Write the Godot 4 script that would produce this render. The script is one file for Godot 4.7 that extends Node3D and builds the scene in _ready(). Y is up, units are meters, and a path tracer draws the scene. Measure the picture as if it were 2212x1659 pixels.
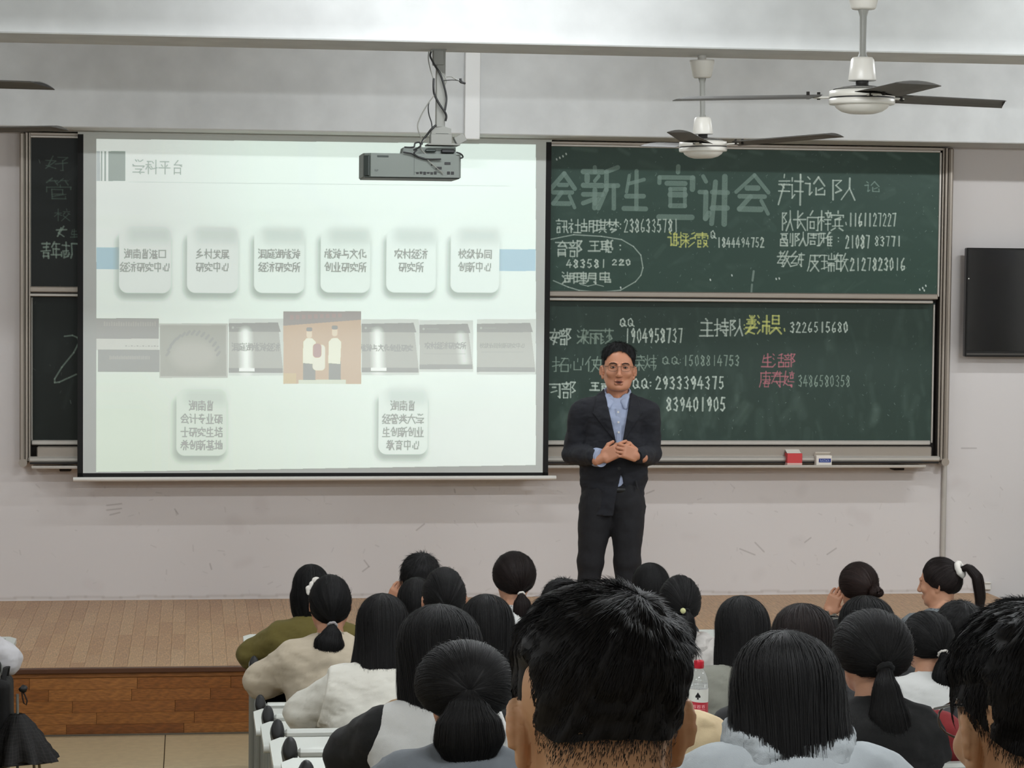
extends Node3D
# A lecture hall seen from its back rows: front wall in the plane z = 0, floor of the front rows at y = 0, metres.

func _ready() -> void:
	# ---- camera, sky, lights, exposure
	var cam := Camera3D.new()
	cam.name = "camera"
	cam.fov = 18.132
	cam.near = 0.1
	cam.far = 60.0
	cam.position = Vector3(0, 2.47, 15.16)
	cam.rotation = Vector3(deg_to_rad(-2.80), deg_to_rad(-7.6), 0.0100)
	cam.current = true
	add_child(cam)
	var env := Environment.new()
	env.background_mode = Environment.BG_SKY
	var sm := ProceduralSkyMaterial.new()
	sm.sky_top_color = Color(0.60, 0.68, 0.80)
	sm.sky_horizon_color = Color(0.78, 0.80, 0.84)
	sm.ground_bottom_color = Color(0.35, 0.35, 0.34)
	sm.ground_horizon_color = Color(0.55, 0.55, 0.54)
	sm.sun_angle_max = 0.0
	env.sky = Sky.new()
	env.sky.sky_material = sm
	env.background_energy_multiplier = 1.6
	env.tonemap_mode = Environment.TONE_MAPPER_LINEAR
	env.tonemap_exposure = 0.80
	env.sdfgi_enabled = true
	env.ssao_enabled = true
	env.ssil_enabled = true
	var we := WorldEnvironment.new()
	we.name = "environment"
	we.environment = env
	add_child(we)
	noise.seed = 7
	noise.frequency = 1.0
	noise.fractal_octaves = 3
	materials()
	# rows of twin tube fittings, [x, height, z, strength, where]; those over the seats hang low on rods
	for l in [[-2.6, 3.90, 2.3, 5.0, "over the left end of the stage"], [1.7, 3.90, 2.3, 5.0, "over the middle of the stage"], [5.4, 3.90, 2.3, 7.0, "over the right end of the stage"],
		[-3.0, 3.90, 5.6, 8.0, "behind the first beam, left"], [1.2, 3.90, 5.6, 9.0, "behind the first beam, middle"], [5.4, 3.90, 5.5, 20.0, "behind the first beam, right"],
		[-3.0, 3.42, 8.6, 8.0, "behind the second beam, left"], [1.2, 3.42, 8.6, 8.0, "behind the second beam, middle"], [5.2, 3.42, 8.6, 11.0, "behind the second beam, right"],
		[-3.0, 3.42, 11.6, 7.0, "behind the third beam, left"], [1.2, 3.42, 11.6, 7.0, "behind the third beam, middle"], [5.2, 3.42, 11.6, 8.0, "behind the third beam, right"],
		[-1.6, 3.42, 14.4, 6.0, "over the last rows, left"], [3.6, 3.42, 14.4, 6.0, "over the last rows, right"]]:
		for side in [-1, 1]:   # a bare tube shines to both sides
			var a := AreaLight3D.new()
			a.name = "tube_light"
			a.area_size = Vector2(1.2, 0.05)
			a.light_energy = l[3] * LIGHT
			a.light_color = Color(0.965, 0.985, 1.0)
			a.area_range = 30.0
			a.area_attenuation = 2.0
			a.shadow_enabled = true
			a.position = Vector3(l[0], l[1] + 0.012, l[2] + side * 0.075)
			a.rotation.x = -PI / 2 + side * 0.95
			add_child(a, true)
		lamp(Vector3(l[0], l[1] + 0.01, l[2]), l[4])
	room()
	stage()
	chalkboard()
	screen()
	wall_things()
	fans()
	projector()
	seating()
	people()
	small_things()

const LIGHT := 0.45
var M := {}
var noise := FastNoiseLite.new()
var taken := {}

# ---------------------------------------------------------------- naming
func numbered(called: String) -> String:
	var n: int = taken.get(called, 0)
	taken[called] = n + 1
	return called if n == 0 else "%s_%03d" % [called, n]

func tag(o: Node3D, label: String, category: String, group := "") -> Node3D:
	o.set_meta("label", label)
	o.set_meta("category", category)
	if group:
		o.set_meta("group", group)
	return o

func thing(called: String, label: String, category: String, at := Vector3.ZERO, turn := 0.0, group := "") -> Node3D:
	var o := Node3D.new()
	o.name = numbered(called)
	o.position = at
	o.rotation.y = turn
	add_child(o)
	return tag(o, label, category, group)

func part(called: String, m: Mesh, mat: Material, parent: Node = null, at := Vector3.ZERO, rot := Vector3.ZERO) -> MeshInstance3D:
	var o := MeshInstance3D.new()
	o.mesh = m
	o.material_override = mat
	o.position = at
	o.rotation = rot
	if parent == null:
		o.name = numbered(called)
		add_child(o)
	else:
		var k := called
		var n := 0
		while parent.has_node(k):
			n += 1
			k = "%s_%03d" % [called, n]
		o.name = k
		parent.add_child(o)
	return o

func struct(called: String, m: Mesh, mat: Material, at := Vector3.ZERO) -> MeshInstance3D:
	var o := part(called, m, mat, null, at)
	o.set_meta("kind", "structure")
	return o

# ---------------------------------------------------------------- shapes
class Shape:
	var st := SurfaceTool.new()
	var count := 0
	func _init():
		st.begin(Mesh.PRIMITIVE_TRIANGLES)
		st.set_smooth_group(-1)
	func tri(a: Vector3, b: Vector3, c: Vector3, u := Vector2.ZERO, v := Vector2.ZERO, w := Vector2.ZERO) -> void:   # seen anticlockwise
		st.set_uv(u)
		st.add_vertex(a)
		st.set_uv(w)
		st.add_vertex(c)
		st.set_uv(v)
		st.add_vertex(b)
		count += 3
	func quad(a: Vector3, b: Vector3, c: Vector3, d: Vector3) -> void:
		tri(a, b, c, Vector2(0, 1), Vector2(1, 1), Vector2(1, 0))
		tri(a, c, d, Vector2(0, 1), Vector2(1, 0), Vector2(0, 0))
	# a box with chamfered edges
	func box(c: Vector3, s: Vector3, ch := 0.004, b := Basis.IDENTITY) -> Shape:
		var h := s / 2.0
		ch = minf(ch, minf(h.x, minf(h.y, h.z)) * 0.9)
		var P := func(x: float, y: float, z: float) -> Vector3: return c + b * Vector3(x, y, z)
		var X := h.x - ch
		var Y := h.y - ch
		var Z := h.z - ch
		for g in [-1.0, 1.0]:
			var fl: bool = g < 0
			rect(P.call(-X, -Y, g * h.z), P.call(X, -Y, g * h.z), P.call(X, Y, g * h.z), P.call(-X, Y, g * h.z), fl)
			rect(P.call(g * h.x, -Y, Z), P.call(g * h.x, -Y, -Z), P.call(g * h.x, Y, -Z), P.call(g * h.x, Y, Z), fl)
			rect(P.call(-X, g * h.y, Z), P.call(X, g * h.y, Z), P.call(X, g * h.y, -Z), P.call(-X, g * h.y, -Z), fl)
		if ch > 0.0:
			for g in [-1.0, 1.0]:
				for k in [-1.0, 1.0]:
					var fl: bool = g * k < 0
					rect(P.call(g * X, -Y, k * h.z), P.call(g * h.x, -Y, k * Z), P.call(g * h.x, Y, k * Z), P.call(g * X, Y, k * h.z), fl)
					rect(P.call(-X, g * Y, k * h.z), P.call(X, g * Y, k * h.z), P.call(X, g * h.y, k * Z), P.call(-X, g * h.y, k * Z), fl)
					rect(P.call(g * h.x, k * Y, Z), P.call(g * h.x, k * Y, -Z), P.call(g * X, k * h.y, -Z), P.call(g * X, k * h.y, Z), fl)
					for j in [-1.0, 1.0]:
						var A: Vector3 = P.call(g * h.x, k * Y, j * Z)
						var B: Vector3 = P.call(g * X, k * h.y, j * Z)
						var C: Vector3 = P.call(g * X, k * Y, j * h.z)
						if g * k * j > 0:
							tri(A, B, C)
						else:
							tri(A, C, B)
		return self
	func rect(a: Vector3, b: Vector3, c: Vector3, d: Vector3, flip: bool) -> void:
		if flip:
			quad(b, a, d, c)
		else:
			quad(a, b, c, d)
	# rings of points joined to a skin, closed round; caps at the ends
	func skin(rings: Array, cap := true, smooth := 0) -> Shape:
		st.set_smooth_group(smooth)
		for i in rings.size() - 1:
			var p: PackedVector3Array = rings[i]
			var q: PackedVector3Array = rings[i + 1]
			var n := p.size()
			for k in n:
				var l := (k + 1) % n
				var u0 := float(k) / n
				var u1 := float(k + 1) / n
				var v0 := float(i) / (rings.size() - 1)
				var v1 := float(i + 1) / (rings.size() - 1)
				tri(p[k], p[l], q[l], Vector2(u0, v0), Vector2(u1, v0), Vector2(u1, v1))
				tri(p[k], q[l], q[k], Vector2(u0, v0), Vector2(u1, v1), Vector2(u0, v1))
		st.set_smooth_group(-1)
		if cap:
			for e in [0, rings.size() - 1]:
				var p: PackedVector3Array = rings[e]
				for k in range(1, p.size() - 1):
					if e == 0:
						tri(p[0], p[k + 1], p[k])
					else:
						tri(p[0], p[k], p[k + 1])
		return self
	# a round or oval bar along points
	func tube(pts: Array, r, sides := 8, cap := true, flat := Vector2.ONE) -> Shape:
		var rings := []
		var up := Vector3.UP
		var d0: Vector3 = (pts[1] - pts[0]).normalized()
		if absf(d0.dot(up)) > 0.9:
			up = Vector3.FORWARD
		for i in pts.size():
			var d: Vector3 = (pts[mini(i + 1, pts.size() - 1)] - pts[maxi(i - 1, 0)]).normalized()
			var x := up.cross(d).normalized()
			var y := d.cross(x)
			up = y
			var rr: float = r[i] if r is Array else r
			var ring := PackedVector3Array()
			for k in sides:
				var a := TAU * k / sides
				ring.append(pts[i] + x * cos(a) * rr * flat.x + y * sin(a) * rr * flat.y)
			rings.append(ring)
		return skin(rings, cap)
	# a profile [radius, height] turned round the y axis
	func lathe(prof: Array, sides := 32, at := Vector3.ZERO, cap := true) -> Shape:
		var rings := []
		for p in prof:
			var ring := PackedVector3Array()
			for k in sides:
				var a := -TAU * k / sides
				ring.append(at + Vector3(cos(a) * p[0], p[1], sin(a) * p[0]))
			rings.append(ring)
		return skin(rings, cap)
	# an outline in x and y, pushed from z0 to z1
	func prism(pts: Array, z0: float, z1: float, b := Transform3D.IDENTITY) -> Shape:
		var pg := PackedVector2Array(pts)
		if Geometry2D.is_polygon_clockwise(pg):
			pg.reverse()
		var n := pg.size()
		for k in n:
			var p := pg[k]
			var q := pg[(k + 1) % n]
			quad(b * Vector3(p.x, p.y, z1), b * Vector3(p.x, p.y, z0), b * Vector3(q.x, q.y, z0), b * Vector3(q.x, q.y, z1))
		var t := Geometry2D.triangulate_polygon(pg)
		for i in range(0, t.size(), 3):
			var a := pg[t[i]]
			var c := pg[t[i + 1]]
			var e := pg[t[i + 2]]
			if (c - a).cross(e - a) < 0:
				var sw := c
				c = e
				e = sw
			tri(b * Vector3(a.x, a.y, z1), b * Vector3(c.x, c.y, z1), b * Vector3(e.x, e.y, z1))
			tri(b * Vector3(a.x, a.y, z0), b * Vector3(e.x, e.y, z0), b * Vector3(c.x, c.y, z0))
		return self
	func done() -> ArrayMesh:
		st.generate_normals()
		return st.commit()

func shp() -> Shape:
	return Shape.new()

func slab(c: Vector3, s: Vector3, ch := 0.004) -> ArrayMesh:
	return shp().box(c, s, ch).done()

func between(lo: Vector3, hi: Vector3, ch := 0.004) -> ArrayMesh:
	return shp().box((lo + hi) / 2, hi - lo, ch).done()

# ---------------------------------------------------------------- materials
func mat(called: String, col: Color, rough := 0.6, metal := 0.0) -> StandardMaterial3D:
	var m := StandardMaterial3D.new()
	m.resource_name = called
	m.albedo_color = col
	m.roughness = rough
	m.metallic = metal
	M[called] = m
	return m

func noise_tex(freq: float, lo: float, hi: float, sz := 256, oct := 4, sd := 1) -> NoiseTexture2D:
	var t := NoiseTexture2D.new()
	var n := FastNoiseLite.new()
	n.seed = sd
	n.frequency = freq
	n.fractal_octaves = oct
	t.noise = n
	t.width = sz
	t.height = sz
	t.seamless = true
	var g := Gradient.new()
	g.set_color(0, Color(lo, lo, lo))
	g.set_color(1, Color(hi, hi, hi))
	t.color_ramp = g
	return t

func tri_tex(m: StandardMaterial3D, t: Texture2D, sc: Vector3, bump := 0.0, bt: Texture2D = null) -> void:
	m.uv1_triplanar = true
	m.uv1_scale = sc
	if t:
		m.albedo_texture = t
	if bump > 0.0:
		m.heightmap_enabled = true
		m.heightmap_texture = bt if bt else t
		m.heightmap_scale = bump

func materials() -> void:
	var soft := noise_tex(0.02, 0.93, 1.0)
	var fine := noise_tex(0.09, 0.0, 1.0, 256, 3, 5)
	for w in [["plaster", Color(0.81, 0.80, 0.79)], ["ceiling_paint", Color(0.81, 0.81, 0.81)], ["beam_paint", Color(0.82, 0.825, 0.82)]]:
		var m := mat(w[0], w[1], 0.85)
		tri_tex(m, soft, Vector3.ONE * 0.6, 0.05, fine)
		m.uv1_world_triplanar = true
	var tile := mat("floor_tile", Color(0.745, 0.67, 0.53), 0.35)
	tri_tex(tile, noise_tex(0.03, 0.92, 1.0, 256, 4, 9), Vector3.ONE * 2.0)
	mat("grout", Color(0.42, 0.38, 0.32), 0.9)
	var grain := noise_tex(0.02, 0.70, 1.0, 512, 5, 3)
	for i in 5:
		var c: Color = [Color(0.80, 0.63, 0.45), Color(0.775, 0.60, 0.425), Color(0.815, 0.65, 0.475), Color(0.79, 0.62, 0.45), Color(0.755, 0.575, 0.40)][i]
		var m := mat("plank_%d" % i, c, 0.38)
		tri_tex(m, grain, Vector3(8.0, 8.0, 0.7))
		m = mat("riser_%d" % i, [Color(0.66, 0.42, 0.20), Color(0.605, 0.37, 0.165), Color(0.685, 0.445, 0.225), Color(0.64, 0.40, 0.19), Color(0.57, 0.34, 0.15)][i], 0.42)
		tri_tex(m, grain, Vector3(0.9, 9.0, 9.0))
	mat("nosing", Color(0.30, 0.17, 0.085), 0.45)
	mat("aluminium", Color(0.62, 0.585, 0.545), 0.42, 0.55)
	mat("aluminium_light", Color(0.74, 0.72, 0.69), 0.4, 0.45)
	mat("groove", Color(0.12, 0.10, 0.085), 0.8)
	mat("fabric_black", Color(0.035, 0.04, 0.038), 0.8)
	mat("white_plastic", Color(0.86, 0.85, 0.825), 0.4)
	mat("white_enamel", Color(0.83, 0.815, 0.78), 0.35)
	mat("fan_blade", Color(0.33, 0.32, 0.30), 0.6)
	mat("fan_gap", Color(0.10, 0.09, 0.08), 0.6)
	mat("pole_grey", Color(0.50, 0.50, 0.475), 0.5)
	mat("projector_grey", Color(0.41, 0.435, 0.41), 0.5)
	mat("projector_dark", Color(0.16, 0.19, 0.175), 0.5)
	mat("cable_black", Color(0.04, 0.04, 0.038), 0.5)
	mat("cable_grey", Color(0.48, 0.48, 0.45), 0.5)
	var tv := mat("tv_glass", Color(0.008, 0.008, 0.009), 0.09)
	tv.metallic_specular = 0.6
	mat("tv_frame", Color(0.03, 0.028, 0.028), 0.3)
	mat("tv_trim", Color(0.35, 0.34, 0.33), 0.3, 0.6)
	var desk := mat("desk_top", Color(0.80, 0.81, 0.785), 0.38)
	desk.clearcoat_enabled = true
	desk.clearcoat = 0.2
	mat("desk_grey", Color(0.53, 0.54, 0.515), 0.5)
	mat("desk_dark", Color(0.09, 0.092, 0.088), 0.6)
	mat("end_cap", Color(0.035, 0.035, 0.033), 0.55)
	mat("leg_beige", Color(0.62, 0.55, 0.40), 0.5)
	var tube := mat("tube_glow", Color(0.95, 0.95, 0.93), 0.5)
	tube.emission_enabled = true
	tube.emission = Color(0.955, 0.97, 1.0)
	tube.emission_energy_multiplier = 3.0
	var glass := mat("window_glass", Color(0.9, 0.95, 0.95, 0.06), 0.05)
	glass.transparency = BaseMaterial3D.TRANSPARENCY_ALPHA
	mat("curtain", Color(0.16, 0.15, 0.19), 0.9)

func lamp(at: Vector3, where: String) -> void:
	var o := thing("ceiling_light", "white twin tube light fitting hanging " + where, "light", at, 0, "tube lights under the ceiling")
	var rod := 4.2 - at.y - 0.10
	part("housing", shp().box(Vector3(0, 0.09, 0), Vector3(1.3, 0.05, 0.22), 0.01).done(), M.white_enamel, o)
	for x in [-0.5, 0.5]:
		part("rod", shp().box(Vector3(x, 0.10 + rod / 2, 0), Vector3(0.014, rod, 0.014), 0.002).done(), M.white_enamel, o)
	for s in [-1, 1]:
		part("tube", shp().tube([Vector3(-0.6, 0.035, s * 0.05), Vector3(0.6, 0.035, s * 0.05)], 0.013, 10).done(), M.tube_glow, o)

# ---------------------------------------------------------------- the room
func room() -> void:
	# front wall with its scuffs and pencil marks
	var cv := Canvas.new(2048, 1024, Color(0.835, 0.815, 0.805))
	var rg := RandomNumberGenerator.new()
	rg.seed = 11
	var map := func(x: float, y: float) -> Vector2: return Vector2((x + 1.4) / 6.8 * 2048.0, (3.4 - y) / 3.4 * 1024.0)
	for k in 200:
		var p: Vector2 = map.call(rg.randf_range(-1.3, 5.3), rg.randf_range(0.4, 1.15))
		var l := rg.randf_range(2, 12)
		var a := rg.randf_range(-0.5, 2.2)
		cv.line(p.x, p.y, p.x + cos(a) * l, p.y + sin(a) * l, rg.randf_range(0.8, 2.5), Color(0.42, 0.39, 0.38), rg.randf_range(0.02, 0.16))
	for k in 26:   # broad faint stains
		var p: Vector2 = map.call(rg.randf_range(-1.3, 5.2), rg.randf_range(0.45, 1.1))
		cv.line(p.x, p.y, p.x + rg.randf_range(-25, 25), p.y + rg.randf_range(-12, 12), rg.randf_range(10, 30), Color(0.62, 0.58, 0.57), rg.randf_range(0.03, 0.1), 12.0)
	for s in [[-0.52, 0.955, -0.43, 0.965], [-0.52, 0.925, -0.43, 0.935], [-0.50, 0.895, -0.44, 0.91], [1.09, 0.60, 1.12, 0.56], [1.12, 0.56, 1.08, 0.53], [1.52, 0.54, 1.62, 0.53], [-1.38, 1.10, -1.18, 1.17], [4.99, 1.312, 5.09, 1.312], [3.52, 0.66, 3.62, 0.62], [3.62, 0.70, 3.68, 0.64], [3.95, 0.70, 3.99, 0.73], [4.1, 0.62, 4.16, 0.66], [1.66, 1.05, 1.665, 1.03], [1.42, 0.79, 1.47, 0.83], [0.12, 0.585, 0.13, 0.55], [2.9, 1.02, 2.95, 1.04], [-0.1, 0.93, -0.08, 0.9]]:
		var p: Vector2 = map.call(s[0], s[1])
		var q: Vector2 = map.call(s[2], s[3])
		cv.line(p.x, p.y, q.x, q.y, 2.2, Color(0.42, 0.39, 0.38), 0.32, 2.0)
	for k in 60:
		var p: Vector2 = map.call(-1.3 + k * 0.108, 0.375 + rg.randf() * 0.012)
		cv.line(p.x, p.y, p.x + 34, p.y, 4, Color(0.55, 0.50, 0.47), 0.22, 4.0)
	var wm := mat("front_wall_paint", Color.WHITE, 0.85)
	wm.albedo_texture = cv.texture()
	wm.uv1_scale = Vector3(1.0 / 6.8, -1.0 / 3.4, 1)
	wm.uv1_offset = Vector3(1.4 / 6.8, 1.0, 0)
	var s := SurfaceTool.new()
	s.begin(Mesh.PRIMITIVE_TRIANGLES)
	var wall := func(st: SurfaceTool, x0: float, x1: float, y0: float, y1: float) -> void:
		for p in [[x0, y0], [x1, y1], [x1, y0], [x0, y0], [x0, y1], [x1, y1]]:
			st.set_normal(Vector3(0, 0, 1))
			st.set_uv(Vector2(p[0], p[1]))
			st.add_vertex(Vector3(p[0], p[1], 0))
	wall.call(s, -7.0, 7.5, 0.0, 4.2)
	var bk := slab(Vector3(0.25, 2.1, -0.11), Vector3(14.5, 4.2, 0.2), 0.0)
	s.append_from(bk, 0, Transform3D.IDENTITY)
	struct("wall_front", s.commit(), wm)
	struct("wall_left", slab(Vector3(-7.1, 2.1, 8.75), Vector3(0.2, 4.2, 17.9), 0.0), M.plaster)
	struct("wall_back", slab(Vector3(0.25, 2.1, 17.6), Vector3(14.5, 4.2, 0.2), 0.0), M.plaster)
	# right wall with two window openings
	var wr := shp()
	var zs := [0.0, 6.45, 7.65, 10.2, 11.9, 17.7]
	for i in 5:
		if i % 2 == 0:
			wr.box(Vector3(7.6, 2.1, (zs[i] + zs[i + 1]) / 2), Vector3(0.2, 4.2, zs[i + 1] - zs[i]), 0.0)
		else:
			wr.box(Vector3(7.6, 0.6, (zs[i] + zs[i + 1]) / 2), Vector3(0.2, 1.2, zs[i + 1] - zs[i]), 0.0)
			wr.box(Vector3(7.6, 3.7, (zs[i] + zs[i + 1]) / 2), Vector3(0.2, 1.0, zs[i + 1] - zs[i]), 0.0)
	struct("wall_right", wr.done(), M.plaster)
	for i in [1, 3]:
		var zc: float = (zs[i] + zs[i + 1]) / 2
		var w: float = zs[i + 1] - zs[i]
		var fr := shp()
		for z in [zs[i] + 0.03, zc, zs[i + 1] - 0.03]:
			fr.box(Vector3(7.58, 2.2, z), Vector3(0.07, 2.0, 0.06), 0.004)
		for y in [1.23, 2.50, 3.17]:
			fr.box(Vector3(7.58, y, zc), Vector3(0.068, 0.07, w), 0.004)
		var wn := struct("window_%d" % ((i + 1) / 2), fr.done(), M.aluminium)
		part("window_pane", slab(Vector3(7.58, 2.2, zc), Vector3(0.006, 1.96, w - 0.02), 0.0), M.window_glass, wn)
		part("window_sill", slab(Vector3(7.47, 1.19, zc), Vector3(0.16, 0.03, w + 0.1), 0.005), M.white_plastic, wn)
	struct("ceiling", slab(Vector3(0.25, 4.3, 8.75), Vector3(14.9, 0.2, 18.1), 0.0), M.ceiling_paint)
	# beam across the hall and the bulkhead over the board
	struct("ceiling_beam", between(Vector3(-7, 3.47, 3.865), Vector3(7.5, 4.2, 4.345), 0.006), M.beam_paint)
	struct("ceiling_beam", between(Vector3(-7, 3.47, 6.81), Vector3(7.5, 4.2, 7.29), 0.006), M.beam_paint)
	struct("ceiling_beam", between(Vector3(-7, 3.47, 9.76), Vector3(7.5, 4.2, 10.24), 0.006), M.beam_paint)
	struct("wall_bulkhead", between(Vector3(-7, 3.268, 0.0), Vector3(7.5, 4.2, 0.60), 0.006), M.beam_paint)
	# floor: slab, tiles of the aisle and the front, then the tiers
	struct("floor", slab(Vector3(0.25, -0.11, 8.75), Vector3(14.9, 0.2, 18.1), 0.0), M.grout)
	var fl := get_node("floor")
	for i in range(-8, 9):
		for k in 5:
			var x := -0.128 + i * 0.8
			var z := 2.56 + k * 0.8
			if x > -2.6 and x < 1.4:
				part("tile", slab(Vector3(x + 0.4, -0.003, z + 0.4), Vector3(0.796, 0.02, 0.796), 0.002), M.floor_tile, fl)
	var rest := shp()
	for i in range(-8, 9):
		for k in 5:
			var x := -0.128 + i * 0.8
			if not (x > -2.6 and x < 1.4) and x > -6.9 and x < 6.7:
				rest.box(Vector3(x + 0.4, -0.003, 2.96 + k * 0.8), Vector3(0.796, 0.02, 0.796), 0.002)
	part("floor_tiles", rest.done(), M.floor_tile, fl).set_meta("kind", "stuff")
	for k in range(1, 11):
		var z0 := 4.72 + 0.96 * k
		struct("floor_tier", between(Vector3(-6.99, -0.02 if k == 1 else 0.132 * (k - 1), z0), Vector3(7.49, 0.132 * k, 17.49), 0.003), M.floor_tile)

func stage() -> void:
	var o := struct("floor_stage", between(Vector3(-4.5, 0.0, 0.0), Vector3(5.19, 0.335, 2.525), 0.002), M.nosing)
	var rg := RandomNumberGenerator.new()
	rg.seed = 5
	# strip planks of the top, one by one where the aisle lets them be seen
	var far := shp()
	var lens := {}
	var w := 0.0745
	for i in 130:
		var x := -4.5 + i * w
		if x > 5.12:
			break
		var z := 0.0
		while z < 2.50:
			var l := minf(rg.randf_range(0.32, 0.62), 2.52 - z)
			if 2.52 - z - l < 0.1:
				l = 2.52 - z
			if x > -1.32 and x < 0.5:
				var key := snappedf(l, 0.04)
				if not lens.has(key):
					lens[key] = slab(Vector3.ZERO, Vector3(w - 0.0008, 0.024, 1.0), 0.0008)
				var p := part("plank", lens[key], M["plank_%d" % (rg.randi() % 5)], o, Vector3(x + w / 2, 0.348 + rg.randf() * 0.0004, z + l / 2))
				p.scale = Vector3(1, 1, l - 0.0008)
			else:
				far.box(Vector3(x + w / 2, 0.348, z + l / 2), Vector3(w - 0.0008, 0.024, l - 0.0008), 0.0)
			z += l
	part("planks", far.done(), M.plank_0, o).set_meta("kind", "stuff")
	# front: dark nosing, thin strip, five rows of boards
	part("nosing", shp().box(Vector3(0.345, 0.3475, 2.548), Vector3(9.69, 0.026, 0.045), 0.004).done(), M.nosing, o)
	part("strip", shp().box(Vector3(0.345, 0.321, 2.535), Vector3(9.69, 0.024, 0.016), 0.002).done(), M.riser_2, o)
	var row := 0.0
	var board := slab(Vector3.ZERO, Vector3(1, 0.0606, 0.016), 0.0012)
	for k in 5:
		var x: float = -4.5 + [0.0, -0.23, -0.41, -0.12, -0.33][k]
		while x < 5.19:
			var l := minf(rg.randf_range(0.40, 0.62), 5.19 - x)
			var p := part("board", board, M["riser_%d" % (rg.randi() % 5)], o, Vector3(x + l / 2, 0.277 - k * 0.0612, 2.533 + rg.randf() * 0.0006))
			p.scale = Vector3(l - 0.0012, 1, 1)
			x += l
	part("skirting_strip", shp().box(Vector3(0.345, 0.006, 2.545), Vector3(9.69, 0.012, 0.012), 0.002).done(), M.grout, o)

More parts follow.
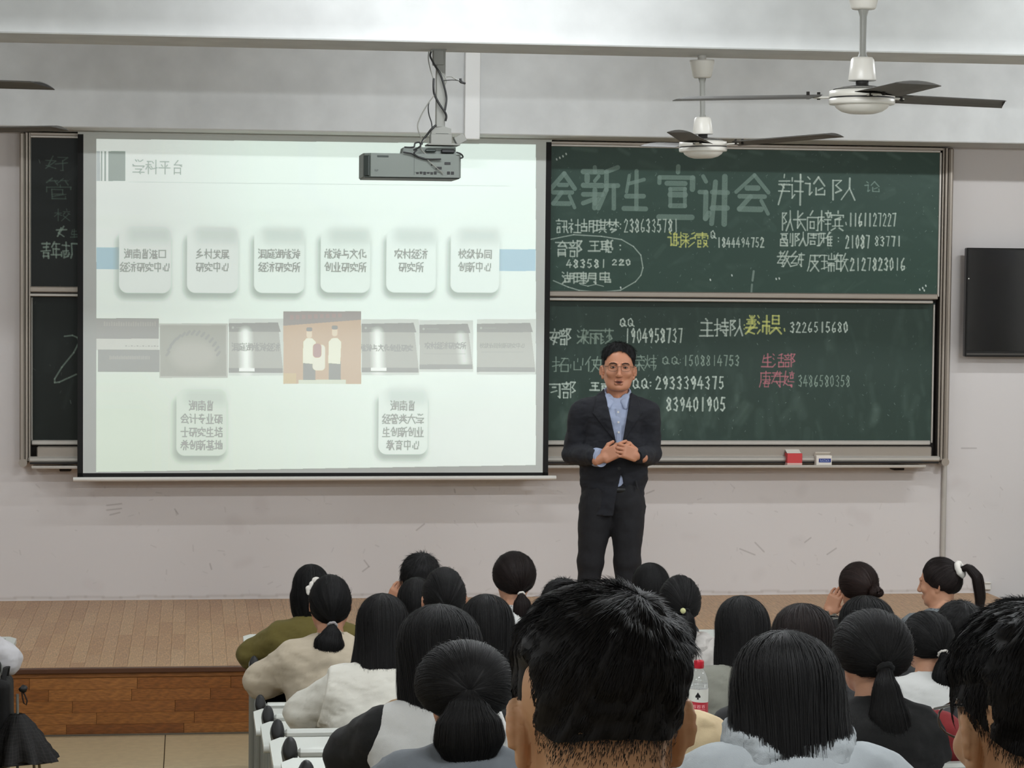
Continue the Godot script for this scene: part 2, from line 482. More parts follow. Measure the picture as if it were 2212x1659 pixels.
# strokes of the characters on the slide and the board, on a ten by ten grid
const STROKES := {
	"学": "2031 4051 8061 1403 0494 9485 2676 7658 5869 0898",
	"科": "4111 0343 2129 2306 2446 5162 4455 8089 4695",
	"平": "1181 2334 7364 0595 5159",
	"台": "5023 2383 6384 2529 2575 7579 2878",
	"湖": "0011 0314 0927 2353 4045 2528 2555 5558 2858 6168 6191 9199 6393 6595",
	"南": "1181 5053 1319 1393 9399 9989 3545 7565 2676 2878 5559",
	"省": "5053 3032 2133 8173 7336 2529 2474 7479 2676 2878 2979",
	"港": "0011 0314 0927 4144 7174 3292 2595 4426 7598 4676 7678 4878 4649 4999",
	"口": "1118 1191 9198 1898",
	"经": "3003 0343 4307 0747 0948 519155 6395 5696 7679 4999",
	"济": "0011 0314 0927 6070 3292 8235 4285 5549 7579",
	"研": "0141 2106 1518 1545 4548 1848 5191 4595 6165 6549 8189",
	"究": "5051 0402 0292 9294 3315 6374 1666 4547 4709 6668 6898",
	"中": "1116 1181 8186 1686 5059",
	"心": "1517 3338 3878 7876 5153 8185",
	"乡": "5013 1363 6316 1686 8609",
	"村": "0343 2029 2306 2445 5393 8089 8978 5667",
	"发": "2113 1393 5148 4809 3575 7529 3599 7182",
	"展": "1181 8183 1383 1116 1609 2575 4347 6367 1797 3739 3958 5799",
	"洞": "0011 0314 0927 3139 3191 9199 9989 4373 4548 4575 7578 4878",
	"庭": "5051 1191 1116 1609 2444 4436 3646 4628 2899 8363 5595 7377 5797",
	"旅": "2021 0343 1308 2545 4549 6051 5292 8254 6469 6979 8566 6599",
	"游": "0011 0314 0927 3031 2353 3328 3555 5558 7062 6292 6494 9475 7579 7968 6696",
	"与": "3035 3272 3585 8588 8879 0666",
	"文": "4051 0292 7209 2299",
	"化": "3005 2329 8354 5057 5798 9896",
	"创": "3004 3055 2444 4446 2428 2858 7167 9199 9989",
	"业": "3039 6069 1326 8376 0999",
	"所": "4011 1116 1609 1343 4346 1646 9061 6165 6549 6494 8489",
	"农": "1402 0292 9284 5007 4549 4967 8566 5599",
	"校": "0343 2029 2306 2445 7071 5292 6354 8394 8449 5599",
	"级": "3003 0343 4307 0747 0948 5181 8173 7393 9349 6165 6549 6599",
	"协": "0444 2029 4484 8488 8878 6039 4658 9597",
	"同": "1119 1191 9199 9989 3373 3538 3575 7578 3878",
	"新": "3031 0151 1213 4233 0454 0656 3539 3708 3847 9061 6165 6549 6494 8489",
	"会": "5004 5094 3363 1585 4518 1878 7699",
	"计": "1021 0323 2328 2837 4494 7079",
	"专": "2171 0494 5025 2575 7558 4769",
	"硕": "0141 2106 1518 1545 4548 1848 5191 7153 5357 5393 9397 7375 7559 7799",
	"士": "0494 5059 2979",
	"生": "2115 2382 1686 5059 0999",
	"培": "0343 2028 0847 7071 5191 6173 9182 4494 5659 5696 9699 5999",
	"养": "3041 7061 1282 2373 0494 5107 5497 4639 6669",
	"基": "1191 3035 7075 3373 3575 0696 3607 6698 5659 3777 2989",
	"地": "0343 2028 0847 4493 9396 9685 7077 5158 5898 9896",
	"管": "2002 1141 3143 6042 5181 7183 5354 0604 0494 9495 2529 2565 6567 2767 2877 7879 2979",
	"类": "0393 5056 2132 8162 4316 5386 0696 5509 5699",
	"大": "0393 5009 5399",
	"教": "1141 2023 0353 5007 2555 5537 3749 4939 0757 7054 6393 8349 6499",
	"育": "5051 0191 4123 2373 6184 2529 2575 7579 2777 2878",
	"宣": "5051 0302 0292 9294 2373 3437 3474 7477 3575 3777 0999",
	"讲": "1021 0323 2328 2837 4393 4696 5149 8089",
	"辩": "2021 0242 1324 0343 0545 2309 5152 4353 5357 5766 8081 6292 6595 8089",
	"论": "1021 0323 2328 2837 6043 6094 5558 5898 9896 8566",
	"队": "1119 1141 4123 2345 4526 7074 7449 7499",
	"长": "3038 3856 7143 0494 4499",
	"向": "5032 1319 1393 9399 9989 3538 3565 6568 3868",
	"梓": "0343 2029 2306 2445 7071 5191 6173 9183 4494 5696 7479",
	"宾": "5051 0302 0292 9293 7334 3437 3474 6467 1797 3809 6899",
	"副": "0151 1214 1242 4244 1444 0509 0555 5559 0757 2559 0959 7177 9199 9989",
	"周": "1117 1709 1191 9199 9989 3272 5154 2474 3638 3666 6668 3868",
	"雅": "0141 1114 1454 3137 3409 7054 6369 8071 6393 8389 6595 6797 6999",
	"练": "3003 0343 4307 0747 0948 5292 6255 5585 7179 7968 5557",
	"皮": "2117 1709 2191 9182 5154 2474 7429 3489",
	"瑞": "0141 0444 2128 0847 7073 5153 5393 9193 4595 7556 5659 5696 9699 7679",
	"敏": "2003 1151 1218 1848 4149 0454 2324 7054 6393 8349 6499",
	"訊": "2021 0141 1333 1535 1619 1636 3639 1939 5181 8187 8799 5585 6269",
	"社": "2021 0333 3306 2529 2637 5494 7079 4999",
	"胡": "0343 2025 0508 0545 4548 0848 6168 6191 9199 6393 6595",
	"琪": "0141 0444 2128 0847 4292 5056 8086 5484 5686 4797 5849 8899",
	"梦": "0242 2025 2204 2344 5292 7075 7254 7395 4637 3777 7749",
	"谢": "1021 0323 2328 2837 5041 4148 4161 6168 4363 4565 3868 7393 9099 9989 7677",
	"彩": "4111 0223 3233 5243 0555 3339 3508 3557 9071 9364 9659",
	"霞": "1181 5054 0402 0292 9294 2333 6373 2529 2545 4547 2747 2949 6585 8587 6787 6699 8769",
	"部": "3031 0151 1223 4233 0454 1619 1646 4649 1949 6069 6090 9073 7395 9576",
	"王": "1181 2474 0898 5158",
	"聪": "0151 1117 4149 1343 1545 0757 5061 9081 5255 5282 8285 5585 5758 6669 6989 9697",
	"理": "0141 0444 2128 0847 5155 5191 9195 5393 5595 7079 5797 4999",
	"月": "2117 1708 2171 7179 7968 2373 2575",
	"电": "1116 1181 8186 1686 1484 5058 5898 9896",
	"安": "5051 0302 0292 9293 4326 2678 7349 0595",
	"梁": "0112 0415 3171 7167 5038 8283 0595 5459 5509 5699",
	"丽": "0191 1319 1343 4349 2536 5359 5393 9399 6576",
	"莎": "0191 3032 6062 0415 0717 0928 6366 5445 7486 8639",
	"主": "4051 1282 1686 0999 5259",
	"持": "0343 2029 2919 0645 5292 7074 4494 4696 8589 8979 6778",
	"姜": "3041 7061 1282 2373 1484 5054 0696 4528 2879 7509",
	"沛": "0011 0314 0927 4393 7079 4548 4595 9598",
	"昊": "2024 2070 7074 2272 2474 1686 5609 5699",
	"拓": "0343 2029 2919 0645 5191 7146 5559 5595 9599 5999",
	"使": "3005 2329 4292 5255 5595 9295 7065 6549 5599",
	"荣": "0191 3022 6072 0503 0393 9394 0696 5459 5519 5599",
	"炜": "0213 4233 2025 2508 2547 5292 5484 4696 9688 7079",
	"活": "0011 0314 0927 8051 4393 7076 5659 5696 9699 5999",
	"唐": "5051 1191 1116 1609 3383 2595 3787 5057 8387 4649 4676 7679 4979",
	"寿": "1181 2272 0393 5007 2696 7079 7968 4657",
	"婷": "2016 0343 4308 0648 7071 5191 6264 6282 8284 6484 4645 4696 5878 7879 7968",
	"习": "1181 8189 8978 3353 2665",
	"年": "3013 2181 2484 2427 0797 5159",
	"志": "1282 5055 2575 1618 3638 3978 7877 5657 8687",
	"青": "1181 2373 0595 5055 2629 2676 7679 2878",
	"女": "4126 2679 7019 0393",
	"好": "3016 0343 4308 0648 5191 9173 7379 7969 4594",
	"厂": "1191 1117 1709",
	"0": "50222649777350",
	"1": "5059",
	"2": "224071732989",
	"3": "21507244766928",
	"4": "501686 6369",
	"5": "70302464774928",
	"6": "60332749787636",
	"7": "207059",
	"8": "61402265784927647261",
	"9": "72502245727559",
	"Q": "50222749787350 5699",
	":": "4343 4747",
	",": "4557",
}
const TEXT_UP := [
	["会", 2.237, 3.069, 0.164, 0.235, 0.002, 7, 0],
	["新", 2.441, 3.116, 0.236, 0.286, 0.004, 8, 0],
	["生", 2.708, 3.093, 0.151, 0.263, 0.002, 7, 0],
	["宣", 2.931, 3.133, 0.228, 0.358, 0.004, 8, 0],
	["讲", 3.194, 3.07, 0.194, 0.332, 0.003, 8, 0],
	["会", 3.43, 3.08, 0.223, 0.271, 0.003, 8, 0],
	["訊社胡琪梦", 2.277, 2.774, 0.407, 0.091, 0.005, 2.6, 1],
	[":", 2.681, 2.765, 0.027, 0.064, 0.0, 2.6, 1],
	["2386335781", 2.712, 2.779, 0.358, 0.088, 0.004, 2.6, 1],
	["谢彩霞", 2.999, 2.701, 0.263, 0.102, 0.003, 2.8, 2],
	["Q", 3.269, 2.711, 0.045, 0.051, 0.001, 2.2, 1],
	["1844494752", 3.318, 2.668, 0.313, 0.065, 0.004, 2.4, 1],
	["育部", 2.276, 2.639, 0.171, 0.108, 0.002, 3, 1],
	["王聪", 2.487, 2.645, 0.158, 0.084, 0.002, 3, 1],
	[":", 2.669, 2.63, 0.055, 0.061, 0.001, 3, 1],
	["483581", 2.345, 2.518, 0.264, 0.054, 0.003, 2.6, 1],
	["220", 2.636, 2.521, 0.134, 0.037, 0.001, 2.6, 1],
	["湖理月电", 2.322, 2.441, 0.312, 0.078, 0.003, 3, 1],
	["辩", 3.71, 3.085, 0.169, 0.214, 0.003, 3, 1],
	["论", 3.887, 3.068, 0.134, 0.141, 0.002, 3, 1],
	["队", 4.048, 3.063, 0.174, 0.153, 0.003, 3, 1],
	["论", 4.281, 3.04, 0.099, 0.077, 0.001, 2, 0],
	["队长向梓宾", 3.733, 2.849, 0.413, 0.138, 0.005, 2.7, 1],
	[",", 4.147, 2.816, 0.032, 0.077, 0.0, 2.7, 1],
	["1161127227", 4.178, 2.835, 0.321, 0.088, 0.004, 2.7, 1],
	["副队周雅", 3.732, 2.711, 0.342, 0.096, 0.004, 2.7, 1],
	[":", 4.09, 2.692, 0.055, 0.054, 0.001, 2.7, 1],
	["21087", 4.157, 2.693, 0.17, 0.088, 0.002, 2.7, 1],
	["83771", 4.351, 2.688, 0.183, 0.065, 0.002, 2.7, 1],
	["教练", 3.714, 2.589, 0.181, 0.107, 0.002, 2.7, 1],
	["皮瑞敏", 3.911, 2.579, 0.272, 0.126, 0.003, 2.7, 1],
	["2127823016", 4.191, 2.548, 0.373, 0.085, 0.004, 2.7, 1],
]
const TEXT_LO := [
	["安部", 2.245, 2.079, 0.144, 0.108, 0.001, 3, 1],
	["梁丽莎", 2.43, 2.081, 0.234, 0.102, 0.002, 2.8, 3],
	["QQ", 2.698, 2.147, 0.1, 0.054, 0.001, 2.6, 1],
	["1904958737", 2.736, 2.083, 0.384, 0.095, 0.003, 3, 1],
	["主持队", 3.221, 2.151, 0.286, 0.119, 0.002, 3.2, 1],
	[":", 3.5, 2.129, 0.035, 0.062, 0.0, 3, 2],
	["拓心使", 2.271, 1.903, 0.316, 0.102, 0.002, 2.2, 3],
	["荣炜", 2.79, 1.916, 0.156, 0.106, 0.001, 2.2, 3],
	["QQ", 2.974, 1.904, 0.118, 0.051, 0.001, 2.2, 3],
	[":", 3.088, 1.901, 0.031, 0.048, 0.0, 2.2, 3],
	["1508814753", 3.116, 1.914, 0.376, 0.072, 0.002, 2.2, 3],
	["习部", 2.245, 1.741, 0.178, 0.109, 0.001, 3, 1],
	["王", 2.517, 1.742, 0.062, 0.065, 0.0, 3, 1],
	["丽", 2.589, 1.735, 0.062, 0.061, 0.0, 3, 1],
	["QQ", 2.785, 1.763, 0.111, 0.065, 0.0, 2.8, 1],
	[":", 2.893, 1.757, 0.035, 0.055, 0.0, 2.8, 1],
	["2933394375", 2.937, 1.777, 0.459, 0.085, 0.002, 3, 1],
	["Q", 2.867, 1.617, 0.055, 0.051, 0.0, 2.6, 1],
	["839401905", 3.009, 1.644, 0.397, 0.092, 0.001, 3, 1],
	["姜沛昊", 3.522, 2.174, 0.24, 0.127, 0.002, 3.2, 2],
	[",", 3.763, 2.122, 0.038, 0.066, 0.0, 3, 2],
	["3226515680", 3.813, 2.131, 0.393, 0.07, 0.003, 2.8, 1],
	["生活部", 3.631, 1.928, 0.223, 0.091, 0.001, 2.4, 4],
	["唐寿婷", 3.62, 1.817, 0.232, 0.111, 0.001, 2.4, 4],
	["3486580358", 3.873, 1.789, 0.352, 0.078, 0.001, 2.0, 3],
]
const TEXT_LF := [
	["好", -0.896, 3.124, 0.14, 0.098, 0.002, 2.4, 5],
	["管", -0.893, 2.989, 0.158, 0.138, 0.002, 2.4, 5],
	["校", -0.841, 2.798, 0.099, 0.08, 0.001, 2, 5],
	["女", -0.829, 2.69, 0.064, 0.068, 0.001, 2.8, 3],
	["生", -0.741, 2.675, 0.044, 0.056, 0.001, 2, 5],
	["青年志厂", -0.92, 2.596, 0.238, 0.109, 0.003, 3, 3],
]

# ---------------------------------------------------------------- chalkboard
const CHALK := [Color(0.50, 0.59, 0.55), Color(0.80, 0.85, 0.81), Color(0.85, 0.86, 0.50), Color(0.56, 0.63, 0.58), Color(0.74, 0.44, 0.48), Color(0.30, 0.37, 0.33)]

func dust(cv: Canvas, rg: RandomNumberGenerator, n: int, streak: bool) -> void:
	for k in n:
		var x := rg.randf() * cv.w
		var y := rg.randf() * cv.h
		var a := rg.randf_range(1.2, 1.9) if streak else rg.randf_range(-0.9, 0.9)
		var l := rg.randf_range(20, 110)
		cv.line(x, y, x + cos(a) * l, y + sin(a) * l, rg.randf_range(4, 30), Color(0.55, 0.62, 0.58), rg.randf_range(0.02, 0.10), rg.randf_range(6, 24))
	for k in n * 2:
		var x := rg.randf() * cv.w
		var y := rg.randf() * cv.h
		var l := rg.randf_range(1, 9)
		var a := rg.randf_range(0.5, 2.6)
		cv.line(x, y, x + cos(a) * l, y + sin(a) * l, rg.randf_range(1, 2.5), Color(0.72, 0.78, 0.74), rg.randf_range(0.05, 0.5))

func chalk(cv: Canvas, list: Array, x0: float, y1: float, ppm: float, rg: RandomNumberGenerator) -> void:
	for t in list:
		var s: String = t[0]
		var gw: float = t[3] / s.length()
		for k in s.length():
			var f := float(k) / s.length()
			var digit := s[k] in "0123456789"
			glyph(cv, s[k], (t[1] + gw * k - x0) * ppm, (y1 - t[2] - t[5] * f) * ppm, gw * ppm * (0.98 if digit else 1.04), t[4] * ppm, t[6] * ppm / 340.0 * (1.15 if t[7] != 0 else 1.25), CHALK[t[7]], 0.92, 0.4, 0.9, rg)

func board_mat(called: String, cv: Canvas) -> StandardMaterial3D:
	var m := mat(called, Color.WHITE, 0.42)
	m.albedo_texture = cv.texture()
	m.metallic_specular = 0.35
	return m

# a flat panel between two corners whose front carries a picture
func sheet(x0: float, y0: float, x1: float, y1: float, z: float, thick: float) -> ArrayMesh:
	var s := shp()
	s.tri(Vector3(x0, y0, z), Vector3(x1, y0, z), Vector3(x1, y1, z), Vector2(0, 1), Vector2(1, 1), Vector2(1, 0))
	s.tri(Vector3(x0, y0, z), Vector3(x1, y1, z), Vector3(x0, y1, z), Vector2(0, 1), Vector2(1, 0), Vector2(0, 0))
	s.box(Vector3((x0 + x1) / 2, (y0 + y1) / 2, z - thick / 2 - 0.0005), Vector3(x1 - x0, y1 - y0, thick), 0.0)
	return s.done()

func chalkboard() -> void:
	var rg := RandomNumberGenerator.new()
	rg.seed = 21
	var o := thing("chalkboard", "wide green sliding chalkboard in an aluminium frame, covered with chalk writing", "chalkboard")
	part("backing", between(Vector3(-1.03, 1.23, 0.002), Vector3(4.85, 3.255, 0.02), 0.001), M.groove, o)
	# posts with two grooves, and the top rail
	for s in [-1, 1]:
		var xo := -1.047 if s < 0 else 4.862
		var p := shp()
		p.box(Vector3(xo - s * 0.016, 2.245, 0.065), Vector3(0.032, 2.03, 0.13), 0.010)
		p.box(Vector3(xo - s * 0.043, 2.25, 0.058), Vector3(0.016, 2.02, 0.115), 0.003)
		p.box(Vector3(xo - s * 0.060, 2.25, 0.052), Vector3(0.012, 2.02, 0.10), 0.003)
		part("post", p.done(), M.aluminium, o)
		part("post_groove", shp().box(Vector3(xo - s * 0.036, 2.25, 0.045), Vector3(0.062, 2.01, 0.088), 0.001).done(), M.groove, o)
		part("corner_cap", shp().tube([Vector3(xo - s * 0.022, 1.232, 0.0), Vector3(xo - s * 0.022, 1.232, 0.134)], 0.026, 14).done(), M.aluminium, o)
	part("top_rail", shp().box(Vector3(1.907, 3.252, 0.05), Vector3(5.80, 0.02, 0.095), 0.004).done(), M.aluminium, o)
	# upper panel, in front, and lower panel behind it
	var ppm := 2048.0 / 3.20
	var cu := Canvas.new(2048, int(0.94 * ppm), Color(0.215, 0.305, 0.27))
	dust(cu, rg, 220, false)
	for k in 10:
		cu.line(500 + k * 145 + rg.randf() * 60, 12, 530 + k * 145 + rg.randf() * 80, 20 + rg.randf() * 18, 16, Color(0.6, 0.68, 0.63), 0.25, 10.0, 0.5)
	chalk(cu, TEXT_UP, 1.58, 3.24, ppm, rg)
	for k in ELLIPSE.size() - 1:
		cu.line((ELLIPSE[k].x - 1.58) * ppm, (3.24 - ELLIPSE[k].y) * ppm, (ELLIPSE[k + 1].x - 1.58) * ppm, (3.24 - ELLIPSE[k + 1].y) * ppm, 5.0, CHALK[1], 0.8, 1.3, 0.4)
	for k in 3:
		cu.line((2.44 + k * 0.05 - 1.58) * ppm, (3.24 - 2.362 + 0.012 * (k % 2)) * ppm, (2.49 + k * 0.05 - 1.58) * ppm, (3.24 - 2.362 + 0.012 * ((k + 1) % 2)) * ppm, 4.0, CHALK[1], 0.8, 1.3, 0.4)
	cu.line((3.563 - 1.58) * ppm, (3.24 - 2.455) * ppm, (3.556 - 1.58) * ppm, (3.24 - 2.395) * ppm, 9.0, Color(0.75, 0.8, 0.77), 0.6, 2.0, 0.3)
	cu.line((3.553 - 1.58) * ppm, (3.24 - 2.37) * ppm, (3.549 - 1.58) * ppm, (3.24 - 2.31) * ppm, 8.0, Color(0.7, 0.75, 0.72), 0.6, 2.0, 0.3)
	for q in [[2.32, 3.17], [2.28, 3.15], [2.30, 3.16], [2.34, 3.185], [2.85, 2.31], [4.68, 2.36], [4.70, 2.375], [4.66, 2.35], [4.69, 2.345], [3.71, 2.41], [3.73, 2.413], [3.28, 2.40], [3.42, 2.43], [2.70, 2.345]]:
		cu.line((q[0] - 1.58) * ppm, (3.24 - q[1]) * ppm, (q[0] - 1.578) * ppm, (3.24 - q[1] + 0.006) * ppm, 6, Color(0.85, 0.88, 0.86), 0.9)
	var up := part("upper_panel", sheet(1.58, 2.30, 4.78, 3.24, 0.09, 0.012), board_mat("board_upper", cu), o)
	var cl := Canvas.new(1024, 512, Color(0.085, 0.105, 0.092))  # left part: darker base green, the weaker light there put into the colour
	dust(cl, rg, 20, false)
	chalk(cl, TEXT_LF, -0.985, 3.24, 400.0, rg)
	part("upper_panel", sheet(-0.985, 3.24 - 512.0 / 400.0 * 0.7344, 1.575, 3.24, 0.09, 0.012), board_mat("board_upper_shaded", cl), o)
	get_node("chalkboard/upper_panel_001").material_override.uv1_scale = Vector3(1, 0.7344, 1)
	var rim := shp()
	rim.box(Vector3(1.897, 3.236, 0.086), Vector3(5.77, 0.014, 0.022), 0.003)
	rim.box(Vector3(4.784, 2.765, 0.086), Vector3(0.014, 0.93, 0.022), 0.003)
	rim.box(Vector3(-0.985, 2.765, 0.086), Vector3(0.012, 0.93, 0.022), 0.003)
	part("panel_rim", rim.done(), M.aluminium_light, up)
	part("panel_rail", shp().box(Vector3(1.897, 2.300, 0.088), Vector3(5.77, 0.036, 0.03), 0.006).done(), M.aluminium, up)
	part("panel_lip", shp().box(Vector3(1.88, 2.265, 0.086), Vector3(5.74, 0.018, 0.032), 0.005).done(), M.aluminium_light, up)
	part("panel_gap", shp().box(Vector3(1.88, 2.278, 0.082), Vector3(5.74, 0.012, 0.02), 0.001).done(), M.groove, up)
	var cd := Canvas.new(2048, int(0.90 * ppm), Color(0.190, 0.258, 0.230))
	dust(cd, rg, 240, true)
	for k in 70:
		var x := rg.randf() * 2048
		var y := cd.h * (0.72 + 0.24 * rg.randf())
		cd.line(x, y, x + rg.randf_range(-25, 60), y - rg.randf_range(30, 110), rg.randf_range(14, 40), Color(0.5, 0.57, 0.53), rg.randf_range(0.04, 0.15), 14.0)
	chalk(cd, TEXT_LO, 1.58, 2.26, ppm, rg)
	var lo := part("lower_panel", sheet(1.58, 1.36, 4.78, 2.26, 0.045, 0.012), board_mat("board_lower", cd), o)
	var ce := Canvas.new(1024, 360, Color(0.09, 0.112, 0.098))  # left part again painted darker than the right for its dimmer light
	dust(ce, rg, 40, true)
	for k in TWO.size() - 1:
		ce.line((TWO[k].x + 0.985) * 400, (2.26 - TWO[k].y) * 400, (TWO[k + 1].x + 0.985) * 400, (2.26 - TWO[k + 1].y) * 400, 4.2, CHALK[3], 0.75, 1.3, 0.3)
	part("lower_panel", sheet(-0.985, 1.36, 1.575, 2.26, 0.045, 0.012), board_mat("board_lower_shaded", ce), o)
	var r2 := shp()
	r2.box(Vector3(1.89, 1.352, 0.05), Vector3(5.74, 0.030, 0.035), 0.006)
	r2.box(Vector3(4.772, 1.80, 0.045), Vector3(0.012, 0.90, 0.02), 0.003)
	r2.box(Vector3(-0.978, 1.80, 0.045), Vector3(0.012, 0.90, 0.02), 0.003)
	part("panel_rim", r2.done(), M.aluminium_light, lo)
	# foot: slanted back, ledge, lip, and the two dark feet under it
	part("foot_rail", shp().box(Vector3(1.907, 1.292, 0.06), Vector3(5.70, 0.075, 0.09), 0.006).done(), M.aluminium, o)
	var ledge := part("ledge", shp().box(Vector3(1.907, 1.253, 0.115), Vector3(5.80, 0.034, 0.05), 0.010).done(), M.aluminium_light, o)
	part("ledge_gap", shp().box(Vector3(1.907, 1.229, 0.10), Vector3(5.78, 0.012, 0.06), 0.001).done(), M.groove, ledge)
	part("chalk_tray", shp().box(Vector3(1.86, 1.206, 0.115), Vector3(5.66, 0.012, 0.17), 0.004).box(Vector3(1.86, 1.213, 0.198), Vector3(5.66, 0.014, 0.006), 0.002).done(), M.aluminium_light, o)
	for x in [-0.77, 4.54]:
		part("foot", slab(Vector3(x, 1.189, 0.06), Vector3(0.07, 0.024, 0.10), 0.004), M.groove, o)
	# a red and white box and a white and blue box on the tray
	var b := thing("chalk_box", "red and white cardboard box with an open flap on the chalk tray", "box", Vector3(3.829, 1.2123, 0.145))
	part("carton", slab(Vector3(0, 0.040, 0), Vector3(0.098, 0.080, 0.07), 0.002), mat("carton_red", Color(0.78, 0.24, 0.25), 0.6), b)
	part("base_band", slab(Vector3(0, 0.010, 0), Vector3(0.0995, 0.020, 0.0715), 0.002), mat("carton_pale", Color(0.86, 0.70, 0.66), 0.6), b)
	part("flap", shp().box(Vector3(0, 0.088, -0.01), Vector3(0.092, 0.003, 0.07), 0.001, Basis(Vector3.RIGHT, 0.35)).done(), mat("carton_white", Color(0.9, 0.87, 0.83), 0.6), b)
	var c := thing("chalk_box", "small white cardboard box with a blue print standing on the chalk tray", "box", Vector3(4.022, 1.2123, 0.145))
	part("carton", slab(Vector3(0, 0.033, 0), Vector3(0.102, 0.066, 0.065), 0.002), M.carton_white, c)
	var cb := Canvas.new(128, 48, Color(0.12, 0.20, 0.50))
	for k in 5:
		cb.line(14 + k * 20, 12 + (k % 2) * 3, 26 + k * 20, 30 - (k % 3) * 5, 5, Color(0.85, 0.87, 0.92), 0.85)
	cb.line(12, 36, 112, 33, 4, Color(0.75, 0.8, 0.9), 0.8)
	var pm := mat("blue_print", Color.WHITE, 0.5)
	pm.albedo_texture = cb.texture()
	part("print", sheet(-0.035, 0.022, 0.045, 0.047, 0.0334, 0.0005), pm, c)
	part("lid_flap", shp().box(Vector3(0, 0.071, -0.025), Vector3(0.1, 0.003, 0.06), 0.001, Basis(Vector3.RIGHT, -0.5)).done(), M.carton_white, c)

const ELLIPSE := [Vector2(2.241, 2.642), Vector2(2.395, 2.674), Vector2(2.573, 2.666), Vector2(2.703, 2.647), Vector2(2.78, 2.604), Vector2(2.828, 2.55), Vector2(2.843, 2.469), Vector2(2.83, 2.422), Vector2(2.796, 2.381), Vector2(2.7, 2.326), Vector2(2.618, 2.317), Vector2(2.536, 2.314), Vector2(2.433, 2.323), Vector2(2.364, 2.343), Vector2(2.268, 2.383)]
const TWO := [Vector2(-0.778, 2.01), Vector2(-0.73, 2.016), Vector2(-0.698, 2.002), Vector2(-0.69, 1.974), Vector2(-0.722, 1.909), Vector2(-0.794, 1.819), Vector2(-0.838, 1.746), Vector2(-0.838, 1.723), Vector2(-0.81, 1.726), Vector2(-0.706, 1.775)]

# ---------------------------------------------------------------- projection screen with its slide
const PW := 1400
const PH := 1018

func sp(x: float, y: float) -> Vector2:   # from the slide's layout grid to the screen cloth
	var X := 0.00274378 * x - 0.00000160 * y + 7.2305e-8 * x * x + 2.7733e-8 * x * y - 1.15377
	var Y := 0.0000690 * x - 0.00281591 * y + 5.6e-10 * x * x - 7.2211e-8 * x * y + 4.05716
	return Vector2((X + 0.657) / 2.851 * PW, (3.248 - Y) / 2.072 * PH)

func on_slide(cv: Canvas, s: String, cx: float, cy: float, sz: float, c: Color, al := 0.95, th := 0.0) -> void:
	var p := sp(cx - sz * s.length() / 2.0, cy - sz * 0.62)
	var q := sp(cx + sz * s.length() / 2.0, cy + sz * 0.62)
	var gw := (q.x - p.x) / s.length()
	for k in s.length():
		glyph(cv, s[k], p.x + gw * k + gw * 0.02, p.y, gw * 0.96, q.y - p.y, th if th > 0.0 else gw * 0.13, c, al)

func patch(cv: Canvas, x0: float, y0: float, x1: float, y1: float, c: Color, al := 1.0) -> void:
	cv.fill([sp(x0, y0), sp(x1, y0), sp(x1, y1), sp(x0, y1)], c, al)

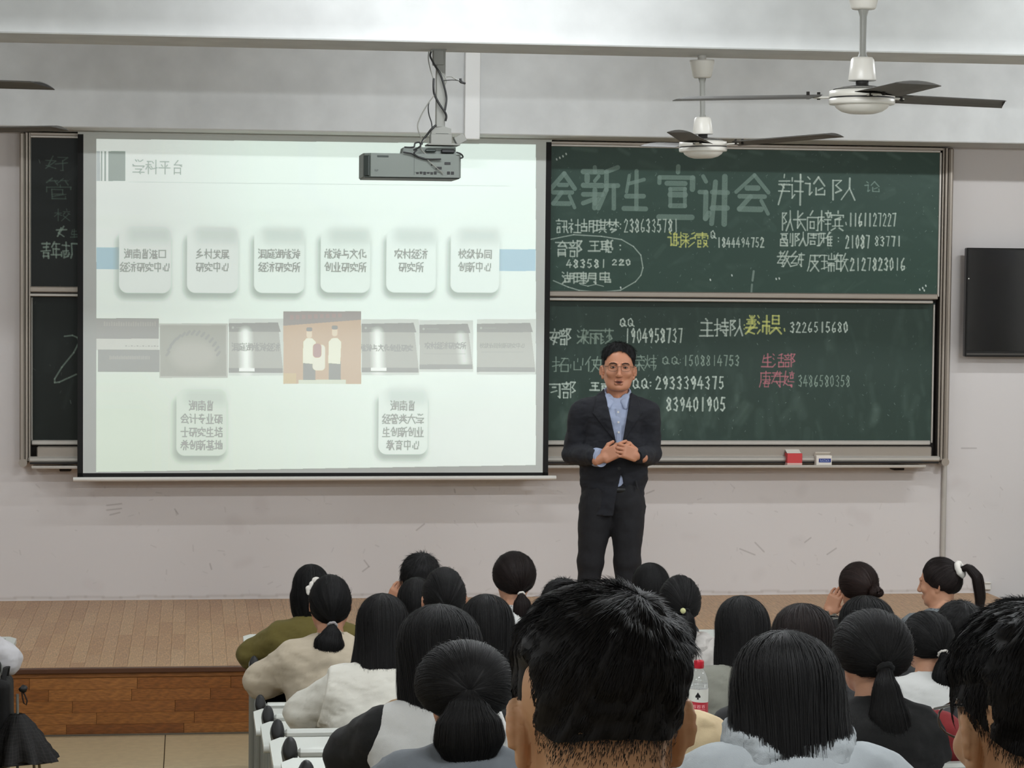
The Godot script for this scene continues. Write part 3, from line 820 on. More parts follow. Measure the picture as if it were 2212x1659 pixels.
func screen() -> void:
	var cv := Canvas.new(PW, PH, Color8(164, 170, 166))
	# the white ground: the lamp's light is a little stronger to the upper right
	var g := Image.create(4, 3, false, Image.FORMAT_RGBA8)
	var gc := [Color8(222, 231, 225), Color8(234, 250, 241), Color8(236, 252, 244), Color8(234, 250, 242), Color8(217, 228, 220), Color8(229, 244, 234), Color8(234, 250, 241), Color8(231, 246, 238), Color8(208, 221, 207), Color8(217, 230, 219), Color8(224, 238, 228), Color8(224, 236, 228)]
	for k in 12:
		g.set_pixel(k % 4, k / 4, gc[k])
	g.resize(PW, PH, Image.INTERPOLATE_BILINEAR)
	var gd := g.get_data()
	var lo := [sp(208, 300), sp(1158, 312), sp(1158, 1005), sp(208, 1020)]
	for y in PH:
		var t: float = clampf((y - lo[0].y) / (lo[3].y - lo[0].y), 0, 1)
		var u: float = clampf((y - lo[1].y) / (lo[2].y - lo[1].y), 0, 1)
		var xa := int(lerpf(lo[0].x, lo[3].x, t))
		var xb := int(lerpf(lo[1].x, lo[2].x, u))
		for x in range(xa, xb):
			var yt := lerpf(lo[0].y, lo[1].y, float(x - xa) / (xb - xa))
			var yb := lerpf(lo[3].y, lo[2].y, float(x - xa) / (xb - xa))
			if y > yt and y < yb:
				var i := (y * PW + x) * 4
				cv.d[i] = gd[i]
				cv.d[i + 1] = gd[i + 1]
				cv.d[i + 2] = gd[i + 2]
	var ink := Color8(150, 162, 156)
	var gr := Color8(164, 176, 171)
	patch(cv, 208, 327, 216, 391, Color8(186, 196, 194))
	patch(cv, 217.6, 327, 221, 391, gr)
	patch(cv, 225.3, 327, 229, 391, gr)
	patch(cv, 233.8, 327, 270.6, 391, gr)
	on_slide(cv, "学科平台", 341, 361, 28.0, Color8(172, 184, 178), 0.95, 3.4)
	var h0 := sp(278, 393)
	var h1 := sp(1100, 402)
	cv.line(h0.x, h0.y, h1.x, h1.y, 1.6, Color8(196, 210, 204), 0.8)
	var band := Color8(178, 208, 218)
	patch(cv, 208, 534, 258, 581, Color8(172, 198, 204))
	patch(cv, 1070, 538, 1157, 585, band)
	var cards := [[257, 488, 369, 633, "湖南省港口", "经济研究中心"], [404, 489, 514, 633, "乡村发展", "研究中心"], [549, 490, 657, 633, "洞庭湖旅游", "经济研究所"], [693, 490, 799, 632, "旅游与文化", "创业研究所"], [835, 491, 941, 632, "农村经济", "研究所"], [974, 491, 1078, 632, "校级协同", "创新中心"],
		[381, 840, 489, 985, "湖南省", "会计专业硕", "士研究生培", "养创新基地"], [818, 838, 923, 982, "湖南省", "经管类大学", "生创新创业", "教育中心"]]
	for c in cards:
		var p := sp(c[0], c[1])
		var q := sp(c[2], c[3])
		var base: int = (int(p.y) * PW + int(maxf(p.x - 26, 70))) * 4
		var paper := Color8(cv.d[base], cv.d[base + 1], cv.d[base + 2])
		cv.card(p.x - 9, p.y + 22, q.x - 2, q.y + 18, 30, Color8(148, 162, 154), 0.62, 30)
		cv.card(p.x, p.y, q.x, q.y, 26, paper * 0.985, 1.0, 3)
		cv.card(p.x + 26, p.y, q.x, p.y + 50, 20, Color8(172, 186, 180), 0.33, 44)
		var n: int = c.size() - 4
		var cy := (562.0 if n == 2 else 919.0) - (n - 1) * 14.3
		for k in n:
			var s: String = c[4 + k]
			on_slide(cv, s, (c[0] + c[2]) / 2.0, cy + k * 28.6, minf(18.2, 110.0 / s.length()), ink, 0.9)
	# seven pictures in a row
	patch(cv, 208, 687, 343, 731, Color8(164, 168, 162))
	patch(cv, 208, 731, 343, 756, Color8(198, 204, 196))
	patch(cv, 211, 755, 344, 803, Color8(154, 160, 153))
	for k in 22:
		patch(cv, 224 + k * 5.2, 694 + (k % 3), 227.5 + k * 5.2, 704, Color8(188, 192, 186), 0.5)
		patch(cv, 236 + k * 4.0, 768 + (k % 2), 239 + k * 4.0, 776, Color8(190, 194, 188), 0.6)
		if k < 12:
			patch(cv, 270 + k * 6.2, 746 + (k % 2), 274 + k * 6.2, 748, Color8(160, 166, 160), 0.7)
	patch(cv, 344, 698, 492, 816, Color8(188, 194, 187))
	patch(cv, 346, 702, 488, 812, Color8(172, 178, 170))
	cv.card(sp(365, 735).x, sp(365, 735).y, sp(470, 800).x, sp(470, 800).y, 60, Color8(190, 194, 186), 0.6, 40)
	for k in 15:
		var a := PI * (0.93 - 0.86 * k / 14.0)
		var p := sp(417 + cos(a) * 56, 776 - sin(a) * 58)
		cv.line(p.x - 4, p.y + 5, p.x + 4, p.y - 5, 5.5, Color8(146, 152, 145), 0.75, 3.0)
	for f in [[494, 612, 696, 805, 530, 1], [781, 905, 697, 804, 815, 1], [906, 1022, 699, 797, 995, 0], [1030, 1157, 697, 803, 1200, 2]]:
		patch(cv, f[0], f[2] - 8, f[1], f[3] + 6, Color8(205, 214, 207))
		var ins: float = 6.0
		cv.fill([sp(f[0], f[2] + 2), sp(f[1] - ins * 2, f[2]), sp(f[1], f[3]), sp(f[0], f[3])], Color8(182, 188, 181))
		cv.fill([sp(f[0], f[2] + 2), sp(f[1] - ins * 2, f[2]), sp(f[1] - ins, f[2] + 20), sp(f[0], f[2] + 20)], Color8(152, 160, 154))
		if f[5] == 1:
			var a := sp(f[4], f[2] + 22)
			var b := sp(f[4] + 2, f[3] - 4)
			cv.line(a.x, a.y, b.x, b.y, 30, Color8(236, 246, 238), 0.95, 22.0)
		elif f[5] == 0:
			var a := sp(f[4], f[2] + 26)
			var b := sp(f[4] + 8, f[3] - 18)
			cv.line(a.x, a.y, b.x, b.y, 20, Color8(228, 238, 231), 0.9, 26.0)
		var e := sp(f[0] + 9, f[2] + 11)
		cv.line(e.x, e.y, e.x, e.y, 8, Color8(196, 204, 198), 0.8, 2.0)
		cv.line(e.x + 10, e.y, e.x + 46, e.y, 3.5, Color8(186, 194, 188), 0.7, 3.0)
		patch(cv, f[0], f[3] - 10, f[1] - 2, f[3], Color8(156, 164, 158), 0.8)
		if f[5] == 1:
			patch(cv, f[4] - 14, f[3] - 10, f[4] + 20, f[3] - 3, Color8(236, 244, 238))
	on_slide(cv, "洞庭湖旅游经济", 553, 749, 15.0, Color8(140, 148, 142), 0.75, 2.6)
	on_slide(cv, "旅游与文化创业研究", 835, 751, 12.6, Color8(138, 146, 140), 0.8, 2.6)
	on_slide(cv, "农村经济研究所", 962, 746, 12.8, Color8(140, 148, 142), 0.75, 2.4)
	on_slide(cv, "校级协同创新研究中心", 1085, 746, 9.8, Color8(158, 165, 159), 0.7, 2.0)
	for q in [[915, 1005, 764], [1040, 1130, 760]]:
		var a := sp(q[0], q[2])
		var b := sp(q[1], q[2])
		cv.line(a.x, a.y, b.x, b.y, 2.0, Color8(168, 175, 169), 0.6)
	# the picture of two men in white shirts holding a prize
	patch(cv, 612, 672, 780, 829, Color8(200, 187, 168))
	cv.fill([sp(612, 672), sp(780, 672), sp(780, 690), sp(612, 703)], Color8(168, 157, 150))
	for k in 9:
		patch(cv, 626 + k * 13, 680 - k * 0.4, 634 + k * 13, 690 - k * 0.6, Color8(188, 178, 170), 0.5)
	patch(cv, 612, 806, 640, 828, Color8(206, 196, 168))
	patch(cv, 645, 820, 747, 829, Color8(212, 222, 206))
	for f in [[668, 710, 1], [723, 706, -1]]:
		var hx: float = f[0]
		patch(cv, hx - 13, 780, hx + 13, 820, Color8(138, 134, 124))
		cv.fill([sp(hx - 13, 738), sp(hx - 6, 730), sp(hx + 6, 730), sp(hx + 14, 738), sp(hx + 12, 786), sp(hx - 14, 784)], Color8(226, 232, 214))
		cv.card(sp(hx - 6, f[1]).x, sp(hx, f[1] + 1).y, sp(hx + 6, f[1]).x, sp(hx, f[1] + 20).y, 8, Color8(222, 214, 194), 1.0, 3)
		cv.card(sp(hx - 6, f[1] - 2).x, sp(hx, f[1] - 3).y, sp(hx + 6, f[1]).x, sp(hx, f[1] + 5).y, 4, Color8(128, 124, 116), 0.8, 3)
	cv.card(sp(675, 744).x, sp(675, 744).y, sp(702, 800).x, sp(702, 800).y, 12, Color8(224, 228, 212), 1.0, 3)
	cv.card(sp(676, 742).x, sp(676, 742).y, sp(694, 772).x, sp(694, 772).y, 10, Color8(186, 158, 146), 1.0, 3)
	# the cloth lit by the room alone looks like its border; the projector adds the rest
	var lut := PackedByteArray()
	for ch in 3:
		var b0: float = [Color8(164, 0, 0).srgb_to_linear().r, Color8(170, 0, 0).srgb_to_linear().r, Color8(166, 0, 0).srgb_to_linear().r][ch]
		for v in 256:
			var li := maxf(0.0, Color8(v, 0, 0).srgb_to_linear().r - b0)
			lut.append(int(round(Color(li, 0, 0).linear_to_srgb().r * 255)))
	for i in PW * PH:
		cv.d[i * 4] = lut[cv.d[i * 4]]
		cv.d[i * 4 + 1] = lut[256 + cv.d[i * 4 + 1]]
		cv.d[i * 4 + 2] = lut[512 + cv.d[i * 4 + 2]]
	var o := thing("projection_screen", "white pull-down projection screen showing a grey and white slide with Chinese text", "screen")
	var m := mat("screen_cloth", Color(0.80, 0.82, 0.805), 0.8)
	m.emission_enabled = true
	m.emission_texture = cv.texture()
	m.emission_operator = BaseMaterial3D.EMISSION_OP_ADD
	m.emission = Color.BLACK
	m.emission_energy_multiplier = 1.25
	part("cloth", sheet(-0.657, 1.176, 2.194, 3.248, 0.22, 0.001), m, o)
	part("black_border", shp().box(Vector3(-0.674, 2.208, 0.2192), Vector3(0.034, 2.11, 0.0014), 0.0004).box(Vector3(2.211, 2.208, 0.2192), Vector3(0.034, 2.11, 0.0014), 0.0004).box(Vector3(0.769, 1.163, 0.2192), Vector3(2.92, 0.027, 0.0014), 0.0004).done(), M.fabric_black, o)
	part("top_strip", shp().box(Vector3(0.769, 3.257, 0.2195), Vector3(2.92, 0.018, 0.002), 0.0005).done(), mat("screen_strip", Color(0.80, 0.82, 0.805), 0.8), o)
	part("bottom_bar", shp().tube([Vector3(-0.716, 1.138, 0.222), Vector3(2.279, 1.144, 0.222)], 0.0135, 14).done(), M.white_plastic, o)

# ---------------------------------------------------------------- things on the wall
func wall_things() -> void:
	var o := thing("television", "black flat television hanging on the wall right of the chalkboard", "television", Vector3(5.58, 1.915, 0.0))
	part("case", slab(Vector3(0, 0.352, 0.105), Vector3(1.244, 0.704, 0.05), 0.006), M.tv_frame, o)
	part("screen_glass", slab(Vector3(0, 0.365, 0.1305), Vector3(1.226, 0.655, 0.004), 0.001), M.tv_glass, o)
	part("trim_strip", slab(Vector3(0, 0.018, 0.131), Vector3(1.226, 0.012, 0.006), 0.002), M.tv_trim, o)
	part("wall_bracket", shp().box(Vector3(0, 0.36, 0.04), Vector3(0.5, 0.4, 0.08), 0.004).done(), M.groove, o)
	part("sensor_label", slab(Vector3(-0.607, 0.505, 0.133), Vector3(0.008, 0.008, 0.002), 0.001), M.white_plastic, o)
	tag(part("conduit", shp().tube([Vector3(4.872, 0.362, 0.018), Vector3(4.872, 1.20, 0.018)], 0.017, 12).done(), mat("conduit_grey", Color(0.70, 0.68, 0.65), 0.5)), "pale round conduit running down the wall below the right end of the chalkboard", "conduit")
	tag(part("cable_trunking", between(Vector3(1.634, 3.236, 0.601), Vector3(1.727, 4.195, 0.632), 0.004), mat("trunking_white", Color(0.85, 0.85, 0.84), 0.5)), "flat white cable trunking running down the bulkhead behind the projector", "trunking")
	tag(part("wall_socket", shp().box(Vector3(5.178, 0.405, 0.012), Vector3(0.05, 0.045, 0.022), 0.004).box(Vector3(5.178, 0.43, 0.016), Vector3(0.045, 0.012, 0.03), 0.003).done(), M.white_plastic), "small white socket at the foot of the wall beside the stage end", "socket")

# ---------------------------------------------------------------- ceiling fans
func blade() -> ArrayMesh:
	# along +x, cupped and pitched, tip cut slanting
	var rings := []
	for i in 13:
		var t := i / 12.0
		var x := 0.135 + t * 0.525
		var w := lerpf(0.075, 0.062, t)
		var ring := PackedVector3Array()
		for k in 14:
			var f := (k if k < 7 else 13 - k) / 6.0 * 2.0 - 1.0
			var top := k < 7
			var xx := x
			if t > 0.85:
				xx += -(f + 1.0) * 0.5 * 0.085 * (t - 0.85) / 0.15
			if t < 0.1:
				xx += absf(f) * 0.03 * (0.1 - t) / 0.1
			ring.append(Vector3(xx, -0.011 * f * f + f * 0.007 + 0.008 + (0.0012 if top else -0.0012), f * w))
		rings.append(ring)
	return shp().skin(rings, true, 1).done()

func fans() -> void:
	var bl := blade()
	var proto: Node3D = null
	var list := [
		[Vector3(2.290, 3.055, 7.05), [89.0, 207.0, -20.0], "white ceiling fan on a long rod, the nearer of the two on the right", 0.0, 0.0],
		[Vector3(2.390, 3.035, 3.98), [112.0, 259.0, 15.0], "white ceiling fan hanging from the beam in front of the chalkboard top", 0.026, 0.06],
		[Vector3(-1.105, 3.045, 7.05), [-7.0, 113.0, 233.0], "ceiling fan of which one dark blade shows at the upper left edge", 0.0, 0.0],
		[Vector3(-1.215, 3.045, 3.98), [-5.0, 115.0, 235.0], "ceiling fan whose blade tip shows just above the left chalkboard frame", 0.0, 0.04]]
	for f in list:
		var o := thing("ceiling_fan", f[2], "fan", f[0], 0.0, "ceiling fans")
		o.rotation.z = f[3]
		var top: float = 3.47 - f[0].y
		part("canopy", shp().lathe([[0.0, top + 0.0], [0.020, top], [0.020, top - 0.02], [0.058, top - 0.022], [0.058, top - 0.030], [0.044, top - 0.098], [0.038, top - 0.104], [0.016, top - 0.106], [0.0, top - 0.106]], 28).done(), M.white_enamel, o)
		part("rod", shp().lathe([[0.019, top - 0.106], [0.0125, top - 0.13], [0.0125, 0.16], [0.018, 0.145]], 16).done(), M.pole_grey, o)
		part("lower_cover", shp().lathe([[0.0, 0.148], [0.034, 0.146], [0.040, 0.138], [0.048, 0.070], [0.047, 0.066], [0.0, 0.066]], 28).done(), M.white_enamel, o)
		part("neck", shp().lathe([[0.022, 0.068], [0.022, 0.05], [0.07, 0.044], [0.1, 0.036]], 24).done(), M.fan_gap, o)
		var motor := part("motor", shp().lathe([[0.0, 0.042], [0.088, 0.040], [0.1, 0.032], [0.112, 0.030], [0.1135, 0.010], [0.110, 0.008], [0.110, 0.004], [0.1135, 0.002], [0.1135, -0.012], [0.111, -0.016], [0.094, -0.018]], 40, Vector3.ZERO, false).done(), M.white_enamel, o)
		part("motor_gap", shp().lathe([[0.1112, 0.010], [0.1112, 0.002]], 40, Vector3.ZERO, false).done(), M.fan_gap, motor)
		part("motor_bowl", shp().lathe([[0.094, -0.018], [0.088, -0.028], [0.070, -0.040], [0.045, -0.047], [0.0, -0.048]], 36, Vector3.ZERO, false).done(), M.white_enamel, motor)
		for a in f[1]:
			var b := part("blade", bl, M.fan_blade, o, Vector3(0, 0.012, 0), Vector3(0, -deg_to_rad(a), f[4]))
			part("blade_iron", shp().box(Vector3(0.125, -0.002, 0), Vector3(0.09, 0.006, 0.035), 0.002).done(), M.white_enamel, b)
			for q in [Vector3(0.155, 0, 0.015), Vector3(0.185, 0, -0.02)]:
				part("bolt", shp().lathe([[0.0, 0.018], [0.006, 0.018], [0.006, -0.008], [0.0, -0.008]], 8, q).done(), M.groove, b)

# ---------------------------------------------------------------- projector
func rope(xy: Array, z: float, r: float, dz := 0.0) -> ArrayMesh:
	var c := Curve3D.new()
	for i in xy.size():
		var p: Vector2 = xy[i]
		var q: Vector2 = xy[maxi(i - 1, 0)]
		var n: Vector2 = xy[mini(i + 1, xy.size() - 1)]
		var tn := Vector3(n.x - q.x, n.y - q.y, 0) / 6.0
		c.add_point(Vector3(p.x, p.y, z + dz * sin(i * 1.9)), -tn, tn)
	c.bake_interval = 0.006
	return shp().tube(Array(c.get_baked_points()), r, 8).done()

func projector() -> void:
	var o := thing("projector", "grey projector hanging from the beam on a pole in front of the screen", "projector")
	# the case hangs upside down, its lens towards the screen
	var b := part("case", shp().prism([Vector2(0.786, 3.735), Vector2(1.222, 3.735), Vector2(1.232, 3.75), Vector2(1.232, 4.06), Vector2(1.222, 4.072), Vector2(0.815, 4.072), Vector2(0.788, 4.045), Vector2(0.782, 4.02), Vector2(0.782, 3.75)], -2.984, -2.876, Transform3D(Basis(Vector3.RIGHT, Vector3.BACK, Vector3.DOWN), Vector3.ZERO)).done(), M.projector_grey, o)
	part("side_grille", shp().box(Vector3(0.797, 2.926, 4.061), Vector3(0.033, 0.094, 0.012), 0.003, Basis(Vector3.UP, -0.75)).done(), M.projector_dark, b)
	part("base_edge", slab(Vector3(1.007, 2.8745, 3.90), Vector3(0.44, 0.008, 0.33), 0.003), M.projector_dark, b)
	for q in [[1.169, 2.941, 0.014, 0.006], [1.128, 2.919, 0.014, 0.006], [1.096, 2.934, 0.004, 0.004], [1.174, 2.897, 0.007, 0.007], [1.192, 2.897, 0.007, 0.007]]:
		part("socket", shp().box(Vector3(q[0], q[1], 4.072), Vector3(q[2] * 2, q[3] * 2, 0.004), 0.001).done(), M.cable_black, b)
	for k in 6:
		part("socket", shp().box(Vector3(1.030 + k * 0.0165, 2.8945 + (k % 2) * 0.002, 4.072), Vector3(0.012, 0.008 + (k % 3) * 0.003, 0.004), 0.001).done(), M.cable_black, b)
	part("port_panel", slab(Vector3(1.082, 2.899, 4.0725), Vector3(0.135, 0.001, 0.002), 0.0), M.projector_dark, b)
	part("vent", slab(Vector3(0.870, 2.9695, 4.0725), Vector3(0.052, 0.008, 0.003), 0.001), M.projector_dark, b)
	var tm := TextMesh.new()
	var fo := SystemFont.new()
	fo.font_names = PackedStringArray(["Droid Sans"])
	tm.font = fo
	tm.text = "NP"
	tm.font_size = 24
	tm.pixel_size = 0.0006
	tm.depth = 0.001
	part("maker_mark", tm, M.projector_dark, b, Vector3(0.841, 2.904, 4.0725))
	part("seam", slab(Vector3(1.0145, 2.93, 4.0722), Vector3(0.0015, 0.09, 0.001), 0.0), M.projector_dark, b)
	part("lens", shp().tube([Vector3(0.93, 2.93, 3.74), Vector3(0.93, 2.93, 3.705)], 0.032, 20).done(), M.cable_black, b)
	# hanger: pole, joint, cradle plates
	part("pole", shp().box(Vector3(1.1425, 3.29, 3.98), Vector3(0.0425, 0.36, 0.04), 0.004).done(), M.pole_grey, o)
	part("pole_head", shp().box(Vector3(1.131, 3.4335, 3.98), Vector3(0.052, 0.073, 0.05), 0.004).done(), M.pole_grey, o)
	part("ceiling_plate", slab(Vector3(1.131, 3.467, 3.98), Vector3(0.07, 0.005, 0.07), 0.001), M.pole_grey, o)
	part("joint", shp().prism([Vector2(1.099, 3.046), Vector2(1.099, 3.105), Vector2(1.160, 3.114), Vector2(1.176, 3.108), Vector2(1.190, 3.104), Vector2(1.190, 3.046)], 3.95, 4.02).done(), M.pole_grey, o)
	part("joint_slot", slab(Vector3(1.148, 3.079, 4.021), Vector3(0.06, 0.005, 0.003), 0.001), M.projector_dark, o)
	part("cradle", shp().box(Vector3(1.145, 3.056, 3.985), Vector3(0.10, 0.048, 0.08), 0.003).box(Vector3(1.155, 3.030, 3.97), Vector3(0.15, 0.008, 0.16), 0.002).box(Vector3(1.235, 3.058, 3.98), Vector3(0.05, 0.04, 0.06), 0.002, Basis(Vector3.BACK, 0.5)).done(), M.pole_grey, o)
	part("arm_plate", shp().prism([Vector2(0.972, 3.016), Vector2(1.214, 3.020), Vector2(1.216, 2.984), Vector2(0.965, 2.984)], 3.84, 4.0).done(), M.projector_grey, o)
	part("adapter", slab(Vector3(1.175, 3.000, 4.02), Vector3(0.062, 0.018, 0.03), 0.004), M.cable_black, o)
	part("junction", slab(Vector3(1.095, 3.002, 4.02), Vector3(0.05, 0.014, 0.02), 0.004), M.projector_dark, o)
	var V := func(l: Array) -> Array:
		var out := []
		for i in range(0, l.size(), 2):
			out.append(Vector2(l[i], l[i + 1]))
		return out
	for q in [
		[[1.093, 3.456, 1.088, 3.438, 1.098, 3.416, 1.113, 3.389, 1.135, 3.356, 1.154, 3.301, 1.166, 3.246, 1.161, 3.197, 1.158, 3.187], 0.0045, 0],
		[[1.106, 3.334, 1.105, 3.291, 1.11, 3.26, 1.13, 3.221, 1.158, 3.181, 1.166, 3.16, 1.162, 3.138], 0.005, 0],
		[[1.119, 3.119, 1.097, 3.1, 1.076, 3.072, 1.06, 3.05, 1.051, 3.028], 0.005, 0],
		[[0.962, 2.99, 1.002, 2.983, 1.033, 2.968, 1.073, 2.959, 1.137, 2.96], 0.004, 0],
		[[0.967, 3.012, 1.009, 3.013, 1.017, 3.031, 1.037, 3.035, 1.041, 3.019, 1.025, 3.007, 1.009, 2.999], 0.004, 0],
		[[1.207, 2.992, 1.229, 2.985, 1.239, 2.971, 1.225, 2.965], 0.004, 0],
		[[1.026, 3.0, 1.012, 2.985, 1.03, 2.97, 1.06, 2.962], 0.0035, 0],
		[[1.082, 3.456, 1.08, 3.422, 1.09, 3.376, 1.104, 3.334], 0.0025, 1],
		[[1.108, 3.254, 1.084, 3.223, 1.056, 3.176, 1.038, 3.136, 1.033, 3.111, 1.038, 3.087, 1.051, 3.059], 0.0028, 1],
		[[1.085, 3.223, 1.081, 3.198, 1.086, 3.164, 1.097, 3.131, 1.1, 3.103], 0.0028, 0],
		[[1.069, 3.055, 1.049, 3.027, 1.053, 3.004, 1.073, 2.984, 1.105, 2.969, 1.141, 2.962, 1.189, 2.96], 0.0032, 1],
		[[1.075, 2.955, 1.11, 2.925, 1.14, 2.900, 1.147, 2.893], 0.0025, 1],
		[[1.138, 3.368, 1.16, 3.335, 1.165, 3.32, 1.157, 3.301], 0.002, 1],
		[[1.163, 3.341, 1.185, 3.343, 1.204, 3.334, 1.226, 3.324], 0.002, 1],
		[[1.151, 3.324, 1.191, 3.328, 1.216, 3.327, 1.229, 3.322], 0.002, 0]]:
		part("cable", rope(V.call(q[0]), 4.085 if q[0][1] < 3.02 else 4.03, q[1], 0.003), M.cable_black if q[2] == 0 else M.cable_grey, o)
	part("loose_plug", shp().tube([Vector3(1.226, 3.324, 4.03), Vector3(1.232, 3.319, 4.03), Vector3(1.254, 3.313, 4.03)], [0.004, 0.0055, 0.0045], 8).tube([Vector3(1.229, 3.336, 4.03), Vector3(1.233, 3.322, 4.03)], 0.006, 8).done(), M.cable_black, o)

# ---------------------------------------------------------------- rows of desks and seats
func tier(k: int) -> float:
	return 0.0 if k <= 1 else 0.132 * (k - 1)

func seating() -> void:
	var words := ["front", "second", "third", "fourth", "fifth", "sixth", "seventh", "eighth", "ninth", "tenth", "eleventh"]
	for bank in 2:
		var xa: float = [0.245, -4.6][bank]
		var xb: float = [4.9, -0.80][bank]
		var end_x: float = xa if bank == 0 else xb
		var sg := 1.0 if bank == 0 else -1.0
		var where: String = ["right", "left"][bank]
		for k in (10 if bank == 0 else 4):
			var f := tier(k)
			var z := 4.6 + 0.96 * k
			# the writing desk before this row
			var d := thing("desk", "", "desk", Vector3(0, tier(maxi(k - 1, 0)), z - 0.585), 0.0, "long white writing desks of the " + where + " bank")
			d.set_meta("label", ["white writing desk standing free before the front row, %s bank" % where, "long white writing desk of the %s row from the stage, %s bank" % [words[k], where]][mini(k, 1)])
			var xm := (xa + xb) / 2
			var w := xb - xa
			var top := shp().prism([Vector2(xa, -0.20 + (0.045 if bank == 0 else 0.0)), Vector2(xa + (0.035 if bank == 0 else 0.0), -0.215), Vector2(xb - (0.035 if bank == 1 else 0.0), -0.215), Vector2(xb, -0.20 + (0.045 if bank == 1 else 0.0)), Vector2(xb, 0.205), Vector2(xa, 0.205)], -0.722, -0.700, Transform3D(Basis(Vector3.RIGHT, Vector3.BACK, Vector3.DOWN), Vector3.ZERO))
			top.tube([Vector3(xa, 0.709, 0.205), Vector3(xb, 0.709, 0.205)], 0.014, 12)
			part("desk_top", top.done(), M.desk_top, d)
			if k == 0:
				for q in 3:
					part("screw", shp().lathe([[0.0, 0.724], [0.008, 0.7235], [0.008, 0.72]], 8, Vector3(end_x + sg * 0.055, 0, -0.14 + q * 0.085)).done(), M.desk_grey, d)
			part("book_shelf", shp().box(Vector3(xm, 0.56, -0.02), Vector3(w - 0.10, 0.012, 0.34), 0.002).box(Vector3(xm, 0.63, -0.19), Vector3(w - 0.10, 0.14, 0.012), 0.002).box(Vector3(xm, 0.692, 0.02), Vector3(w - 0.09, 0.012, 0.37), 0.002).done(), M.desk_dark, d)
			part("front_panel", shp().box(Vector3(xm, 0.40, -0.20), Vector3(w - 0.08, 0.50, 0.014), 0.002).done(), M.desk_grey, d)
			for x in ([xa + 0.045, xa + 1.6, xb - 1.6, xb - 0.045]):
				var lg := shp()
				lg.box(Vector3(x, 0.35, -0.10), Vector3(0.035, 0.70, 0.055), 0.008)
				lg.box(Vector3(x, 0.63, 0.0), Vector3(0.022, 0.13, 0.36), 0.004)
				lg.box(Vector3(x, 0.02, -0.06), Vector3(0.045, 0.04, 0.26), 0.008)
				part("leg", lg.done(), M.desk_grey, d)
			# the seat row: oval uprights with black end caps, back rail, panel, folded seats
			var s := thing("seat_row", "grey seats with black end caps, %s row from the stage, %s bank" % [words[k], where], "seats", Vector3(0, f, z), 0.0, "seat rows of the " + where + " bank")
			var ux := [end_x + sg * 0.033]
			for q in range(1, 8):
				ux.append(end_x + sg * (0.033 + q * 0.655))
			for x in ux:
				var u := part("upright", shp().tube([Vector3(x, 0.0, -0.13), Vector3(x, 0.40, -0.06), Vector3(x, 0.68, -0.012)], 0.022, 16, true, Vector2(0.8, 1.6)).done(), M.desk_grey, s)
				var t := Transform3D(Basis(Vector3.RIGHT, -0.42), Vector3(x, 0.712, 0.0))
				var cap := shp()
				var rings := []
				for q in [[0.0, -0.030], [0.78, -0.027], [0.92, -0.020], [1.0, -0.004], [1.0, 0.006], [0.86, 0.014], [0.5, 0.017], [0.0, 0.017]]:
					var ring := PackedVector3Array()
					for a in 20:
						ring.append(t * Vector3(cos(TAU * a / 20) * 0.0205 * q[0], sin(TAU * a / 20) * 0.037 * q[0], q[1]))
					rings.append(ring)
				part("end_cap", cap.skin(rings, true, 1).done(), M.end_cap, u)
				part("cap_sleeve", shp().tube([t * Vector3(0, -0.008, -0.055), t * Vector3(0, -0.002, -0.022)], [0.021, 0.024], 16, true, Vector2(1.0, 1.7)).done(), M.desk_grey, u)
			for q in ux.size() - 1:
				var x0: float = minf(ux[q], ux[q + 1]) + 0.022
				var x1: float = maxf(ux[q], ux[q + 1]) - 0.022
				part("back_rail", shp().box(Vector3((x0 + x1) / 2, 0.700, -0.012), Vector3(x1 - x0, 0.026, 0.042), 0.008).box(Vector3((x0 + x1) / 2, 0.676, 0.002), Vector3(x1 - x0, 0.026, 0.018), 0.003).done(), M.desk_top, s)
				part("backrest", shp().box(Vector3((x0 + x1) / 2, 0.555, -0.045), Vector3(x1 - x0 - 0.02, 0.23, 0.016), 0.006, Basis(Vector3.RIGHT, 0.16)).done(), M.desk_grey, s)
				part("seat", shp().box(Vector3((x0 + x1) / 2, 0.425, -0.225), Vector3(x1 - x0 - 0.06, 0.02, 0.36), 0.008).done(), M.desk_grey, s)

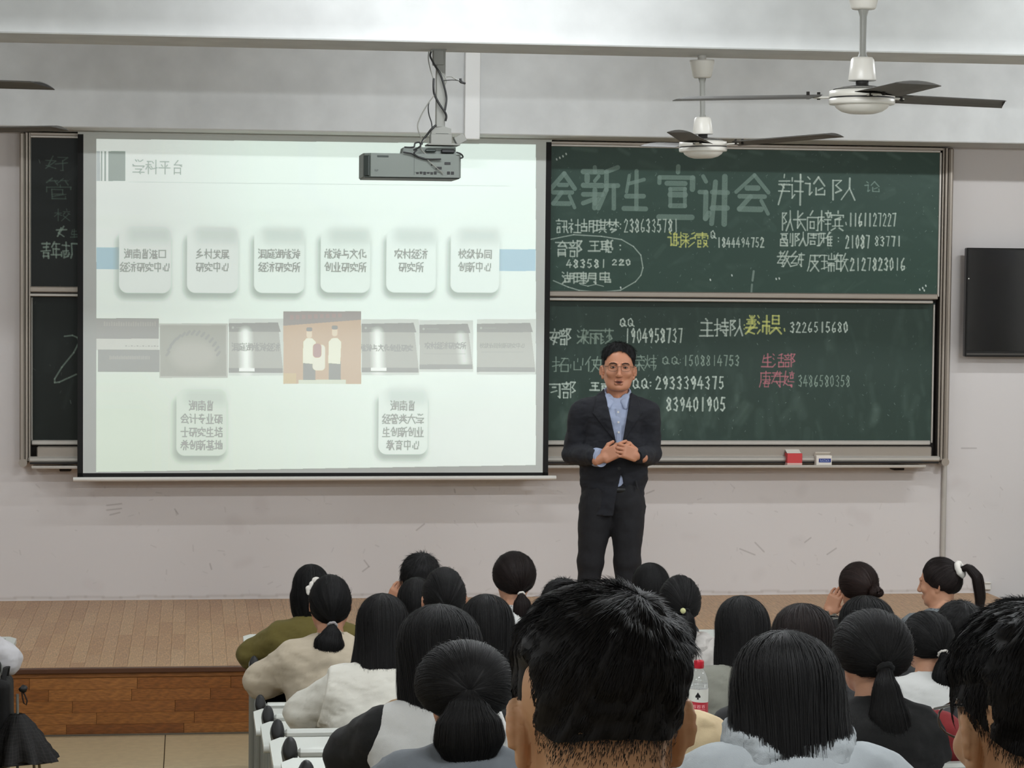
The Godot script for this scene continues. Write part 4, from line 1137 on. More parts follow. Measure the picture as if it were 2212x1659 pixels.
# ---------------------------------------------------------------- small things on the desks and by the aisle
func small_things() -> void:
	# bottle of water on the desk of the fifth row
	var o := thing("water_bottle", "clear plastic water bottle with a red cap and a white and red label", "bottle", Vector3(1.597, 0.9865, 7.735))
	var pet := mat("clear_plastic", Color(0.93, 0.95, 0.95, 0.14), 0.05)
	pet.transparency = BaseMaterial3D.TRANSPARENCY_ALPHA
	o.scale = Vector3(1.06, 1.285, 1.06)
	part("bottle_body", shp().lathe([[0.022, 0.0], [0.027, 0.004], [0.0285, 0.012], [0.0285, 0.124], [0.0275, 0.127], [0.0285, 0.131], [0.0275, 0.138], [0.024, 0.150], [0.017, 0.162], [0.0135, 0.167], [0.013, 0.176]], 36).done(), pet, o)
	var water := mat("bottle_water", Color(0.95, 0.97, 0.97, 0.10), 0.05)
	water.transparency = BaseMaterial3D.TRANSPARENCY_ALPHA
	part("water", shp().lathe([[0.0, 0.003], [0.026, 0.005], [0.0275, 0.012], [0.0275, 0.132], [0.0, 0.132]], 32).done(), water, o)
	part("cap", shp().lathe([[0.0145, 0.170], [0.0152, 0.172], [0.0152, 0.186], [0.014, 0.189], [0.0, 0.1895]], 28).done(), mat("cap_red", Color(0.72, 0.08, 0.16), 0.4), o)
	var lb := Canvas.new(512, 256, Color(0.86, 0.86, 0.83))
	for x in 512:
		var yy := 128 + 8 * cos((x - 256) / 256.0 * PI)
		lb.line(x, yy, x, 256, 1.4, Color(0.68, 0.07, 0.14), 1.0)
	for q in 2:
		var cx := 150.0 + q * 256
		lb.fill([Vector2(cx, 26), Vector2(cx + 12, 50), Vector2(cx + 22, 66), Vector2(cx + 20, 82), Vector2(cx + 7, 82), Vector2(cx + 4, 78), Vector2(cx + 9, 100), Vector2(cx - 9, 100), Vector2(cx - 4, 78), Vector2(cx - 7, 82), Vector2(cx - 20, 82), Vector2(cx - 22, 66), Vector2(cx - 12, 50)], Color(0.05, 0.05, 0.05))
		var wh := Color(0.93, 0.72, 0.72)
		for k in 3:   # three characters of the name and two lines of small print
			var gx := cx - 46 + k * 40
			for l in [[0, 0, 30, 0], [15, 0, 13, 16], [4, 16, 26, 16], [4, 8, 4, 28], [26, 8, 26, 28], [4, 28, 26, 28]]:
				lb.line(gx + l[0], 160 + l[1], gx + l[2], 160 + l[3], 4.5, wh, 0.95)
		lb.line(cx - 48, 204, cx + 66, 204, 6, wh, 0.75)
		lb.line(cx - 48, 220, cx + 66, 220, 5, wh, 0.65)
	var lm := mat("bottle_label", Color.WHITE, 0.4)
	lm.albedo_texture = lb.texture()
	var s := shp()
	for k in 40:
		var a0 := TAU * k / 40 + 2.6
		var a1 := TAU * (k + 1) / 40 + 2.6
		var p := Vector3(cos(a0), 0, -sin(a0)) * 0.0292
		var q := Vector3(cos(a1), 0, -sin(a1)) * 0.0292
		s.tri(p + Vector3(0, 0.058, 0), q + Vector3(0, 0.058, 0), q + Vector3(0, 0.120, 0), Vector2(k / 40.0, 1), Vector2((k + 1) / 40.0, 1), Vector2((k + 1) / 40.0, 0))
		s.tri(p + Vector3(0, 0.058, 0), q + Vector3(0, 0.120, 0), p + Vector3(0, 0.120, 0), Vector2(k / 40.0, 1), Vector2((k + 1) / 40.0, 0), Vector2(k / 40.0, 0))
	part("label", s.done(), lm, o)
	# crumpled tissue on the desk end
	var F := Field.new(Vector3(-0.06, -0.01, -0.05), Vector3(0.06, 0.06, 0.05), 0.0035)
	var rg := RandomNumberGenerator.new()
	rg.seed = 3
	for k in 9:
		F.ball(Vector3(rg.randf_range(-0.032, 0.032), rg.randf_range(0.008, 0.028), rg.randf_range(-0.015, 0.02)), Vector3(0.022, 0.008, 0.016), 0.004, Basis.from_euler(Vector3(rg.randf() * 3, rg.randf() * 3, rg.randf() * 3)))
	tag(part("tissue", net([F]), mat("tissue_white", Color(0.9, 0.9, 0.88), 0.9), null, Vector3(0.400, 0.854, 6.70)), "crumpled white paper tissue lying on the desk end near the aisle", "tissue")
	# pencil case
	var pc := thing("pencil_case", "small grey and white pencil case with a black band on the desk by the aisle", "pencil case", Vector3(0.425, 1.252, 9.86), 0.5)
	part("pouch", shp().tube([Vector3(-0.075, 0.03, 0), Vector3(-0.06, 0.032, 0), Vector3(0.06, 0.034, 0), Vector3(0.08, 0.03, 0)], [0.012, 0.030, 0.031, 0.014], 20, true, Vector2(1.0, 0.9)).done(), mat("pouch_grey", Color(0.55, 0.55, 0.54), 0.8), pc)
	part("band", shp().tube([Vector3(0.02, 0.0335, 0), Vector3(0.028, 0.0335, 0)], 0.0325, 20, true, Vector2(1.0, 0.9)).done(), M.cable_black, pc)
	part("zip_pull", shp().tube([Vector3(-0.07, 0.04, 0.01), Vector3(-0.095, 0.02, 0.015)], 0.006, 8).done(), M.cable_black, pc)
	# mouse-shaped black and white thing beside it: a folded sleeve of pens
	var ug := thing("umbrella", "dark plaid umbrella half open, hanging by its strap at the left edge by the aisle", "umbrella", Vector3(-0.735, 0.345, 4.72))
	var rings := []
	for i in 14:
		var t := i / 13.0
		var ring := PackedVector3Array()
		for k in 48:
			var a := TAU * k / 48
			var pl := 0.5 + 0.5 * cos(a * 8.0)
			var r := lerpf(0.022, 0.165, pow(t, 0.8)) * (1.0 - 0.32 * pl * t) + 0.008 * sin(k * 2.7 + i)
			ring.append(Vector3(cos(a) * r + 0.02 * t, 0.185 - t * 0.20 - 0.02 * pl * t * sin(a * 3.0 + 1.0), sin(a) * r * 0.8))
		rings.append(ring)
	var um := mat("umbrella_cloth", Color.WHITE, 0.75)
	var uc := Canvas.new(256, 256, Color(0.07, 0.06, 0.058))
	for k in 9:
		uc.line(k * 30 + 8, 0, k * 30 + 8, 256, 5, Color(0.22, 0.20, 0.20), 0.5, 2)
		uc.line(0, k * 30 + 14, 256, k * 30 + 14, 5, Color(0.22, 0.20, 0.20), 0.5, 2)
		uc.line(k * 30 + 20, 0, k * 30 + 20, 256, 1.5, Color(0.35, 0.32, 0.32), 0.5)
	um.albedo_texture = uc.texture()
	um.uv1_scale = Vector3(4, 1.6, 1)
	um.cull_mode = BaseMaterial3D.CULL_DISABLED
	part("canopy", shp().skin(rings, true, 1).done(), um, ug)
	part("shaft", shp().tube([Vector3(0, -0.10, 0), Vector3(0, 0.27, 0)], 0.006, 10).done(), M.cable_grey, ug)
	part("handle", shp().tube([Vector3(0.012, 0.30, 0), Vector3(0.016, 0.296, 0), Vector3(0.034, 0.29, 0), Vector3(0.040, 0.288, 0)], [0.012, 0.017, 0.016, 0.010], 12).done(), M.cable_black, ug)
	part("strap", shp().tube([Vector3(0.02, 0.285, 0.0), Vector3(0.032, 0.265, 0.0), Vector3(0.041, 0.24, 0.0), Vector3(0.037, 0.222, 0.0), Vector3(0.027, 0.23, 0.0), Vector3(0.021, 0.255, 0.0), Vector3(0.018, 0.285, 0.0)], 0.0035, 8).done(), mat("strap_brown", Color(0.16, 0.09, 0.045), 0.7), ug)
	for x in [[-0.06, 0.0], [0.085, 0.02], [0.105, -0.04]]:
		part("rib", shp().tube([Vector3(x[0] * 0.8, -0.0, x[1]), Vector3(x[0], -0.19, x[1] * 1.5)], 0.006, 8).done(), M.leg_beige, ug)
	# dark bag strapped to the left desk end
	var F2 := Field.new(Vector3(-0.16, -0.26, -0.16), Vector3(0.10, 0.24, 0.16), 0.009)
	F2.box(Vector3(-0.02, -0.02, 0), Vector3(0.055, 0.19, 0.11), 0.03, 0.02)
	F2.ball(Vector3(0.02, -0.08, 0), Vector3(0.04, 0.09, 0.08), 0.03)
	F2.crease(noise, 0.006, Vector3(9, 5, 9))
	var bg := thing("shoulder_bag", "dark cloth bag hanging on the left desk end above the plaid umbrella", "bag", Vector3(-0.800, 0.50, 4.62))
	part("bag_body", net([F2]), mat("bag_cloth", Color(0.055, 0.052, 0.05), 0.85), bg)
	part("bag_strap", shp().tube([Vector3(0.0, 0.15, -0.06), Vector3(0.01, 0.21, -0.03), Vector3(0.01, 0.21, 0.03), Vector3(0.0, 0.15, 0.06)], 0.010, 8, true, Vector2(1.6, 0.5)).done(), M.bag_cloth, bg)

# ---------------------------------------------------------------- people
var hair_streak: Texture2D
var skin_cache := {}
var cloth_cache := {}
const HIP := Vector3(0, 0.48, 0)
var neck := 0.155

func hair_mat(called: String, c: Color) -> StandardMaterial3D:
	var m := mat(called, c, 0.60)
	m.albedo_texture = hair_streak
	m.uv1_scale = Vector3(9, 1.3, 1)
	m.metallic_specular = 0.32
	return m

func cloth_mat(called: String, c: Color, rough := 0.92, sheen := 0.15) -> StandardMaterial3D:
	var m := mat(called, c, rough)
	m.rim_enabled = true
	m.rim = sheen
	tri_tex(m, null, Vector3.ONE * 14.0, 0.06, knit)
	return m

var knit: Texture2D

func people_materials() -> void:
	knit = noise_tex(0.12, 0.0, 1.0, 256, 2, 17)
	var n := FastNoiseLite.new()
	n.seed = 4
	n.frequency = 0.5
	var im := Image.create(256, 128, false, Image.FORMAT_RGB8)
	for x in 256:
		for y in 128:
			var a := n.get_noise_2d(x * 0.9, y * 0.05) * 0.5 + n.get_noise_2d(x * 0.25 + 90, y * 0.03) * 0.5
			var v := clampf(0.72 + a * 0.75, 0.35, 1.0)
			im.set_pixel(x, y, Color(v, v, v))
	hair_streak = ImageTexture.create_from_image(im)
	var sk := mat("skin", Color(0.74, 0.535, 0.42), 0.55)
	sk.subsurf_scatter_enabled = true
	sk.subsurf_scatter_strength = 0.08
	sk = mat("skin_neck", Color(0.76, 0.585, 0.44), 0.55)
	sk.subsurf_scatter_enabled = true
	sk.subsurf_scatter_strength = 0.08
	sk = mat("skin_lecturer", Color(0.72, 0.50, 0.385), 0.5)
	sk.subsurf_scatter_enabled = true
	sk.subsurf_scatter_strength = 0.06
	hair_mat("hair_black", Color(0.105, 0.10, 0.102))
	hair_mat("hair_soft", Color(0.125, 0.118, 0.118))
	hair_mat("hair_brown", Color(0.185, 0.115, 0.095))
	hair_mat("hair_dark_brown", Color(0.145, 0.10, 0.09))
	mat("scalp", Color(0.30, 0.24, 0.21), 0.7)
	for c in [["olive", Color(0.37, 0.33, 0.14)], ["cream", Color(0.72, 0.67, 0.59)], ["shirt_white", Color(0.80, 0.79, 0.75)], ["collar_white", Color(0.87, 0.86, 0.82)], ["tan", Color(0.55, 0.44, 0.31)], ["black", Color(0.055, 0.055, 0.055)], ["jacket_white", Color(0.82, 0.82, 0.81)], ["hoodie_grey", Color(0.60, 0.62, 0.63)], ["hood_cream", Color(0.70, 0.68, 0.66)], ["charcoal", Color(0.16, 0.16, 0.165)], ["jacket_grey", Color(0.52, 0.52, 0.48)], ["denim_grey", Color(0.40, 0.42, 0.43)], ["red", Color(0.50, 0.13, 0.14)], ["maroon", Color(0.42, 0.13, 0.17)], ["beige", Color(0.78, 0.70, 0.56)], ["slate", Color(0.42, 0.44, 0.46)], ["sleeve_white", Color(0.80, 0.79, 0.80)]]:
		cloth_mat("cloth_" + c[0], c[1])
	var navy := cloth_mat("suit_navy", Color(0.062, 0.07, 0.105), 0.8, 0.1)
	navy.uv1_scale = Vector3.ONE * 30.0
	cloth_mat("suit_trousers", Color(0.055, 0.055, 0.078), 0.8, 0.1)
	cloth_mat("shirt_blue", Color(0.62, 0.66, 0.76), 0.7, 0.1)
	# black shirt with thin white checks
	var pl := Image.create(128, 128, false, Image.FORMAT_RGB8)
	pl.fill(Color(0.055, 0.055, 0.058))
	for k in [0, 64]:
		pl.fill_rect(Rect2i(k, 0, 5, 128), Color(0.62, 0.60, 0.55))
		pl.fill_rect(Rect2i(0, k, 128, 5), Color(0.62, 0.60, 0.55))
	var pm := mat("cloth_plaid", Color.WHITE, 0.9)
	tri_tex(pm, ImageTexture.create_from_image(pl), Vector3.ONE * 9.0)

func spine(lean: float) -> Vector3:
	return Vector3(0, cos(lean), -sin(lean))

func head_at(lean: float) -> Vector3:
	var u := spine(lean)
	return HIP + u * 0.48 + spine(lean * 0.45) * neck + Vector3(0, 0, -0.015)

# joints of an arm: shoulder, elbow, wrist, then the direction of the hand
func arm(lean: float, pose: String, s: int) -> Array:
	var u := spine(lean)
	var sh := HIP + u * 0.405 + Vector3(s * 0.165, 0, 0)
	if pose == "cheek" and s < 0:
		var h := head_at(lean)
		return [sh, Vector3(-0.235, 0.775, sh.z - 0.16), h + Vector3(-0.135, -0.135, -0.05), Vector3(0.30, 0.9, 0.1)]
	if pose == "wide":
		return [sh, Vector3(s * 0.285, 0.775, sh.z - 0.06), Vector3(s * 0.10, 0.765, sh.z - 0.26), Vector3(-s * 0.8, 0, -0.6)]
	return [sh, Vector3(s * 0.245, 0.775, sh.z - 0.13), Vector3(s * 0.085, 0.765, sh.z - 0.32), Vector3(-s * 0.75, 0.0, -0.65)]

func body_into(F: Field, lean: float, pose: String, fat: float, what := "all") -> void:
	var u := spine(lean)
	var fl := Vector3(1, 1, 0.68)
	if what != "arms":
		F.cap(HIP + Vector3(0, -0.02, 0), HIP + u * 0.20, 0.150 + fat, 0.138 + fat, 0.05, fl)
		F.cap(HIP + u * 0.18, HIP + u * 0.335, 0.138 + fat, 0.150 + fat, 0.06, fl)
		F.cap(HIP + u * 0.395 + Vector3(-0.125, 0, 0), HIP + u * 0.395 + Vector3(0.125, 0, 0), 0.052 + fat, 0.052 + fat, 0.07)
		F.cap(HIP + u * 0.40, HIP + u * 0.475, 0.085 + fat, 0.054 + fat * 0.7, 0.05)
	if what != "torso":
		for s in [-1, 1]:
			var a := arm(lean, pose, s)
			F.cap(a[0], a[1], 0.050 + fat, 0.042 + fat, 0.045)
			F.cap(a[1], a[2], 0.042 + fat, 0.030 + fat * 0.8, 0.03)

func hand(wr: Vector3, dir: Vector3, back: Vector3, s: float, curl: float, cell := 0.004) -> Field:
	# a hand from the wrist along dir; back: the way its back looks; s: thumb towards +/- x of the hand
	var y := dir.normalized()
	var z := (back - y * back.dot(y)).normalized()
	var x := y.cross(z) * s
	var F := Field.new(wr + y * 0.065 - Vector3.ONE * 0.115, wr + y * 0.065 + Vector3.ONE * 0.115, cell)
	hand_into(F, wr, x, y, z, [curl, curl, curl, curl], 0.35)
	return F

func hand_into(F: Field, wr: Vector3, x: Vector3, y: Vector3, z: Vector3, curls: Array, thumb: float) -> void:
	F.cap(wr - y * 0.035, wr + y * 0.008, 0.0265, 0.024, 0.01, Vector3.ONE)
	var b := Basis(x, y, z)
	F.box(wr + y * 0.050 + x * 0.001, Vector3(0.039, 0.046, 0.0135), 0.013, 0.014, b)
	F.ball(wr + y * 0.032 + x * 0.024 - z * 0.008, Vector3(0.018, 0.028, 0.016), 0.012, b)
	for k in 4:
		var p := wr + y * (0.090 - absf(k - 1.2) * 0.004) + x * (0.0295 - k * 0.0195)
		var l: float = [0.074, 0.082, 0.077, 0.060][k]
		var r: float = [0.0088, 0.009, 0.0086, 0.0076][k]
		var d := (y + x * (0.10 - k * 0.065)).normalized()
		var ang := 0.0
		for j in 3:
			ang += curls[k] * [0.8, 1.1, 0.8][j]
			var dd := d * cos(ang) - z * sin(ang)
			var q: Vector3 = p + dd * l * [0.46, 0.31, 0.23][j]
			F.cap(p, q, r * [1.0, 0.94, 0.88][j], r * [0.95, 0.9, 0.8][j], 0.004)
			p = q
	var t0 := wr + y * 0.026 + x * 0.034 - z * 0.006
	var t1 := t0 + (y * 0.72 + x * 0.55 - z * thumb).normalized() * 0.038
	var t2 := t1 + (y * 0.95 + x * 0.12 - z * thumb).normalized() * 0.030
	F.cap(t0, t1, 0.0125, 0.0105, 0.01)
	F.cap(t1, t2, 0.0105, 0.0085, 0.005)

# a head about its own centre, face to -z; kind 1: a man's
func head_into(F: Field, t: Transform3D, man: bool, open := 0.0) -> void:
	var sc := t.basis.x.length()
	var b := t.basis.orthonormalized()
	var er := 0.080 if man else 0.073
	var ey := -0.020 if man else -0.008
	var wide := 1.05 if man else 1.0
	var P := func(x: float, y: float, z: float) -> Vector3: return t * Vector3(x, y, z)
	F.ball(P.call(0, 0.030, 0.012), Vector3(0.075 * wide, 0.088, 0.092) * sc, 0.02, b)                      # skull
	F.ball(P.call(0, -0.012, -0.020), Vector3(0.066, 0.090, 0.070) * sc, 0.03, b)                    # face
	F.cap(P.call(-0.030, -0.078, -0.040), P.call(0.030, -0.078, -0.040), (0.030) * sc, (0.030) * sc, 0.03)    # jaw
	F.ball(P.call(0, -0.094, -0.070), Vector3(0.024, 0.018, 0.018) * sc, 0.02, b)                    # chin
	for s in [-1, 1]:
		F.cap(P.call(s * 0.050, -0.050, -0.010), P.call(s * 0.028, -0.085, -0.052), (0.024) * sc, (0.020) * sc, 0.02)   # jaw line
		F.ball(P.call(s * 0.044, -0.022, -0.066), Vector3(0.022, 0.018, 0.018) * sc, 0.02, b)        # cheek
		F.ball(P.call(s * 0.032, 0.013, -0.094), Vector3(0.019, 0.011, 0.016) * sc, 0.008, b, true)  # eye socket
		F.ball(P.call(s * 0.0315, 0.011, -0.079), Vector3(0.014, 0.010, 0.012) * sc, 0.003, b)       # lids
		F.cap(P.call(s * 0.016, 0.028, -0.091), P.call(s * 0.050, 0.027, -0.078), (0.007) * sc, (0.006) * sc, 0.010)   # brow
		F.ball(P.call(s * 0.0105, -0.034, -0.098), Vector3(0.0085, 0.007, 0.009) * sc, 0.006, b)     # wing of the nose
		# ear: plate, rim, lobe, bowl
		var eb := b * Basis(Vector3.UP, s * 0.42) * Basis(Vector3.RIGHT, 0.14)
		var ec: Vector3 = P.call(s * er, ey, 0.016)
		F.ball(ec, Vector3(0.0085, 0.031, 0.0175) * sc, 0.006, eb)
		var pv := Vector3.ZERO
		for k in 9:
			var a := -0.5 + k * 0.52
			var q: Vector3 = ec + eb * sc * Vector3(s * 0.0065, sin(a) * 0.027 + 0.003, cos(a) * 0.0165)
			if k > 0:
				F.cap(pv, q, (0.0048) * sc, (0.0046) * sc, 0.004)
			pv = q
		F.ball(ec + eb * sc * Vector3(s * 0.003, -0.026, -0.004), Vector3(0.0065, 0.011, 0.009) * sc, 0.006, eb)
		F.ball(ec + eb * sc * Vector3(s * 0.011, -0.002, -0.004), Vector3(0.0065, 0.015, 0.0085) * sc, 0.004, eb, true)
	F.cap(P.call(0, 0.014, -0.090), P.call(0, -0.026, -0.108), (0.0075) * sc, (0.0105) * sc, 0.010)           # nose
	F.ball(P.call(0, -0.032, -0.107), Vector3(0.0115, 0.0095, 0.010) * sc, 0.006, b)
	F.cap(P.call(-0.018, -0.059, -0.088), P.call(0.018, -0.059, -0.088), (0.0065) * sc, (0.0065) * sc, 0.006)  # upper lip
	F.cap(P.call(-0.015, -0.070 - open, -0.086), P.call(0.015, -0.070 - open, -0.086), (0.007) * sc, (0.007) * sc, 0.006)  # lower lip
	F.cap(P.call(-0.016, -0.0645 - open * 0.5, -0.099), P.call(0.016, -0.0645 - open * 0.5, -0.099), (0.0022 + open * 0.4) * sc, (0.0022 + open * 0.4) * sc, 0.003, Vector3.ONE, true)
	if man:
		F.cap(P.call(-0.02, 0.02, 0.05), P.call(0.02, 0.02, 0.05), (0.055) * sc, (0.055) * sc, 0.03)

func skin_mesh(lean: float, pose: String, turn: Vector3, man: bool, cell: float) -> ArrayMesh:
	var key := "%.3f %s %s %s %.4f %.3f" % [lean, pose, turn, man, cell, neck]
	if skin_cache.has(key):
		return skin_cache[key]
	var h := head_at(lean)
	var u := spine(lean)
	var t := Transform3D(Basis.from_euler(turn), h)
	var B := Field.new(Vector3(-0.38, 0.36, -0.75), Vector3(0.38, 1.12, 0.2), 0.016)
	body_into(B, lean, pose, 0.0)
	var nr := 0.058 if man else 0.050
	B.cap(HIP + u * 0.43, h + t.basis * Vector3(0, -0.03, 0.022), nr + 0.008, nr, 0.03)
	B.chop(Plane(Vector3.UP, h.y - 0.05))
	var H := Field.new(h - Vector3(0.13, 0.20, 0.16), h + Vector3(0.13, 0.15, 0.16), cell)
	head_into(H, t, man)
	H.cap(HIP + u * 0.43, h + t.basis * Vector3(0, -0.03, 0.022), nr + 0.008, nr, 0.025)
	H.cap(HIP + u * 0.40, HIP + u * 0.475, 0.085, 0.054, 0.04)
	if man:   # the cords at the back of the neck
		for s in [-1, 1]:
			H.cap(HIP + u * 0.44 + Vector3(s * 0.035, 0, 0.02), h + t.basis * Vector3(s * 0.026, -0.02, 0.07), 0.026, 0.020, 0.03)
	var fs := [B, H]
	for s in [-1, 1]:
		var a := arm(lean, pose, s)
		var back := Vector3(0, 1, 0)
		if pose == "cheek" and s < 0:
			back = Vector3(-0.7, -0.1, 0.7)
		fs.append(hand(a[2], a[3], back, s if not (pose == "cheek" and s < 0) else 1.0, 0.5 if pose == "cheek" and s < 0 else 0.18, 0.0045))
	skin_cache[key] = net(fs)
	return skin_cache[key]

func cloth_field(lean: float, pose: String, fat: float, what := "all", cell := 0.0135) -> Field:
	var F := Field.new(Vector3(-0.42, 0.30, -0.72), Vector3(0.42, 1.08, 0.24), cell)
	body_into(F, lean, pose, fat, what)
	var u := spine(lean)
	F.crease(noise, 0.010, Vector3(7, 13, 9))
	if what != "arms":
		F.cap(HIP + u * 0.455 + Vector3(0, 0, -0.004), HIP + u * 0.455 + spine(lean * 0.45) * 0.2, 0.062, 0.070, 0.006, Vector3.ONE, true)
	for s in [-1, 1]:
		var a := arm(lean, pose, s)
		F.cap(a[2], a[2] + Vector3(a[3]).normalized() * 0.1, 0.038, 0.05, 0.004, Vector3.ONE, true)
	return F

func cloth_mesh(lean: float, pose: String, fat: float, what := "all") -> ArrayMesh:
	var key := "%.3f %s %.3f %s" % [lean, pose, fat, what]
	if not cloth_cache.has(key):
		cloth_cache[key] = net([cloth_field(lean, pose, fat, what)])
	return cloth_cache[key]

func trousers(lean: float) -> ArrayMesh:
	if not cloth_cache.has("trousers"):
		var F := Field.new(Vector3(-0.26, -0.02, -0.68), Vector3(0.26, 0.62, 0.18), 0.018)
		F.cap(Vector3(-0.06, 0.49, 0.0), Vector3(0.06, 0.49, 0.0), 0.11, 0.11, 0.05)
		for s in [-1, 1]:
			F.cap(Vector3(s * 0.09, 0.48, -0.02), Vector3(s * 0.11, 0.50, -0.40), 0.085, 0.062, 0.05)
			F.cap(Vector3(s * 0.11, 0.49, -0.41), Vector3(s * 0.11, 0.09, -0.36), 0.060, 0.045, 0.03)
			F.cap(Vector3(s * 0.11, 0.045, -0.34), Vector3(s * 0.115, 0.035, -0.50), 0.042, 0.038, 0.02)
		cloth_cache.trousers = net([F])
	return cloth_cache.trousers

# ---- hair
# a sheet given by g(u, t), u round the head, t from root to tip, with locks laid over it
func hair_sheet(g: Callable, locks: int, nu := 72, nt := 26, sd := 1, lift := 0.004, wide := 0.0011, closed := true, jag := 0.0) -> ArrayMesh:
	var v := PackedVector3Array()
	var n := PackedVector3Array()
	var uv := PackedVector2Array()
	var ix := PackedInt32Array()
	var rg := RandomNumberGenerator.new()
	rg.seed = sd
	var nz := FastNoiseLite.new()
	nz.seed = sd
	nz.frequency = 1.0
	var eps := 0.004
	# which way is out
	var mid := Vector3.ZERO
	for q in 8:
		mid += g.call((q + 0.5) / 8.0, 0.5) / 8.0
	var sum := 0.0
	for q in 8:
		var p: Vector3 = g.call((q + 0.5) / 8.0, 0.5)
		sum += (g.call((q + 0.5) / 8.0 + eps, 0.5) - p).cross(g.call((q + 0.5) / 8.0, 0.504) - p).normalized().dot((p - mid).normalized())
	var sg := 1.0 if sum > 0.0 else -1.0
	for i in nu + 1:
		var u := float(i) / nu
		for k in nt + 1:
			var t := float(k) / nt
			if jag > 0.0:   # uneven ends
				t *= 1.0 - jag * (0.5 + 0.5 * nz.get_noise_2d(u * 34.0, 3.0)) * smoothstep(0.5, 1.0, t)
			var p: Vector3 = g.call(u, t)
			var pu: Vector3 = g.call(u + eps, t) - g.call(u - eps, t)
			var pt: Vector3 = g.call(u, minf(t + eps, 1.0)) - g.call(u, maxf(t - eps, 0.0))
			var m := pu.cross(pt) * sg
			m = m.normalized() if m.length() > 1e-12 else p.normalized()
			var uu := fposmod(u, 1.0)
			var bump := nz.get_noise_2d(cos(uu * TAU) * 6.0 + 9.0, sin(uu * TAU) * 6.0 + t * 1.2) * lift * 1.5 + nz.get_noise_2d(cos(uu * TAU) * 19.0, sin(uu * TAU) * 19.0 + t * 1.5) * lift * 0.7
			v.append(p + m * bump * minf(1.0, t * 4.0))
			n.append(m)
			uv.append(Vector2(u, t))
	for i in nu:
		for k in nt:
			var a := i * (nt + 1) + k
			var b := a + nt + 1
			if sg > 0.0:
				ix.append_array([a, a + 1, b, b, a + 1, b + 1])
			else:
				ix.append_array([a, b, a + 1, b, b + 1, a + 1])
	# smooth normals of the bumpy sheet
	for q in n.size():
		n[q] = Vector3.ZERO
	for q in range(0, ix.size(), 3):
		var m := (v[ix[q + 2]] - v[ix[q]]).cross(v[ix[q + 1]] - v[ix[q]])
		n[ix[q]] += m
		n[ix[q + 1]] += m
		n[ix[q + 2]] += m
	if closed:
		for k in nt + 1:
			var m := n[k] + n[nu * (nt + 1) + k]
			n[k] = m
			n[nu * (nt + 1) + k] = m
	for q in n.size():
		n[q] = n[q].normalized() if n[q].length() > 1e-14 else Vector3.UP
	for q in locks:
		var u := rg.randf()
		var t0 := rg.randf_range(0.0, 0.35) if rg.randf() < 0.6 else 0.0
		var t1 := rg.randf_range(0.75, 1.0 + jag * 1.3)
		var off := rg.randf_range(0.0, 1.0)
		off = lift * (0.2 + off * off * 1.6)
		var stray := rg.randf() < 0.05
		if stray:
			off += rg.randf_range(0.003, 0.009)
		var wob := rg.randf_range(-0.012, 0.012)
		var ww := wide * (0.45 if stray else rg.randf_range(0.6, 1.3))
		var base := v.size()
		var S := 10
		var prev := Vector3.ZERO
		for k in S + 1:
			var f := float(k) / S
			var t := lerpf(t0, t1, f)
			var uu := u + wob * f
			var p: Vector3 = g.call(uu, minf(t, 1.0))
			var p2: Vector3 = g.call(uu, minf(t, 1.0) + 0.01 if t < 0.99 else minf(t, 1.0) - 0.01)
			var tn := (p2 - p) * (1.0 if t < 0.99 else -1.0)
			if t > 1.0:
				p += tn.normalized() * (t - 1.0) * 0.25
			var pu: Vector3 = g.call(uu + eps, minf(t, 1.0)) - p
			var m := pu.cross(tn) * sg
			m = m.normalized() if m.length() > 1e-12 else Vector3.UP
			p += m * off * sin(PI * clampf(f * 0.92 + 0.06, 0, 1))
			var side := tn.cross(m).normalized() * ww * (1.0 - 0.75 * f * f)
			v.append(p - side)
			v.append(p + side)
			var tilt := side.normalized() * 0.55
			n.append((m - tilt).normalized())
			n.append((m + tilt).normalized())
			uv.append(Vector2(u, t))
			uv.append(Vector2(u + 0.01, t))
			if k > 0:
				var a := base + k * 2 - 2
				ix.append_array([a, a + 2, a + 1, a + 1, a + 2, a + 3])
	return arrays(v, n, ix, uv)

func slerp_dir(a: Vector3, b: Vector3, t: float) -> Vector3:
	var w := acos(clampf(a.dot(b), -1.0, 1.0))
	if w < 1e-4:
		return a
	return (a * sin((1.0 - t) * w) + b * sin(t * w)) / sin(w)

# direction of the hairline at azimuth u (0: back of the neck, 0.5: forehead)
func hairline(u: float, nape: float, front: float, ears := true) -> Vector3:
	var a := fposmod(u, 1.0)
	a = a if a <= 0.5 else 1.0 - a       # 0 back .. 0.5 front
	var e := 0.0
	var pts := [[0.0, nape], [0.10, nape * 0.97], [0.155, nape * 0.72], [0.205, -0.10], [0.235, 0.13], [0.265, 0.12], [0.295, -0.06], [0.335, 0.05], [0.375, 0.48], [0.43, front * 0.93], [0.5, front]] if ears else [[0.0, nape], [0.12, nape * 0.94], [0.20, -0.55], [0.27, -0.34], [0.33, -0.05], [0.38, 0.42], [0.44, front * 0.93], [0.5, front]]
	for k in pts.size() - 1:
		if a >= pts[k][0] and a <= pts[k + 1][0]:
			e = lerpf(pts[k][1], pts[k + 1][1], smoothstep(0.0, 1.0, (a - pts[k][0]) / (pts[k + 1][0] - pts[k][0])))
	var az := u * TAU
	return Vector3(sin(az) * cos(e), sin(e), cos(az) * cos(e))

